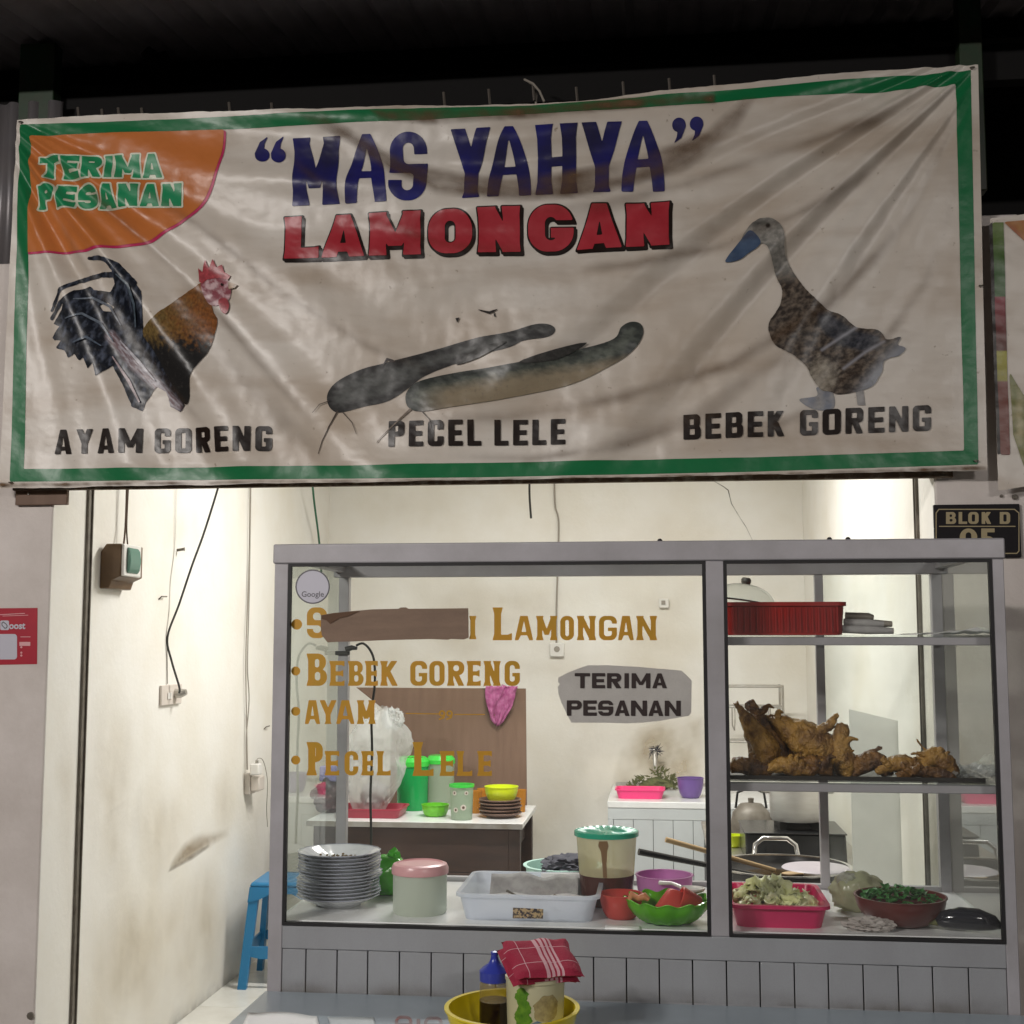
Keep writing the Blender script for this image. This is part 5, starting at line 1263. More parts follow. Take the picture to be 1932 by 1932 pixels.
# faded red print on the table sheet
g = G(); pts = [(700, 1905), (860, 1975)]; xs, ys, X, Y = poly_field(pts, 1.2)
F = np.minimum(np.abs(sd_rr(748, 1919, 775, 1950, 9, X, Y))-3, sd_rr(786, 1922, 793, 1950, 1, X, Y)); F = np.minimum(F, np.abs(sd_rr(803, 1921, 832, 1950, 9, X, Y))-3)
F = np.minimum(F, sd_rr(748, 1930, 775, 1936, 1, X, Y)); F = np.minimum(F, sd_rr(803, 1931, 832, 1937, 1, X, Y))
patch(g, F, xs, ys, lambda px, py: [onZ(a, b, ZTB+0.001) for a, b in zip(px, py)])
o = g.obj('faded_print', 'stain_redprint' if 'stain_redprint' in MATS else stain_mat('stain_redprint', (0.45, 0.16, 0.13)), tb, world=True, smooth=0); dens(o, [0.45]*len(g.v))
# loose paper at the left end
def paper(name, label, corners, z, mat, lift=0.012, cat='paper', seed=0):
    P_ = [onZ(a, b, z) for a, b in corners]; base = sum(P_, Vector())/4; base.z = z
    t = thing(name, label, cat, base)
    def fn(u, v):
        p = (P_[0]*(1-u)+P_[1]*u)*(1-v)+(P_[3]*(1-u)+P_[2]*u)*v
        h = lift*max(0, math.sin(u*3.0+seed)*0.6+0.4*math.cos(v*4+seed))+0.002
        return (p.x, p.y, z+h)
    G().sheet(fn, 16, 10).obj('sheet', mat, t, world=True, smooth=180, solid=0.0006)
    return t
paper('paper_sheet', 'white crumpled paper lying at the left end of the front table', [(425, 2010), (620, 2010), (598, 1919), (468, 1912)], ZTB, 'paper_white', 0.016)
paper('paper_slip', 'flat pale paper slip right of the white paper on the front table', [(640, 1985), (720, 1985), (705, 1921), (618, 1921)], ZTB, 'table_pale' if 'table_pale' in MATS else M('table_pale', (0.48, 0.52, 0.54), 0.5), 0.001)

def bowl_prof(r, h, rb=0.5, th=0.003, lip=0.004):
    n = 8; out = []
    for i in range(n+1):
        t = i/n; out.append((r*(rb+(1-rb)*math.sin(t*math.pi/2)**0.8), h*t**1.25))
    out += [(r+lip, h), (r+lip, h+th)]
    inn = [(q-th, z+th) for q, z in out[:n+1]][::-1]; inn[0] = (r-th, h+th)
    return [(0.0, 0)]+out+inn+[(0.0, th)]
def ring_lathe(g, prof, n=40, **k): return g.lathe(prof, n, close=False, **k)

yb_c = onZ(966, 1900, ZTB+0.07)
yb = thing('plastic_bowl', 'large yellow plastic bowl holding a sauce bottle and a tub on the front table', 'bowl', (yb_c.x, yb_c.y, ZTB))
ring_lathe(G(), bowl_prof(0.139, 0.068, 0.66, 0.0035, 0.006), 56).obj('bowl', 'yellow_bowl', yb, smooth=50)
bt = thing('sauce_bottle', 'squeeze bottle of dark sauce with a blue nozzle cap in the yellow bowl', 'bottle', (onY(933, 1900, yb_c.y+0.045).x, yb_c.y+0.045, ZTB+0.0055))
ring_lathe(G(), [(0, 0), (0.030, 0), (0.0325, 0.004), (0.0325, 0.100), (0.029, 0.107), (0.0, 0.107)], 28).obj('bottle', 'bottle_amber', bt, smooth=40)
ring_lathe(G(), [(0, -0.0003), (0.0303, -0.0003), (0.0330, 0.004), (0.0330, 0.066), (0.0, 0.067)], 28).obj('sauce', 'soy', bt, smooth=40)
ring_lathe(G(), [(0, 0.1075), (0.0325, 0.1075), (0.033, 0.128), (0.027, 0.134), (0.014, 0.143), (0.009, 0.152), (0.0075, 0.161), (0.0085, 0.163), (0.0085, 0.168), (0.0, 0.170)], 28).obj('cap', 'blue_cap', bt, smooth=40)
tbx = onY(1010, 1880, yb_c.y+0.03).x
tub = thing('sauce_tub', 'cream printed plastic tub under a folded red towel in the yellow bowl', 'tub', (tbx, yb_c.y+0.03, ZTB+0.0055))
ring_lathe(G(), [(0, 0), (0.056, 0), (0.060, 0.004), (0.0635, 0.118), (0.0655, 0.119), (0.0655, 0.126), (0, 0.126)], 36).obj('tub', 'tub_cream', tub, smooth=40)
def tub_print(name, pts, mat, off=0.0006, field=None, cell=1.0):
    xs, ys, X, Y = poly_field(pts, cell); F = sd_poly(pts, X, Y) if field is None else field(X, Y); V, f = march(F, xs, ys)
    out = []
    for a, b in V:
        an = (a-1010)/56*1.12; z = 0.113-(b-1848)*0.00115; r_ = 0.0600+0.0035*z/0.118+off
        out.append((math.sin(an)*r_, -math.cos(an)*r_, z))
    return G().add(out, f).obj(name, mat, tub, smooth=180)
leaf = [(984, 1920), (975, 1905), (980, 1890), (985, 1880), (976, 1868), (984, 1850), (996, 1848), (1004, 1858), (1000, 1870), (1008, 1882), (1004, 1895), (1010, 1905), (1000, 1922)]
tub_print('leaf_print', leaf, 'print_leaf' if 'print_leaf' in MATS else M('print_leaf', (0.14, 0.30, 0.03), 0.4, col2=(0.04, 0.15, 0.015), vs=60), field=lambda X, Y: sd_poly(leaf, X, Y)+2.0*fbm(X/3, Y/3, 2))
nood = [(1015, 1905), (1012, 1880), (1025, 1862), (1045, 1860), (1058, 1875), (1056, 1900), (1040, 1910)]
tub_print('noodle_print', nood, M('print_noodle', (0.42, 0.36, 0.18), 0.4, col2=(0.25, 0.2, 0.10), vs=90), field=lambda X, Y: sd_poly(nood, X, Y)+1.5*fbm(X/4, Y/4, 5))
blu = [(1005, 1945), (1006, 1912), (1018, 1906), (1030, 1911), (1042, 1907), (1052, 1914), (1053, 1945)]
tub_print('blue_print', blu, M('print_blue', (0.10, 0.18, 0.28), 0.4, col2=(0.2, 0.28, 0.34), vs=60), off=0.0011)
# folded towel: a stiff pad of three layers, tipped towards the street
tw = thing('folded_towel', 'folded red towel with pale stripes lying on top of the tub', 'towel', (tbx+0.006, yb_c.y+0.03, ZTB+0.0055+0.142), rot=(R(24), R(2), R(27)))
def pad(x0, x1, y0, y1, z0, th, seed, n=20):
    v = []
    for side in (1, 0):
        for jj in range(n+1):
            for ii in range(n+1):
                u, w_ = ii/n, jj/n; x_ = x0+(x1-x0)*u; y_ = y0+(y1-y0)*w_
                e_ = max(abs(2*u-1)**10, abs(2*w_-1)**10); wav = 0.0045*mnoise.noise(Vector((x_*26, y_*26, seed)))-0.35*max(0, abs(x_)-0.055)**2*18
                x_ += 0.006*mnoise.noise(Vector((y_*30, seed, 1))); y_ += 0.005*mnoise.noise(Vector((x_*30, seed, 5)))
                v.append((x_, y_, z0+wav+(th*(1-0.5*e_) if side else th*0.5*e_)))
    N_ = (n+1)**2; f = []
    for jj in range(n):
        for ii in range(n):
            q = jj*(n+1)+ii; f.append((q, q+1, q+n+2, q+n+1)); f.append((N_+q, N_+q+n+1, N_+q+n+2, N_+q+1))
    for ii in range(n):
        f.append((ii, N_+ii, N_+ii+1, ii+1)); q = n*(n+1)+ii; f.append((q, q+1, N_+q+1, N_+q))
        a_ = ii*(n+1); f.append((a_, a_+n+1, N_+a_+n+1, N_+a_)); a_ = ii*(n+1)+n; f.append((a_, N_+a_, N_+a_+n+1, a_+n+1))
    return G().add(v, f)
pad(-0.078, 0.076, -0.062, 0.060, -0.004, 0.019, 1.0).obj('layer', 'red_check', tw, smooth=70)
pad(-0.074, 0.082, -0.066, 0.058, 0.014, 0.021, 4.0).obj('layer', 'red_check', tw, smooth=70)
ot = thing('sauce_dab', 'amber dab of sauce on the floor of the yellow bowl beside the bottle', 'sauce', (onY(955, 1925, yb_c.y-0.07).x, yb_c.y-0.075, ZTB+0.006))
G().blob((0, 0, 0.004), (0.035, 0.022, 0.006), 3, 0.2).obj('dab', 'sauce_brown', ot, smooth=60)

# ================================================================== INSIDE THE CABINET
def stand(px, Y, z=None): # base point on the cabinet floor (or height z) under picture column px
    z = ZBASE if z is None else z
    py_ = IMG/2
    for _ in range(6):
        p = onY(px, py_, Y)
        # refine picture row so that the point has height z
        d0 = onY(px, py_, Y).z; d1 = onY(px, py_+10, Y).z; py_ += (z-d0)/(d1-d0)*10
    p = onY(px, py_, Y); return Vector((p.x, Y, z))
S_ = lambda npx, Y: npx*Y/FPX

# plates
pc = stand(640, 3.36); pr = S_(77, 3.36)
def plate_prof(r): return [(0, 0), (r*0.52, 0), (r*0.55, 0.004), (r*0.80, 0.016), (r, 0.027), (r*1.003, 0.0285), (r*0.80, 0.0195), (r*0.55, 0.0075), (r*0.50, 0.0065), (0, 0.0065)]
plate0 = None; NPL = 14
for i in range(NPL):
    lab = 'white scalloped plate in the tall stack inside the cabinet, '+ORD[i]+' from the bottom'
    if i == 0: lab = 'white plate at the very bottom of the stack inside the cabinet'
    if i == NPL-1: lab = 'top white plate of the stack, with brown crumbs on it'
    loc = (pc.x+random.uniform(-0.004, 0.004), pc.y+random.uniform(-0.004, 0.004), ZBASE+0.0003+i*0.0085)
    if plate0 is None:
        plate0 = thing('plate', lab, 'plate', loc, group='stack of white plates')
        ring_lathe(G(), plate_prof(pr), 72, wave=0.012, wn=18).obj('dish', 'porcelain', plate0, smooth=50)
        g = G()
        for k in range(72):
            pass
        ring_lathe(G(), [(pr*0.985, 0.0262), (pr*1.006, 0.0272), (pr*1.006, 0.0289), (pr*0.985, 0.0292), (pr*0.985, 0.0262)], 72, wave=0.012, wn=18).obj('rim', 'porcelain_rim', plate0, smooth=60)
    else:
        copy_thing(plate0, loc, random.uniform(0, 6), lab)
g = G()
for k in range(60):
    a = random.uniform(0, 6.28); q = abs(random.gauss(0, 0.02)); h = 0.0030
    g.blob((q*math.cos(a)*1.3, q*math.sin(a), 0.004+random.uniform(0, 0.004)), (0.004, 0.004, 0.003), k, 0.3, sub=1)
cr_ = g.obj('food_crumbs', 'food_brown'); cr_.location = (pc.x+0.008, pc.y+0.01, ZBASE+0.0003+(NPL-1)*0.0085+0.004)
tag(cr_, 'brown crumbs scattered on the top plate of the stack', 'crumbs', kind='stuff')

# pink lidded jar
jc = stand(792, 3.29); jr = S_(50, 3.29)
jar = thing('storage_jar', 'milky round plastic jar with a pink lid beside the plate stack', 'jar', jc)
ring_lathe(G(), [(0, 0), (jr*0.96, 0), (jr, 0.004), (jr*1.01, 0.098), (0, 0.098)], 44).obj('jar', 'jar_milky', jar, smooth=40)
ring_lathe(G(), [(0, 0.0985), (jr*1.06, 0.0985), (jr*1.065, 0.112), (jr*1.0, 0.121), (jr*0.86, 0.1245), (jr*0.83, 0.121), (0, 0.122)], 44).obj('lid', 'pink_lid', jar, smooth=35)

gb = stand(728, 3.50)
t = thing('green_bag', 'shiny smooth green plastic bag tucked between the plates and the pink lidded jar', 'bag', gb)
G().blob((0.004, 0, 0.052), (0.062, 0.045, 0.056), 2, 0.12, 1.6, 4).obj('bag', 'green_bag', t, smooth=60)
G().blob((0.022, 0, 0.102), (0.016, 0.012, 0.020), 5, 0.6, 2.4, 3, True).obj('knot', 'green_bag', t, smooth=60)

# translucent box with spoons
def tub_box(t, x0, x1, y0, y1, h, th, k, mat, rim=0.006, rimh=0.006, name='box'):
    """open box with sloping sides, rounded corners and a rim"""
    def loop(s, z, n=6, r=0.03):
        pts = []
        cx, cy, hx, hy = (x0+x1)/2, (y0+y1)/2, (x1-x0)/2*s, (y1-y0)/2*s
        rr_ = min(r, hx*0.5, hy*0.5)
        for qx, qy, a0 in ((1, 1, 0), (-1, 1, 90), (-1, -1, 180), (1, -1, 270)):
            for i in range(n+1):
                a = R(a0+90*i/n); pts.append((cx+qx*(hx-rr_)+rr_*math.cos(a), cy+qy*(hy-rr_)+rr_*math.sin(a), z))
        return pts
    w = (x1-x0)/2
    lv = [loop(k, 0), loop(1, h-rimh), loop(1+rim/w, h-rimh), loop(1+rim/w, h), loop(1-th/w, h), loop(k-th/w, th)]
    n = len(lv[0]); v = [p for l in lv for p in l]; f = []
    for a in range(len(lv)-1):
        for i in range(n): f.append((a*n+i, a*n+(i+1) % n, (a+1)*n+(i+1) % n, (a+1)*n+i))
    f.append(tuple(range(n))[::-1]); f.append(tuple((len(lv)-1)*n+i for i in range(n)))
    return G().add(v, f).obj(name, mat, t, smooth=40)
b0, b1 = stand(873, 3.20), stand(1117, 3.20)
bxc = Vector(((b0.x+b1.x)/2, 3.345, ZBASE)); bw = (b1.x-b0.x)/2
bx_ = thing('plastic_box', 'open translucent plastic box lined with newsprint in the middle of the cabinet', 'box', bxc)
tub_box(bx_, -bw-0.012, bw+0.012, -0.145, 0.165, 0.066, 0.003, 0.92, 'box_clear', 0.008, 0.008)
lb = G().prism([(x_, -0.1508, z_) for x_, z_ in ((-0.035, 0.010), (0.040, 0.011), (0.041, 0.034), (-0.034, 0.036))], (0, 0.0005, 0)).obj('label', M('label_print', (0.50, 0.36, 0.18), 0.5, col2=(0.04, 0.03, 0.03), vs=120, lo=0.45, hi=0.55), bx_, smooth=0)
t = thing('newsprint_lining', 'folded grey newsprint standing inside the translucent box', 'paper', bxc+Vector((0, 0, 0.0035)))
g = G(); g.sheet(lambda u, v: (-bw*0.75+u*bw*1.45, 0.10+0.012*math.sin(u*9)-0.06*(1-v), 0.002+v*(0.066+0.016*mnoise.noise(Vector((u*4, 2, 0))))), 24, 6); g.obj('sheet', 'newsprint', t, smooth=180, solid=0.001)
G().sheet(lambda u, v: (-bw*0.85+u*bw*1.7, -0.12+v*0.16, 0.004+0.008*math.sin(u*6+v*3)**2+0.02*v), 20, 8).obj('sheet', 'newsprint', t, smooth=180, solid=0.001)
t = thing('folded_paper', 'clean white folded paper at the right end of the translucent box', 'paper', bxc+Vector((0.07, 0.10, 0.0035)))
G().prism([(-0.06, 0.0, 0.0), (0.075, 0.0, 0.0), (0.075, 0.028, 0.070), (-0.06, 0.028, 0.066)], (0, 0.006, 0)).obj('sheet', 'paper_white', t, smooth=0)
for i, (dx, lab) in enumerate(((0.01, 'small steel spoon lying in the box, the left of two'), (0.085, 'small steel spoon lying in the box, the right of two'))):
    t = thing('spoon', lab, 'spoon', bxc+Vector((dx, -0.04, 0.030)), rotz=R((20, 75)[i]))
    ring_lathe(G(), bowl_prof(0.012, 0.006, 0.3, 0.001, 0), 16, sx=1.5).obj('bowl', 'steel_rough', t, smooth=60)
    G().tube([(-0.016, 0, 0.006), (-0.05, 0, 0.018), (-0.075, 0, 0.03)], [0.003, 0.002, 0.004], 6).obj('handle', 'rail_metal', t)

# tall container with teal lid
cc = stand(1145, 3.45); ct = S_(56, 3.45)
t = thing('sauce_container', 'tall amber container half full of brown sauce under a teal ribbed lid', 'container', cc)
ring_lathe(G(), [(0, 0), (ct*0.80, 0), (ct*0.83, 0.006), (ct*0.99, 0.176), (0, 0.176)], 44).obj('container', 'amber_plastic', t, smooth=40)
ring_lathe(G(), [(0, -0.0002), (ct*0.803, -0.0002), (ct*0.837, 0.006), (ct*0.905, 0.078), (0, 0.079)], 44).obj('sauce', 'sauce_brown', t, smooth=40)
g = G(); n = 96; v = [(0, 0, 0.186)]; f = []
rings = [(0.25, 0.187), (0.6, 0.1855), (0.9, 0.187), (1.03, 0.190), (1.06, 0.188), (1.06, 0.177), (0.99, 0.1765)]
for k, (q, z) in enumerate(rings):
    for i in range(n):
        a = 2*math.pi*i/n; zz = z+(0.0022*math.cos(24*a) if k in (1, 2) else 0); v.append((ct*q*math.cos(a), ct*q*math.sin(a), zz))
f += [(0, 1+i, 1+(i+1) % n) for i in range(n)]
for k in range(len(rings)-1):
    for i in range(n): f.append((1+k*n+i, 1+(k+1)*n+i, 1+(k+1)*n+(i+1) % n, 1+k*n+(i+1) % n))
g.add(v, f).obj('lid', 'teal_lid', t, smooth=25)
G().prism([(-0.016, -ct*0.99, 0.172), (0.006, -ct*0.99, 0.173), (0.009, -ct*0.985, 0.160), (0.005, -ct*0.975, 0.148), (0.003, -ct*0.95, 0.115), (0.004, -ct*0.925, 0.079), (-0.006, -ct*0.925, 0.079), (-0.008, -ct*0.95, 0.115), (-0.011, -ct*0.975, 0.146), (-0.018, -ct*0.985, 0.160)], (0, 0.001, 0)).obj('drip', M('sauce_film', (0.22, 0.13, 0.06), 0.3), t, smooth=0)

def bowl(name, label, px, Y, wpx, h, mat, rb=0.55, n=40, wave=0.0, wn=0, wz=0.0, z=None, cat='bowl', th=0.0025, r=None):
    c = stand(px, Y, z); r = r or S_(wpx/2, Y)
    t = thing(name, label, cat, c)
    ring_lathe(G(), bowl_prof(r, h, rb, th, 0.003), n, wave=wave, wn=wn, wz=wz).obj('bowl', mat, t, smooth=50)
    return t
bowl('plastic_bowl', 'small red plastic bowl between the translucent box and the green dish', 1172, 3.28, 78, 0.058, 'red_plastic', 0.6)
bowl('plastic_bowl', 'mauve plastic bowl behind the green leaf dish', 1254, 3.44, 102, 0.078, 'mauve_plastic', 0.75)
gd = bowl('leaf_dish', 'bright green scalloped plastic dish holding red cups near the mullion', 1260, 3.245, 150, 0.055, 'dish_green', 0.42, 96, 0.045, 12, 0.004, cat='dish')
gc = gd.location
t = thing('plastic_cup', 'red plastic cup tipped upside down in the green dish', 'cup', gc+Vector((0.008, 0, 0.022)), rot=(R(-16), R(18), 0))
ring_lathe(G(), [(0.040, 0.0), (0.042, 0.003), (0.024, 0.052), (0.020, 0.055), (0, 0.055), (0, 0.052), (0.020, 0.050), (0.038, 0.0), (0.040, 0.0)], 30).obj('cup', 'red_plastic', t, smooth=40)
t = thing('plastic_cup', 'red plastic cup lying on its side at the right of the green dish', 'cup', gc+Vector((0.058, 0.002, 0.050)), rot=(0, R(110), R(10)))
ring_lathe(G(), [(0.026, -0.03), (0.028, -0.028), (0.019, 0.02), (0.015, 0.024), (0, 0.024), (0, 0.021), (0.015, 0.02), (0.024, -0.03), (0.026, -0.03)], 26).obj('cup', 'red_plastic', t, smooth=40)
t = thing('prawn_cracker', 'curled orange cracker at the left rim of the green dish', 'cracker', gc+Vector((-0.072, -0.02, 0.052)))
G().tube([(-0.022, 0, 0.002), (-0.016, 0.004, 0.014), (0, 0.004, 0.006), (0.016, 0, 0.012), (0.026, 0, 0.004)], [0.006, 0.010, 0.008, 0.010, 0.006], 10).obj('cracker', M('orange_snack', (0.55, 0.20, 0.08), 0.5, bump=0.4, bs=120), t, smooth=60)
t = thing('rice_spoon', 'white plastic rice spoon resting on the right rim of the green dish', 'spoon', gc+Vector((0.062, 0.045, 0.062)), rotz=R(-20))
ring_lathe(G(), bowl_prof(0.026, 0.012, 0.3, 0.002, 0), 24, sx=1.25).obj('bowl', 'white_plastic', t, smooth=60)
G().tube([(-0.028, 0, 0.012), (-0.06, 0.02, 0.016), (-0.10, 0.04, 0.010)], [0.005, 0.004, 0.006], 8).obj('handle', 'white_plastic', t)
paper('paper_slip', 'thin white paper slip on the cabinet floor beside the green dish', [(1140, 1757), (1210, 1760), (1208, 1749), (1142, 1747)], ZBASE, 'paper_white', 0.0005)

# right compartment, floor: magenta tray with cabbage
m0, m1 = stand(1386, 3.20), stand(1566, 3.20)
mc = Vector(((m0.x+m1.x)/2-0.004, 3.33, ZBASE)); mw = (m1.x-m0.x)/2
mt = thing('plastic_tray', 'magenta plastic tray of chopped cabbage in the right of the cabinet', 'tray', mc)
tub_box(mt, -mw, mw, -0.135, 0.145, 0.056, 0.003, 0.90, 'magenta_plastic', 0.008, 0.008, 'tray')
g = G()
for k in range(230):
    u, v = random.uniform(-1, 1), random.uniform(-1, 1)
    x_ = u*mw*0.80; y_ = v*0.108; hh = 0.078*math.exp(-((u+0.15)**2*0.9+v*v*0.7))
    z_ = 0.012+random.uniform(0.5, 1.0)*hh; s1 = random.uniform(0.012, 0.026); s2 = s1*random.uniform(0.35, 0.8)
    e_ = Euler((random.uniform(-1, 1), random.uniform(-1, 1), random.uniform(0, 6.28))); m_ = e_.to_matrix(); cv = random.uniform(4, 14)
    def fn(a, b, m_=m_, s1=s1, s2=s2, cv=cv, x_=x_, y_=y_, z_=z_, k=k):
        p = Vector(((a-0.5)*2*s1, (b-0.5)*2*s2*(1-0.5*abs(a-0.5)), 0)); p.z = cv*p.y*p.y*6+0.004*math.sin(p.x*200+k); q = m_ @ p
        return (x_+q.x, y_+q.y, max(0.006, z_+q.z))
    g.sheet(fn, 5, 3)
cb = g.obj('chopped_cabbage', 'cabbage', smooth=180, solid=0.0012); cb.location = mc
tag(cb, 'heap of chopped pale green cabbage in the magenta tray', 'cabbage', kind='stuff')
# bag with cabbage, plastic scrap, bowl of greens, dark vegetable
bb = stand(1618, 3.44)
t = thing('cabbage_bag', 'knotted clear bag of pale cabbage behind the bowl of greens', 'bag', bb)
G().blob((0, 0, 0.045), (0.066, 0.06, 0.052), 8, 0.20, 2.2, 4).obj('bag', 'bag_green_tint', t, smooth=60)
G().blob((-0.03, -0.02, 0.080), (0.022, 0.02, 0.018), 9, 0.5, 2.0, 3).obj('knot', 'bag_clear', t, smooth=60)
t = thing('plastic_scrap', 'crumpled white plastic scrap in front of the bowl of greens', 'plastic', stand(1640, 3.205))
G().blob((0, 0, 0.014), (0.055, 0.028, 0.016), 11, 0.55, 2.6, 4, True).obj('scrap', M('plastic_scrap', (0.62, 0.57, 0.54), 0.35, transl=0.3), t, smooth=30)
gr = bowl('clay_bowl', 'dark red bowl heaped with chopped green herbs in the right of the cabinet', 1700, 3.29, 158, 0.066, 'terracotta', 0.5)
g = G(); rr0 = S_(79, 3.29)
for k in range(170):
    a = random.uniform(0, 6.28); q = rr0*0.86*math.sqrt(random.random()); z_ = 0.055+0.034*(1-(q/rr0)**2)*random.uniform(0.4, 1)
    s1 = random.uniform(0.008, 0.016); m_ = Euler((random.uniform(-.8, .8), random.uniform(-.8, .8), random.uniform(0, 6.28))).to_matrix()
    pts_ = [m_ @ Vector(p) for p in ((-s1, 0, 0), (0, s1*0.45, 0.002), (s1, 0, 0), (0, -s1*0.45, 0.002))]
    o_ = Vector((q*math.cos(a), q*math.sin(a), z_)); g.add([o_+p for p in pts_], [(0, 1, 2, 3)])
hb = g.obj('chopped_herbs', 'greens', smooth=0, solid=0.0008); hb.location = gr.location; tag(hb, 'chopped green herbs filling the dark red bowl', 'herbs', kind='stuff')
p = stand(1838, 3.215)
t = thing('dark_vegetable', 'glossy black elongated eggplant like vegetable in the right corner of the cabinet', 'vegetable', p, rotz=R(-8))
G().tube([(-0.085, 0, 0.020), (-0.07, 0, 0.026), (-0.03, 0, 0.031), (0.01, 0, 0.030), (0.045, 0, 0.024), (0.062, 0, 0.016)], [0.009, 0.020, 0.0265, 0.026, 0.018, 0.006], 20).obj('body', 'eggplant', t, smooth=80)
G().tube([(-0.083, 0, 0.020), (-0.105, 0, 0.017)], [0.010, 0.004], 8).obj('stalk', 'herb', t, smooth=60)

# shelf 2: tray, paper, fried duck and chicken
ZS2 = zs2+0.0055
t = thing('dark_tray', 'thin black tray under the fried meat on the lower shelf', 'tray', ((XP3+XP4)/2, 3.40, ZS2))
G().box(-0.325, 0.30, -0.20, 0.21, 0, 0.004).box(-0.325, 0.30, -0.205, -0.20, 0, 0.010).obj('tray', 'tray_dark', t, bevel=0.001)
a = stand(1845, 3.33, ZS2)
t = thing('plastic_sheet', 'crumpled clear plastic sheet at the right end of the lower shelf', 'plastic', a+Vector((0.0, 0, 0.0045)))
G().sheet(lambda u, v: (-0.08+0.135*u, -0.10+0.2*v, 0.002+0.03*abs(mnoise.noise(Vector((u*5, v*5, 3))))+0.035*u*u*v), 24, 24).obj('sheet', 'bag_clear', t, smooth=40)
def noisy(pts, rad, seed, n=26, amp=0.34, fr=46):
    g = G().tube(pts, rad, n)
    off = Vector((seed*2.3, seed*4.1, seed)); c = sum((Vector(p) for p in pts), Vector())/len(pts)
    out = []
    for v_ in g.v:
        p = Vector(v_); d = (p-c); h = mnoise.fractal(p*fr+off, 0.75, 2.1, 5)-0.5*abs(mnoise.noise(p*fr*2.2+off)); out.append(tuple(p+d.normalized()*h*amp*0.03))
    g.v = out; return g
def fine(pts, rad, k=7):
    P_ = [Vector(p) for p in pts]; Q = []; W = []
    for i in range(len(P_)-1):
        p0_, p1_, p2_, p3_ = P_[max(i-1, 0)], P_[i], P_[i+1], P_[min(i+2, len(P_)-1)]
        for j in range(k):
            t = j/k; Q.append(0.5*((2*p1_)+(p2_-p0_)*t+(2*p0_-5*p1_+4*p2_-p3_)*t*t+(3*p1_-p0_-3*p2_+p3_)*t*t*t)); W.append(rad[i]*(1-t)+rad[i+1]*t)
    return Q+[P_[-1]], W+[rad[-1]]
FG = 'fried pieces heaped on the lower shelf'
def fried(label, px, py, Y, pieces, mat, seed):
    b = onY(px, py, Y); t = thing('fried_chicken', label, 'fried chicken', b, group=FG)
    rs_ = random.Random(seed*13)
    for q_ in range(2):
        src = pieces[0][1]; b_ = src[rs_.randint(1, len(src)-2)]; an_ = rs_.uniform(-2.6, -0.5); L_ = rs_.uniform(8, 22)
        e0 = (b_[0]+math.cos(an_)*14, b_[1]-0.012, b_[2]+math.sin(an_)*10); e1 = (b_[0]+math.cos(an_)*(14+L_*0.6), b_[1]-0.014, b_[2]+math.sin(an_)*(10+L_*0.6)+rs_.uniform(-4, 4)); e2 = (b_[0]+math.cos(an_+0.3)*(14+L_), b_[1]-0.012, b_[2]+math.sin(an_+0.3)*(10+L_*0.8))
        pieces = pieces+[('scrap', [(b_[0], b_[1]-0.01, b_[2]), e0, e1, e2], [9, 8, 5, 1.5])]
    for k, (nm_, pts, rad) in enumerate(pieces):
        rad = [q*0.86 for q in rad]
        Q, W = fine([(x_*Y/FPX, y_, -z_*Y/FPX) for x_, y_, z_ in pts], [q*Y/FPX for q in rad])
        noisy(Q, W, seed+k*0.7, amp=0.10 if nm_ == 'scrap' else 0.26).obj(nm_, mat, t, smooth=80)
    return t
# offsets in picture units from the given anchor (x right, depth m, y down)
fried('upright golden fried leg at the left of the heap, bone pointing up', 1440, 1440, 3.27, [('thigh', [(-5, 0, 20), (2, 0, 0), (0, 0, -30), (-18, 0, -62), (-36, 0, -92), (-44, 0, -104)], [8, 32, 34, 22, 9, 5]), ('bone', [(-36, 0, -90), (-48, 0, -110)], [6, 5])], 'fried', 1)
fried('fried leg behind the upright one, its bone the highest point of the heap', 1462, 1420, 3.31, [('thigh', [(0, 0, 30), (2, 0, 0), (-12, 0, -40), (-30, 0, -72), (-44, 0, -94)], [18, 30, 20, 10, 7])], 'fried_dark', 2)
fried('large golden fried half duck in the middle of the heap', 1505, 1400, 3.30, [('body', [(-55, 0, -42), (-40, 0, -38), (-10, 0, -20), (25, 0, 0), (50, 0, 20), (60, 0, 45)], [4, 14, 32, 40, 34, 12]), ('wing', [(20, -0.02, -10), (45, -0.02, -25), (62, -0.02, -42), (72, -0.02, -50)], [14, 12, 9, 4]), ('skin_flap', [(-50, -0.01, -44), (-30, -0.02, -30), (0, -0.02, 10), (20, -0.02, 40)], [6, 12, 16, 8])], 'fried', 3)
fried('dark fried piece lying at the bottom left of the heap', 1415, 1452, 3.23, [('body', [(-38, 0, 0), (-20, 0, -6), (5, 0, -4), (28, 0, 2), (40, 0, 8)], [8, 18, 20, 16, 6])], 'fried_dark', 4)
fried('golden fried wing lying along the front edge of the heap', 1490, 1455, 3.22, [('wing', [(-42, 0, 0), (-20, 0, -10), (10, 0, -8), (38, 0, -2), (58, 0, -20)], [6, 17, 18, 15, 5])], 'fried', 5)
fried('dark fried thigh at the front centre of the heap', 1535, 1450, 3.235, [('thigh', [(-25, 0, 0), (-5, 0, -8), (15, 0, -4), (32, 0, 6)], [8, 21, 22, 8])], 'fried_dark', 6)
fried('fried piece with a pointed tip standing right of the big half duck', 1590, 1435, 3.28, [('body', [(5, 0, 30), (2, 0, 5), (-4, 0, -30), (0, 0, -52), (4, 0, -68)], [14, 28, 20, 16, 8]), ('flap', [(0, 0, -10), (22, 0, 0), (42, 0, 18)], [12, 14, 6])], 'fried', 7)
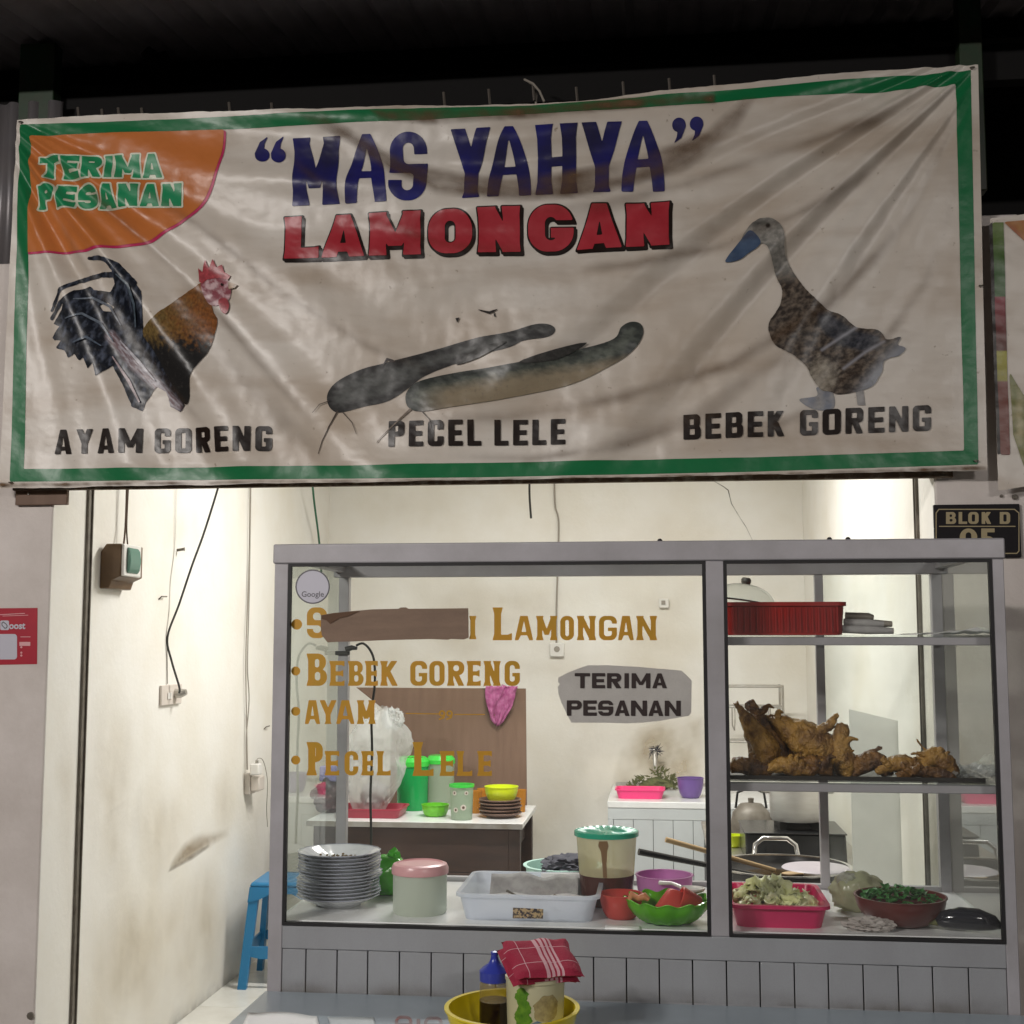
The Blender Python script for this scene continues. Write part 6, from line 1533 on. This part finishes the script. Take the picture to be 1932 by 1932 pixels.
fried('small dark fried piece right of the pointed one', 1640, 1450, 3.27, [('body', [(-32, 0, 10), (-12, 0, -6), (8, 0, -16), (26, 0, -2), (40, 0, 8)], [8, 20, 22, 18, 6]), ('tip', [(0, 0, -20), (14, 0, -34), (24, 0, -38)], [10, 6, 3])], 'fried_dark', 8)
fried('flat golden brown fried piece in the low right part of the heap', 1698, 1452, 3.26, [('body', [(-42, 0, 6), (-20, 0, -8), (5, 0, -12), (28, 0, -4), (46, 0, 6)], [7, 16, 18, 17, 6])], 'fried', 9)
fried('fried piece with a thin curled tip at the right end of the heap', 1762, 1448, 3.27, [('body', [(-40, 0, 6), (-18, 0, -8), (4, 0, -18), (22, 0, -4), (40, 0, 14)], [8, 20, 22, 21, 6]), ('tip', [(-6, 0, -24), (-20, 0, -36), (-28, 0, -50)], [6, 3, 1.2]), ('flap', [(-10, -0.01, -20), (-30, -0.01, -26), (-42, -0.01, -24)], [8, 5, 2])], 'fried', 10)
fried('dark fried scrap lying in front at the right end of the heap', 1735, 1462, 3.215, [('body', [(-40, 0, 2), (-15, 0, -5), (15, 0, -6), (48, 0, 2), (66, 0, 6)], [5, 11, 13, 11, 4])], 'fried_dark', 11)
fried('dark fried piece at the back of the heap behind the half duck', 1530, 1430, 3.42, [('body', [(-50, 0, 20), (-20, 0, -10), (20, 0, -10), (55, 0, 25)], [14, 34, 34, 14])], 'fried_dark', 12)

# shelf 1: red crate with a lid on it, sticks, paper
ZS1 = zs1+0.0055
a, b = stand(1368, 3.24, ZS1), stand(1596, 3.24, ZS1)
kc = Vector(((a.x+b.x)/2, 3.38, ZS1)); kw = (b.x-a.x)/2
ck = thing('plastic_crate', 'dark red plastic crate on the upper shelf of the cabinet', 'crate', kc)
tub_box(ck, -kw, kw, -0.14, 0.14, 0.082, 0.003, 0.97, 'red_crate', 0.006, 0.010, 'crate')
for k in range(18):
    x_ = -kw+0.02+k*(2*kw-0.04)/17
    G().box(x_-0.002, x_+0.002, -0.1425, -0.1395, 0.008, 0.070).obj('rib', 'red_crate', ck, smooth=0)
t = thing('glass_lid', 'clear domed pan lid tilted on top of the red crate', 'lid', kc+Vector((-kw+0.055, 0.0, 0.0825)), rot=(R(8), R(8), 0))
prof = [(0.085*math.cos(i*math.pi/16), 0.052*math.sin(i*math.pi/16)) for i in range(9)]
ring_lathe(G(), prof, 40).obj('dome', 'glass_old', t, smooth=80)
g = G(); ring_lathe(g, [(0.086, -0.002), (0.089, 0.0), (0.086, 0.003), (0.083, 0.0), (0.086, -0.002)], 40); g.obj('rim', 'steel', t, smooth=60)
G().lathe([(0.012, 0.052), (0.014, 0.060), (0.010, 0.068)], 14).obj('knob', 'steel_rough', t)
a = stand(1640, 3.30, ZS1)
sk = thing('knife_bundle', 'bundle of grey rolled knives and sticks right of the red crate', 'bundle', a)
sk.scale = (1.15, 1.15, 1.25)
for k, (dy, z_, l0, l1) in enumerate(((-0.02, 0.008, -0.06, 0.045), (0.0, 0.008, -0.055, 0.052), (0.02, 0.008, -0.05, 0.035), (-0.008, 0.021, -0.055, 0.03), (0.012, 0.022, -0.05, 0.052), (0.0, 0.034, -0.05, 0.01))):
    G().tube([(l0, dy, z_+0.004), (0, dy, z_+0.002), (l1, dy*1.4, z_)], [0.008, 0.0085, 0.006], 8).obj('stick', ('newsprint', 'grey_cord', 'rail_metal')[k % 3], sk, smooth=60)
a = stand(1790, 3.36, ZS1)
t = thing('plastic_sheet', 'flat pale plastic sheet lying on the upper shelf at the right', 'plastic', a)
G().sheet(lambda u, v: (-0.11+0.19*u, -0.12+0.24*v, 0.001+0.018*u*u*abs(math.sin(v*4+u*3))+0.003*math.sin(u*12)**2), 20, 14).obj('sheet', 'paper_white', t, smooth=60, solid=0.0005)
print('cabinet done')

# ================================================================== INSIDE THE KIOSK
# blue stool by the left wall
def stool(label, loc, rz):
    t = thing('plastic_stool', label, 'stool', loc, rotz=rz)
    tub = G().taper(-0.145, 0.145, -0.145, 0.145, 0.455, 0.475, 1.06); tub.obj('seat', 'blue_plastic', t, bevel=0.008)
    g = G()
    for i in range(4):
        a = R(90*i); s_, c_ = math.sin(a), math.cos(a)
        def T(x_, y_, z_): return (x_*c_-y_*s_, x_*s_+y_*c_, z_)
        # wide moulded side with an arched opening: a band under the seat and a low cross bar
        G().prism([T(-0.15, -0.152, 0.454), T(0.15, -0.152, 0.454), T(0.155, -0.160, 0.385), T(0.10, -0.160, 0.40), T(0.05, -0.158, 0.425), T(-0.05, -0.158, 0.425), T(-0.10, -0.160, 0.40), T(-0.155, -0.160, 0.385)], T(0, 0.012, 0)).obj('side_arch', 'blue_plastic', t, smooth=0)
        if i < 4: G().prism([T(-0.165, -0.172, 0.19), T(0.165, -0.172, 0.19), T(0.168, -0.175, 0.15), T(0.09, -0.175, 0.135), T(-0.09, -0.175, 0.135), T(-0.168, -0.175, 0.15)], T(0, 0.010, 0)).obj('cross_bar', 'blue_plastic', t, smooth=0)
        G().prism([T(-0.150, -0.150, 0.4535), T(-0.105, -0.150, 0.4535), T(-0.150, -0.190, 0.0), T(-0.190, -0.190, 0.0)], T(0.0, 0.028, 0)).obj('leg', 'blue_plastic', t, smooth=0)
    return t
sp = onZ(462, 1868, 0.0)
stool('blue plastic stool half hidden behind the left end of the cabinet', (XWL+0.265, sp.y+0.20, 0.0), R(3))
stool('blue plastic stool carrying the pale basin behind the cabinet', (onY(1062, 1640, 5.45).x, 5.45, 0.0), R(20))
bs = thing('wash_basin', 'pale aqua plastic basin with a dark cloth over its rim behind the cabinet', 'basin', (onY(1062, 1640, 5.45).x, 5.45, 0.4755))
ring_lathe(G(), bowl_prof(0.155, 0.185, 0.78, 0.003, 0.012), 44).obj('basin', 'aqua_plastic', bs, smooth=50)
t = thing('dark_cloth', 'dark grey crumpled cloth draped over the rim of the pale basin', 'cloth', bs.location+Vector((0.03, -0.06, 0.165)))
G().blob((0, 0, 0.03), (0.105, 0.085, 0.042), 21, 0.40, 2.2, 4, True).obj('cloth', 'dark_cloth', t, smooth=60)
G().sheet(lambda u, v: (-0.105+0.05*u*(1-0.3*v), -0.085-0.012*math.sin(u*7), 0.025-0.085*v), 10, 8).obj('corner', 'dark_cloth', t, smooth=60, solid=0.003)

# wooden table, rear left
YT0, YT1, ZTT = 6.10, 6.78, 0.735
xr = onY(986, 1560, YT0).x
wt = thing('wooden_table', 'white topped dark wooden table in the far left corner of the kiosk', 'table', (-1.30, 6.4, 0))
XT0 = onY(578, 1560, YT0).x
G().box(XT0, xr, YT0, YT1, ZTT-0.025, ZTT).obj('table_top', 'melamine', wt, world=True, bevel=0.003)
G().box(XT0, xr, YT0-0.004, YT0-0.0005, ZTT-0.026, ZTT-0.001).obj('edge_strip', 'steel_rough', wt, world=True)
for k in range(3):
    G().box(XT0+0.03, xr-0.07, YT0+0.02, YT0+0.045, ZTT-0.0265-0.21*(k+1)+0.003, ZTT-0.0265-0.21*k).obj('front_board', 'wood_dark', wt, world=True, bevel=0.002)
for X_, Y_ in ((XT0+0.03, YT0+0.08), (xr-0.07, YT0+0.05), (XT0+0.03, YT1-0.06), (xr-0.07, YT1-0.06)):
    G().box(X_, X_+0.055, Y_-0.03, Y_+0.025, 0, ZTT-0.0255).obj('leg', 'wood_dark', wt, world=True, bevel=0.003)
G().box(xr-0.068, xr-0.05, YT0+0.08, YT1-0.095, ZTT-0.15, ZTT-0.0262).obj('side_board', 'wood_dark', wt, world=True)
# brown partition board behind it
YBD = 6.88
bd = [(672, 1297), (800, 1298), (992, 1299), (993, 1400), (996, 1700)]
P_ = [onY(a, b, YBD) for a, b in bd]; zl = P_[4]
pts = [P_[0], P_[1], P_[2], P_[3], Vector((P_[4].x, YBD, 0)), Vector((onY(735, 1350, YBD).x, YBD, 0)), onY(738, 1350, YBD)]
t = thing('plywood_partition', 'brown plywood partition board standing behind the rear table', 'board', (P_[3].x-0.4, YBD, 0))
G().prism([(p.x, YBD, p.z) for p in pts], (0, 0.012, 0)).obj('panel', 'plywood', t, world=True, smooth=0, bevel=0.001)
# purple cloth hung over its top edge
a = onY(942, 1298, YBD)
t = thing('purple_cloth', 'crumpled purple cloth hung over the top edge of the brown board', 'cloth', (a.x, YBD, a.z-0.195))
def fc(u, v):
    w = 0.088*(1-0.78*v**1.6); x_ = (u-0.5)*2*w+0.018*(1-v)-0.03*v*0.2
    n_ = mnoise.fractal(Vector((u*4.5+v*1.3, v*2.0, 7)), 0.8, 2.0, 4)
    return (x_+0.012*n_, -0.022-0.022*n_-0.012*math.sin(u*8+v*3), 0.205*(1-v)+0.02*n_*v)
G().sheet(fc, 40, 18).obj('cloth', 'purple_cloth', t, smooth=180, solid=0.003)
G().sheet(lambda u, v: (-0.085+0.17*u, -0.02+0.06*v, 0.205+0.006*math.sin(u*14)), 30, 4).obj('fold', 'purple_cloth', t, smooth=180, solid=0.003)
# things on the rear table
def tpos(px, Y): return stand(px, Y, ZTT+0.0005)
rt = tpos(704, 6.30)
t = thing('serving_tray', 'dark red plastic tray on the rear table under the plastic bag', 'tray', rt)
tub_box(t, -0.155, 0.155, -0.11, 0.13, 0.045, 0.003, 0.92, 'tray_red', 0.006, 0.006, 'tray')
t = thing('plastic_bag', 'tall white plastic bag standing in the red tray', 'bag', rt+Vector((0.0, 0.02, 0.0035)))
def bagf(u, v):
    a = u*2*math.pi; r_ = (0.075+0.092*math.sin(math.pi*v**1.15))*(1 if v < 0.8 else 1-(v-0.8)*1.4)
    n_ = mnoise.fractal(Vector((math.cos(a)*1.6, math.sin(a)*1.6, v*3.5)), 0.9, 2.0, 4)
    r_ *= 1+0.26*n_-0.22*abs(mnoise.noise(Vector((math.cos(a)*3.2, math.sin(a)*3.2, v*2.5)))); return (math.cos(a)*r_+0.05*v-0.02, math.sin(a)*r_*0.6, 0.52*v+0.015*math.sin(a*5)*v)
G().sheet(bagf, 64, 40).obj('bag', 'bag_clear', t, smooth=60)
G().blob((0.09, 0, 0.47), (0.05, 0.035, 0.05), 31, 0.6, 2.4, 4, True).obj('handles', 'bag_clear', t, smooth=40)
G().blob((0.0, 0, 0.10), (0.07, 0.05, 0.06), 33, 0.35, 2.0, 3).obj('contents', 'newsprint', t, smooth=60)
cp = tpos(778, 6.55); r_ = S_(30, 6.55)
t = thing('canister', 'opaque green plastic canister with lid on the rear table', 'canister', cp)
ring_lathe(G(), [(0, 0), (r_*0.93, 0), (r_*0.96, 0.006), (r_, 0.22), (0, 0.22)], 32).obj('body', 'canister_green', t, smooth=40)
ring_lathe(G(), [(0, 0.2205), (r_*1.05, 0.2205), (r_*1.05, 0.245), (r_*0.85, 0.265), (r_*0.8, 0.262), (0, 0.262)], 32).obj('lid', 'bright_green', t, smooth=35)
cp = tpos(831, 6.60); r_ = S_(26, 6.60)
t = thing('canister', 'clear plastic canister with bright green lid on the rear table', 'canister', cp)
ring_lathe(G(), [(0, 0), (r_*0.93, 0), (r_*0.96, 0.006), (r_, 0.23), (0, 0.23)], 32).obj('body', 'canister_clear', t, smooth=40)
ring_lathe(G(), [(0, 0.2305), (r_*1.05, 0.2305), (r_*1.05, 0.25), (r_*0.85, 0.27), (0, 0.27)], 32).obj('lid', 'bright_green', t, smooth=35)
bowl('plastic_basket', 'small bright green round basket in front of the canisters', 821, 6.32, 50, 0.055, M('leaf_green_plastic', (0.14, 0.50, 0.02), 0.3), 0.7, 40, 0.03, 10, z=ZTT+0.0005, cat='basket')
cp = tpos(871, 6.22); r_ = S_(22, 6.22)
t = thing('printed_jar', 'tapered clear jar with green rim and printed fruit on the rear table', 'jar', cp)
ring_lathe(G(), [(0, 0), (r_*0.88, 0), (r_*0.90, 0.005), (r_, 0.155), (r_*0.97, 0.155), (r_*0.86, 0.006), (0, 0.006)], 32).obj('body', 'canister_clear', t, smooth=40)
ring_lathe(G(), [(r_*0.95, 0.1555), (r_*1.08, 0.1555), (r_*1.08, 0.168), (r_*0.95, 0.168), (r_*0.95, 0.1555)], 32).obj('rim', 'bright_green', t, smooth=40)
for k, (an, z_, s_) in enumerate(((-0.5, 0.13, 0.011), (0.55, 0.13, 0.010), (0.3, 0.062, 0.014), (-0.4, 0.05, 0.012))):
    rr1 = r_*(0.90+0.1*z_/0.155)+0.001; c_ = Vector((math.sin(an)*rr1, -math.cos(an)*rr1, z_))
    for q_, mt_, o_ in ((s_, 'cream_plastic', 0.0), (s_*0.5, 'board_brown_plate', 0.001)):
        tx = Vector((math.cos(an), math.sin(an), 0)); nn = Vector((math.sin(an), -math.cos(an), 0))
        G().add([c_+nn*o_+tx*math.cos(b_*math.pi/6)*q_+Vector((0, 0, math.sin(b_*math.pi/6)*q_)) for b_ in range(12)], [tuple(range(12))]).obj('print', mt_, t, smooth=0)
base = tpos(944, 6.33); r_ = S_(40, 6.33)
pl0 = None
for k in range(5):
    lab = 'dark brown plate under the lime bowl on the rear table, '+ORD[k]+' from the bottom'
    if k == 4: lab = 'uppermost dark brown plate, directly under the lime bowl'
    loc = base+Vector((random.uniform(-.004, .004), 0, k*0.016))
    if pl0 is None:
        pl0 = thing('plate', lab, 'plate', loc, group='stack of brown plates')
        ring_lathe(G(), [(0, 0), (r_*0.6, 0), (r_*0.97, 0.018), (r_, 0.022), (r_*0.96, 0.025), (r_*0.6, 0.006), (0, 0.006)], 40).obj('dish', 'board_brown_plate', pl0, smooth=45)
    else: copy_thing(pl0, loc, 0.3*k, lab)
lbz = base.z+4*0.016+0.0065
bowl('plastic_bowl', 'lime yellow plastic bowl on top of the brown plates', 946, 6.33, 62, 0.075, 'lime_bowl', 0.6, z=lbz)
for k, (px_, Y_, lab) in enumerate(((897, 6.45, 'amber drinking glass standing left of the brown plates'), (912, 6.55, 'amber drinking glass standing behind the brown plates'), (981, 6.52, 'amber glass at the right end of the rear table'))):
    cp = tpos(px_, Y_); t = thing('drinking_glass', lab, 'glass', cp)
    ring_lathe(G(), [(0, 0), (0.026, 0), (0.034, 0.11), (0.032, 0.11), (0.024, 0.006), (0, 0.006)], 24).obj('glass', 'orange_glass', t, smooth=40)
t = thing('dark_bag', 'dark bundled bag at the left end of the rear table', 'bag', tpos(622, 6.42))
G().blob((0, 0, 0.075), (0.085, 0.09, 0.082), 41, 0.35, 2.0, 4).obj('bag', 'dark_bag', t, smooth=60)
t = thing('lilac_pack', 'small lilac packet on top of the dark bag', 'packet', tpos(624, 6.42)+Vector((0, 0, 0.152)))
G().box(-0.055, 0.055, -0.03, 0.03, 0, 0.075).obj('packet', 'lilac_pack', t, bevel=0.006)
# cord clipped on the rear left cabinet post
Yq = YCR-0.04
t = thing('cable_plug', 'black plug and clip fastened to the rear left cabinet post', 'plug', (XCL+0.031, YCR-0.031, onY(650, 1236, Yq).z))
G().box(-0.022, 0.022, -0.008, 0.0, 0, 0.012).obj('clip', 'black_cord', t, bevel=0.002)
G().tube([(0.012, -0.012, 0.016), (0.03, -0.012, 0.022), (0.046, -0.012, 0.020)], [0.009, 0.008, 0.005], 10).obj('plug', 'black_cord', t, smooth=60)
cord('lamp_cable', 'black cable arching from the post and hanging down inside the cabinet', [onY(p_, q_, Yq-0.01) for p_, q_ in ((672, 1218), (685, 1214), (698, 1226), (706, 1248), (707, 1290), (701, 1350), (702, 1420), (699, 1500), (700, 1560), (700, 1640), (700, 1690))], 0.0038, 'black_cord')

# sink counter along the back wall
YS0, ZSK = 6.92, 0.745
xs0 = onY(1146, 1520, YS0).x
sk_ = thing('sink_counter', 'white boarded sink counter against the back wall', 'counter', (0.28, 7.3, 0))
G().box(xs0, XWR-0.002, YS0, YB-0.002, ZSK-0.035, ZSK).obj('counter_top', 'melamine', sk_, world=True, bevel=0.004)
G().box(xs0+0.002, XWR-0.003, YS0+0.004, YS0+0.02, ZSK-0.095, ZSK-0.0355).obj('rail', 'sink_panel', sk_, world=True, bevel=0.002)
G().box(xs0+0.002, xs0+0.03, YS0+0.004, YB-0.003, 0.0, ZSK-0.0955).obj('side_panel', 'sink_panel', sk_, world=True, bevel=0.002)
G().box(xs0+0.031, XWR-0.003, YS0+0.016, YS0+0.02, 0.0, ZSK-0.0955).obj('backing', 'joint_dark', sk_, world=True, smooth=0)
x_ = xs0+0.033
while x_ < XWR-0.02:
    w = min(0.105, XWR-0.004-x_); G().box(x_, x_+w-0.003, YS0+0.006, YS0+0.0155, 0.0, ZSK-0.096).obj('board', 'sink_panel', sk_, world=True, bevel=0.001, seg=1); x_ += 0.105
G().box(xs0+0.02, XWR-0.02, YB-0.05, YB-0.03, ZSK+0.0005, ZSK+0.02).obj('upstand', 'steel_rough', sk_, world=True)
cz = lambda px, Y: stand(px, Y, ZSK+0.0005)
t = thing('pink_tray', 'hot pink plastic tray lying tilted on the sink counter', 'tray', cz(1208, 7.10))
tub_box(t, -0.13, 0.13, -0.08, 0.10, 0.05, 0.003, 0.9, 'hot_pink', 0.006, 0.006, 'tray')
bowl('plastic_bowl', 'deep purple plastic bowl on the sink counter next to the mullion', 1303, 7.12, 48, 0.105, 'purple_plastic', 0.6, z=ZSK+0.0005)
# tap on the back wall
a = onY(1236, 1432, YB)
t = thing('wall_tap', 'dull metal tap with frayed sponge on the stained back wall', 'tap', (a.x, YB, a.z))
G().tube([(0, 0, 0.03), (0, -0.06, 0.03), (0, -0.10, 0.03)], [0.012, 0.012, 0.014], 10).obj('pipe', 'steel_rough', t, smooth=60)
G().tube([(0, -0.10, 0.055), (0, -0.10, 0.03), (0, -0.12, 0.0), (0, -0.13, -0.05)], [0.016, 0.018, 0.014, 0.011], 10).obj('spout', 'steel_rough', t, smooth=60)
G().box(-0.035, 0.035, -0.108, -0.092, 0.056, 0.068).obj('handle', 'steel_rough', t, bevel=0.003)
g = G()
for k in range(60):
    a = random.uniform(0, 6.28); e_ = random.uniform(-1.2, 1.3); l = random.uniform(0.015, 0.06); d = Vector((math.cos(a)*math.cos(e_), -0.4*abs(math.sin(a)), math.sin(e_)))
    p0_ = Vector((random.uniform(-.015, .015), -0.10, 0.055)); g.tube([p0_, p0_+d*l*0.6, p0_+d*l+Vector((random.uniform(-.02, .02), 0, random.uniform(-.02, .01)))], [0.003, 0.0022, 0.001], 4)
o = g.obj('frayed_sponge', 'dark_cloth', t, smooth=60); o['kind'] = 'stuff'
t = thing('herb_bundle', 'wilted bundle of greenish herbs on the sink counter below the tap', 'herbs', cz(1240, 7.48))
g = G()
for k in range(150):
    x_ = random.uniform(-0.16, 0.15); hh = 0.10*math.exp(-((x_)/0.1)**2)+0.02; p0_ = Vector((x_, random.uniform(-0.05, 0.05), random.uniform(0.0, hh)))
    d = Vector((random.uniform(-1, 1), random.uniform(-.5, .5), random.uniform(0, 1))).normalized()*random.uniform(0.02, 0.05); sd_ = d.cross(Vector((0, 1, 0.3))).normalized()*0.006
    g.add([p0_, p0_+d*0.5+sd_, p0_+d, p0_+d*0.5-sd_], [(0, 1, 2, 3)])
o = g.obj('leaves', 'herb', t, smooth=0, solid=0.0008); o['kind'] = 'stuff'
G().blob((0, 0, 0.03), (0.10, 0.05, 0.034), 51, 0.4, 2.5, 3).obj('clump', 'herb', t, smooth=60)
# wire dish rack
a = cz(1425, 7.38)
t = thing('dish_rack', 'tall wire dish rack standing on the sink counter at the back wall', 'rack', a)
w, h = 0.155, onY(1425, 1292, 7.38).z-a.z
for s_ in (-1, 1):
    for y_ in (-0.09, 0.09): G().tube([(s_*w, y_, 0), (s_*w, y_, h)], 0.007, 8).obj('upright', 'steel_rough', t, smooth=60)
for z_ in (0.10, h*0.48, h*0.80, h-0.008):
    for y_ in (-0.09, 0.09): G().tube([(-w, y_, z_), (w, y_, z_)], 0.006, 8).obj('cross_wire', 'steel_rough', t, smooth=60)
    for s_ in (-1, 1): G().tube([(s_*w, -0.09, z_), (s_*w, 0.09, z_)], 0.005, 8).obj('side_wire', 'steel_rough', t, smooth=60)
for k in range(6):
    x_ = -w+0.03+k*(2*w-0.06)/5
    G().tube([(x_, -0.085, h*0.80), (x_, -0.085, h*0.80-0.10), (x_+0.012, -0.05, h*0.80-0.13), (x_+0.024, 0.085, h*0.80-0.10), (x_+0.024, 0.085, h*0.80)], 0.004, 6).obj('plate_loop', 'steel_rough', t, smooth=60)

# stove table on the right with stove, pot and wok
ZV = 0.70
vt = thing('stove_table', 'low steel topped table carrying the stove and the wok behind the cabinet', 'table', (0.52, 5.2, 0))
G().box(0.20, XWR-0.03, 4.46, 6.55, ZV-0.025, ZV).obj('table_top', 'steel_rough', vt, world=True, bevel=0.003)
for X_ in (0.23, XWR-0.06):
    for Y_ in (4.50, 6.51): G().box(X_-0.018, X_+0.018, Y_-0.018, Y_+0.018, 0, ZV-0.0255).obj('leg', 'table_leg', vt, world=True)
vz = lambda px, Y: stand(px, Y, ZV+0.0005)
a, b = vz(1408, 5.32), vz(1600, 5.32)
st = thing('gas_stove', 'black gas stove with a burner behind the cabinet shelves', 'stove', ((a.x+b.x)/2, 5.52, ZV+0.0005))
w = (b.x-a.x)/2
G().prism([(-w, -0.20, 0), (-w, 0.2, 0), (-w, 0.2, 0.115), (-w+0.0, -0.165, 0.115)], (2*w, 0, 0)).obj('body', 'black_enamel', st, bevel=0.006)
G().box(-w-0.005, w+0.005, -0.172, 0.205, 0.1155, 0.121).obj('top_plate', 'black_enamel', st, bevel=0.002)
px_ = onY(1505, 1550, 5.5).x-st.location.x
ring_lathe(G(), [(0.0, 0.1215), (0.075, 0.1215), (0.08, 0.128), (0.06, 0.142), (0, 0.142)], 30).obj('burner', 'soot', st, smooth=40).location.x = px_
for k in range(4):
    an = R(45+90*k); G().box(-0.006, 0.006, 0.05, 0.12, 0.1215, 0.152).obj('pan_support', 'soot', st).matrix_local = Matrix.Translation((px_, 0, 0)) @ Matrix.Rotation(an, 4, 'Z')
G().tube([(-w*0.5, -0.185, 0.06), (-w*0.5, -0.215, 0.065)], 0.022, 16).obj('knob', 'black_enamel', st)
pz = st.location+Vector((px_, 0, 0.1525)); r_ = S_(50, 5.5)
t = thing('cooking_pot', 'dented aluminium cooking pot on the stove', 'pot', pz)
ring_lathe(G(), [(0, 0), (r_*0.90, 0), (r_*0.97, 0.012), (r_, 0.14), (r_*1.04, 0.142), (r_*1.04, 0.146), (r_*0.985, 0.146), (r_*0.95, 0.014), (0, 0.006)], 44).obj('pot', M('pot_alu', (0.70, 0.69, 0.66), 0.42, 0.45, col2=(0.6, 0.58, 0.54), vs=6, stretch=(1, 1, 5)), t, smooth=40)
for s_ in (-1, 1): G().tube([(s_*r_*0.99, -0.03, 0.115), (s_*(r_+0.03), -0.03, 0.118), (s_*(r_+0.03), 0.03, 0.118), (s_*r_*0.99, 0.03, 0.115)], 0.005, 8).obj('handle', 'steel_rough', t, smooth=60)
a = vz(1478, 4.78); r_ = 0.235
wk = thing('wok', 'large wok with a shiny loop handle on the stove table', 'wok', a)
ring_lathe(G(), bowl_prof(r_, 0.085, 0.45, 0.003, 0.006), 48).obj('pan', M('wok_iron', (0.05, 0.048, 0.05), 0.35, 0.6), wk, smooth=50)
ring_lathe(G(), [(r_*0.98, 0.0875), (r_*1.035, 0.0875), (r_*1.035, 0.0925), (r_*0.98, 0.0925), (r_*0.98, 0.0875)], 48).obj('rim', 'steel', wk, smooth=40)
hy = r_*0.99
G().tube([(-0.085, hy, 0.088), (-0.080, hy+0.01, 0.125), (-0.05, hy+0.015, 0.148), (0.04, hy+0.015, 0.148), (0.072, hy+0.01, 0.125), (0.078, hy, 0.088)], 0.009, 10).obj('handle', 'steel', wk, smooth=60)
ring_lathe(G(), [(0, 0.045), (r_*0.78, 0.046), (0, 0.047)], 40).obj('oil', M('old_oil', (0.06, 0.035, 0.012), 0.05), wk, smooth=40)
t = thing('pan_cover', 'white round lid lying half over the wok', 'lid', a+Vector((0.11, -0.06, 0.0935)))
ring_lathe(G(), [(0, 0.006), (0.06, 0.010), (0.115, 0.004), (0.12, 0.0), (0.115, 0.001), (0, 0.003)], 36).obj('lid', M('mauve_white', (0.52, 0.47, 0.52), 0.4), t, smooth=50)
# long handled tools resting in the wok
p0_, p1_ = onY(1205, 1607, 4.55), a+Vector((-0.02, -0.06, 0.052))
d = (p1_-p0_)
t = thing('frying_spatula', 'long black handled spatula resting on the wok rim', 'spatula', p1_)
G().tube([p0_-p1_, (p0_-p1_)*0.55, (p0_-p1_)*0.12], [0.012, 0.010, 0.006], 10).obj('handle', 'black_enamel', t, smooth=60)
G().box(-0.03, 0.08, -0.035, 0.035, -0.003, 0.0).obj('blade', 'steel_rough', t)
p0_, p1_ = onY(1256, 1584, 4.72), a+Vector((0.02, 0.05, 0.052))
t = thing('wooden_spoon', 'bamboo stick spoon leaning out of the wok above the black spatula', 'spoon', p1_)
G().tube([p0_-p1_, (p0_-p1_)*0.5, (p0_-p1_)*0.1], [0.010, 0.009, 0.008], 10).obj('handle', 'bamboo', t, smooth=60)
G().blob((0.02, 0, 0), (0.04, 0.025, 0.008), 3, 0.1, 1, 3).obj('head', 'bamboo', t, smooth=60)
# small things left of the stove
bowl('plastic_bowl', 'small lime green bowl left of the black stove', 1385, 5.75, 34, 0.05, 'lime_bowl', 0.6, z=ZV+0.0005)
t = thing('kettle', 'dull metal kettle behind the black stove', 'kettle', vz(1418, 6.05))
ring_lathe(G(), [(0, 0), (0.085, 0), (0.10, 0.03), (0.085, 0.11), (0.05, 0.15), (0.012, 0.155), (0.014, 0.175), (0, 0.178)], 32).obj('body', 'rail_metal', t, smooth=50)
G().tube([(0.08, 0, 0.06), (0.125, 0, 0.10), (0.14, 0, 0.135)], [0.018, 0.012, 0.009], 10).obj('spout', 'rail_metal', t, smooth=60)
G().tube([(-0.07, 0, 0.13), (-0.06, 0, 0.20), (0, 0, 0.225), (0.06, 0, 0.20), (0.07, 0, 0.13)], 0.006, 8).obj('handle', 'black_enamel', t, smooth=60)
# white board standing upright beside the right wall
YW = 4.37
a, b = onY(1602, 1338, YW), onY(1694, 1360, YW)
t = thing('white_board', 'pale white board standing upright behind the right end of the cabinet', 'board', ((a.x+b.x)/2, YW, 0))
G().prism([(a.x, YW, 0), (b.x, YW, 0), (b.x, YW, b.z), (a.x, YW, a.z)], (0, 0.01, 0)).obj('panel', M('board_white', (0.82, 0.82, 0.80), 0.5, col2=(0.76, 0.76, 0.74), vs=3, transl=0.8), t, world=True, smooth=0, bevel=0.001)
# neighbouring bay seen past the right pillar
nbk = thing('market_kiosk', 'sliver of the neighbouring pale kiosk at the far right edge', 'kiosk', (1.6, 5.2, 0))
G().box(1.149, 2.6, 5.0, 5.12, -0.12, 2.9).obj('wall', 'wall_paint', nbk, world=True)
G().box(1.149, 2.6, 4.2, 5.0, -0.12, -0.005).obj('step', 'concrete', nbk, world=True)
print('all done')
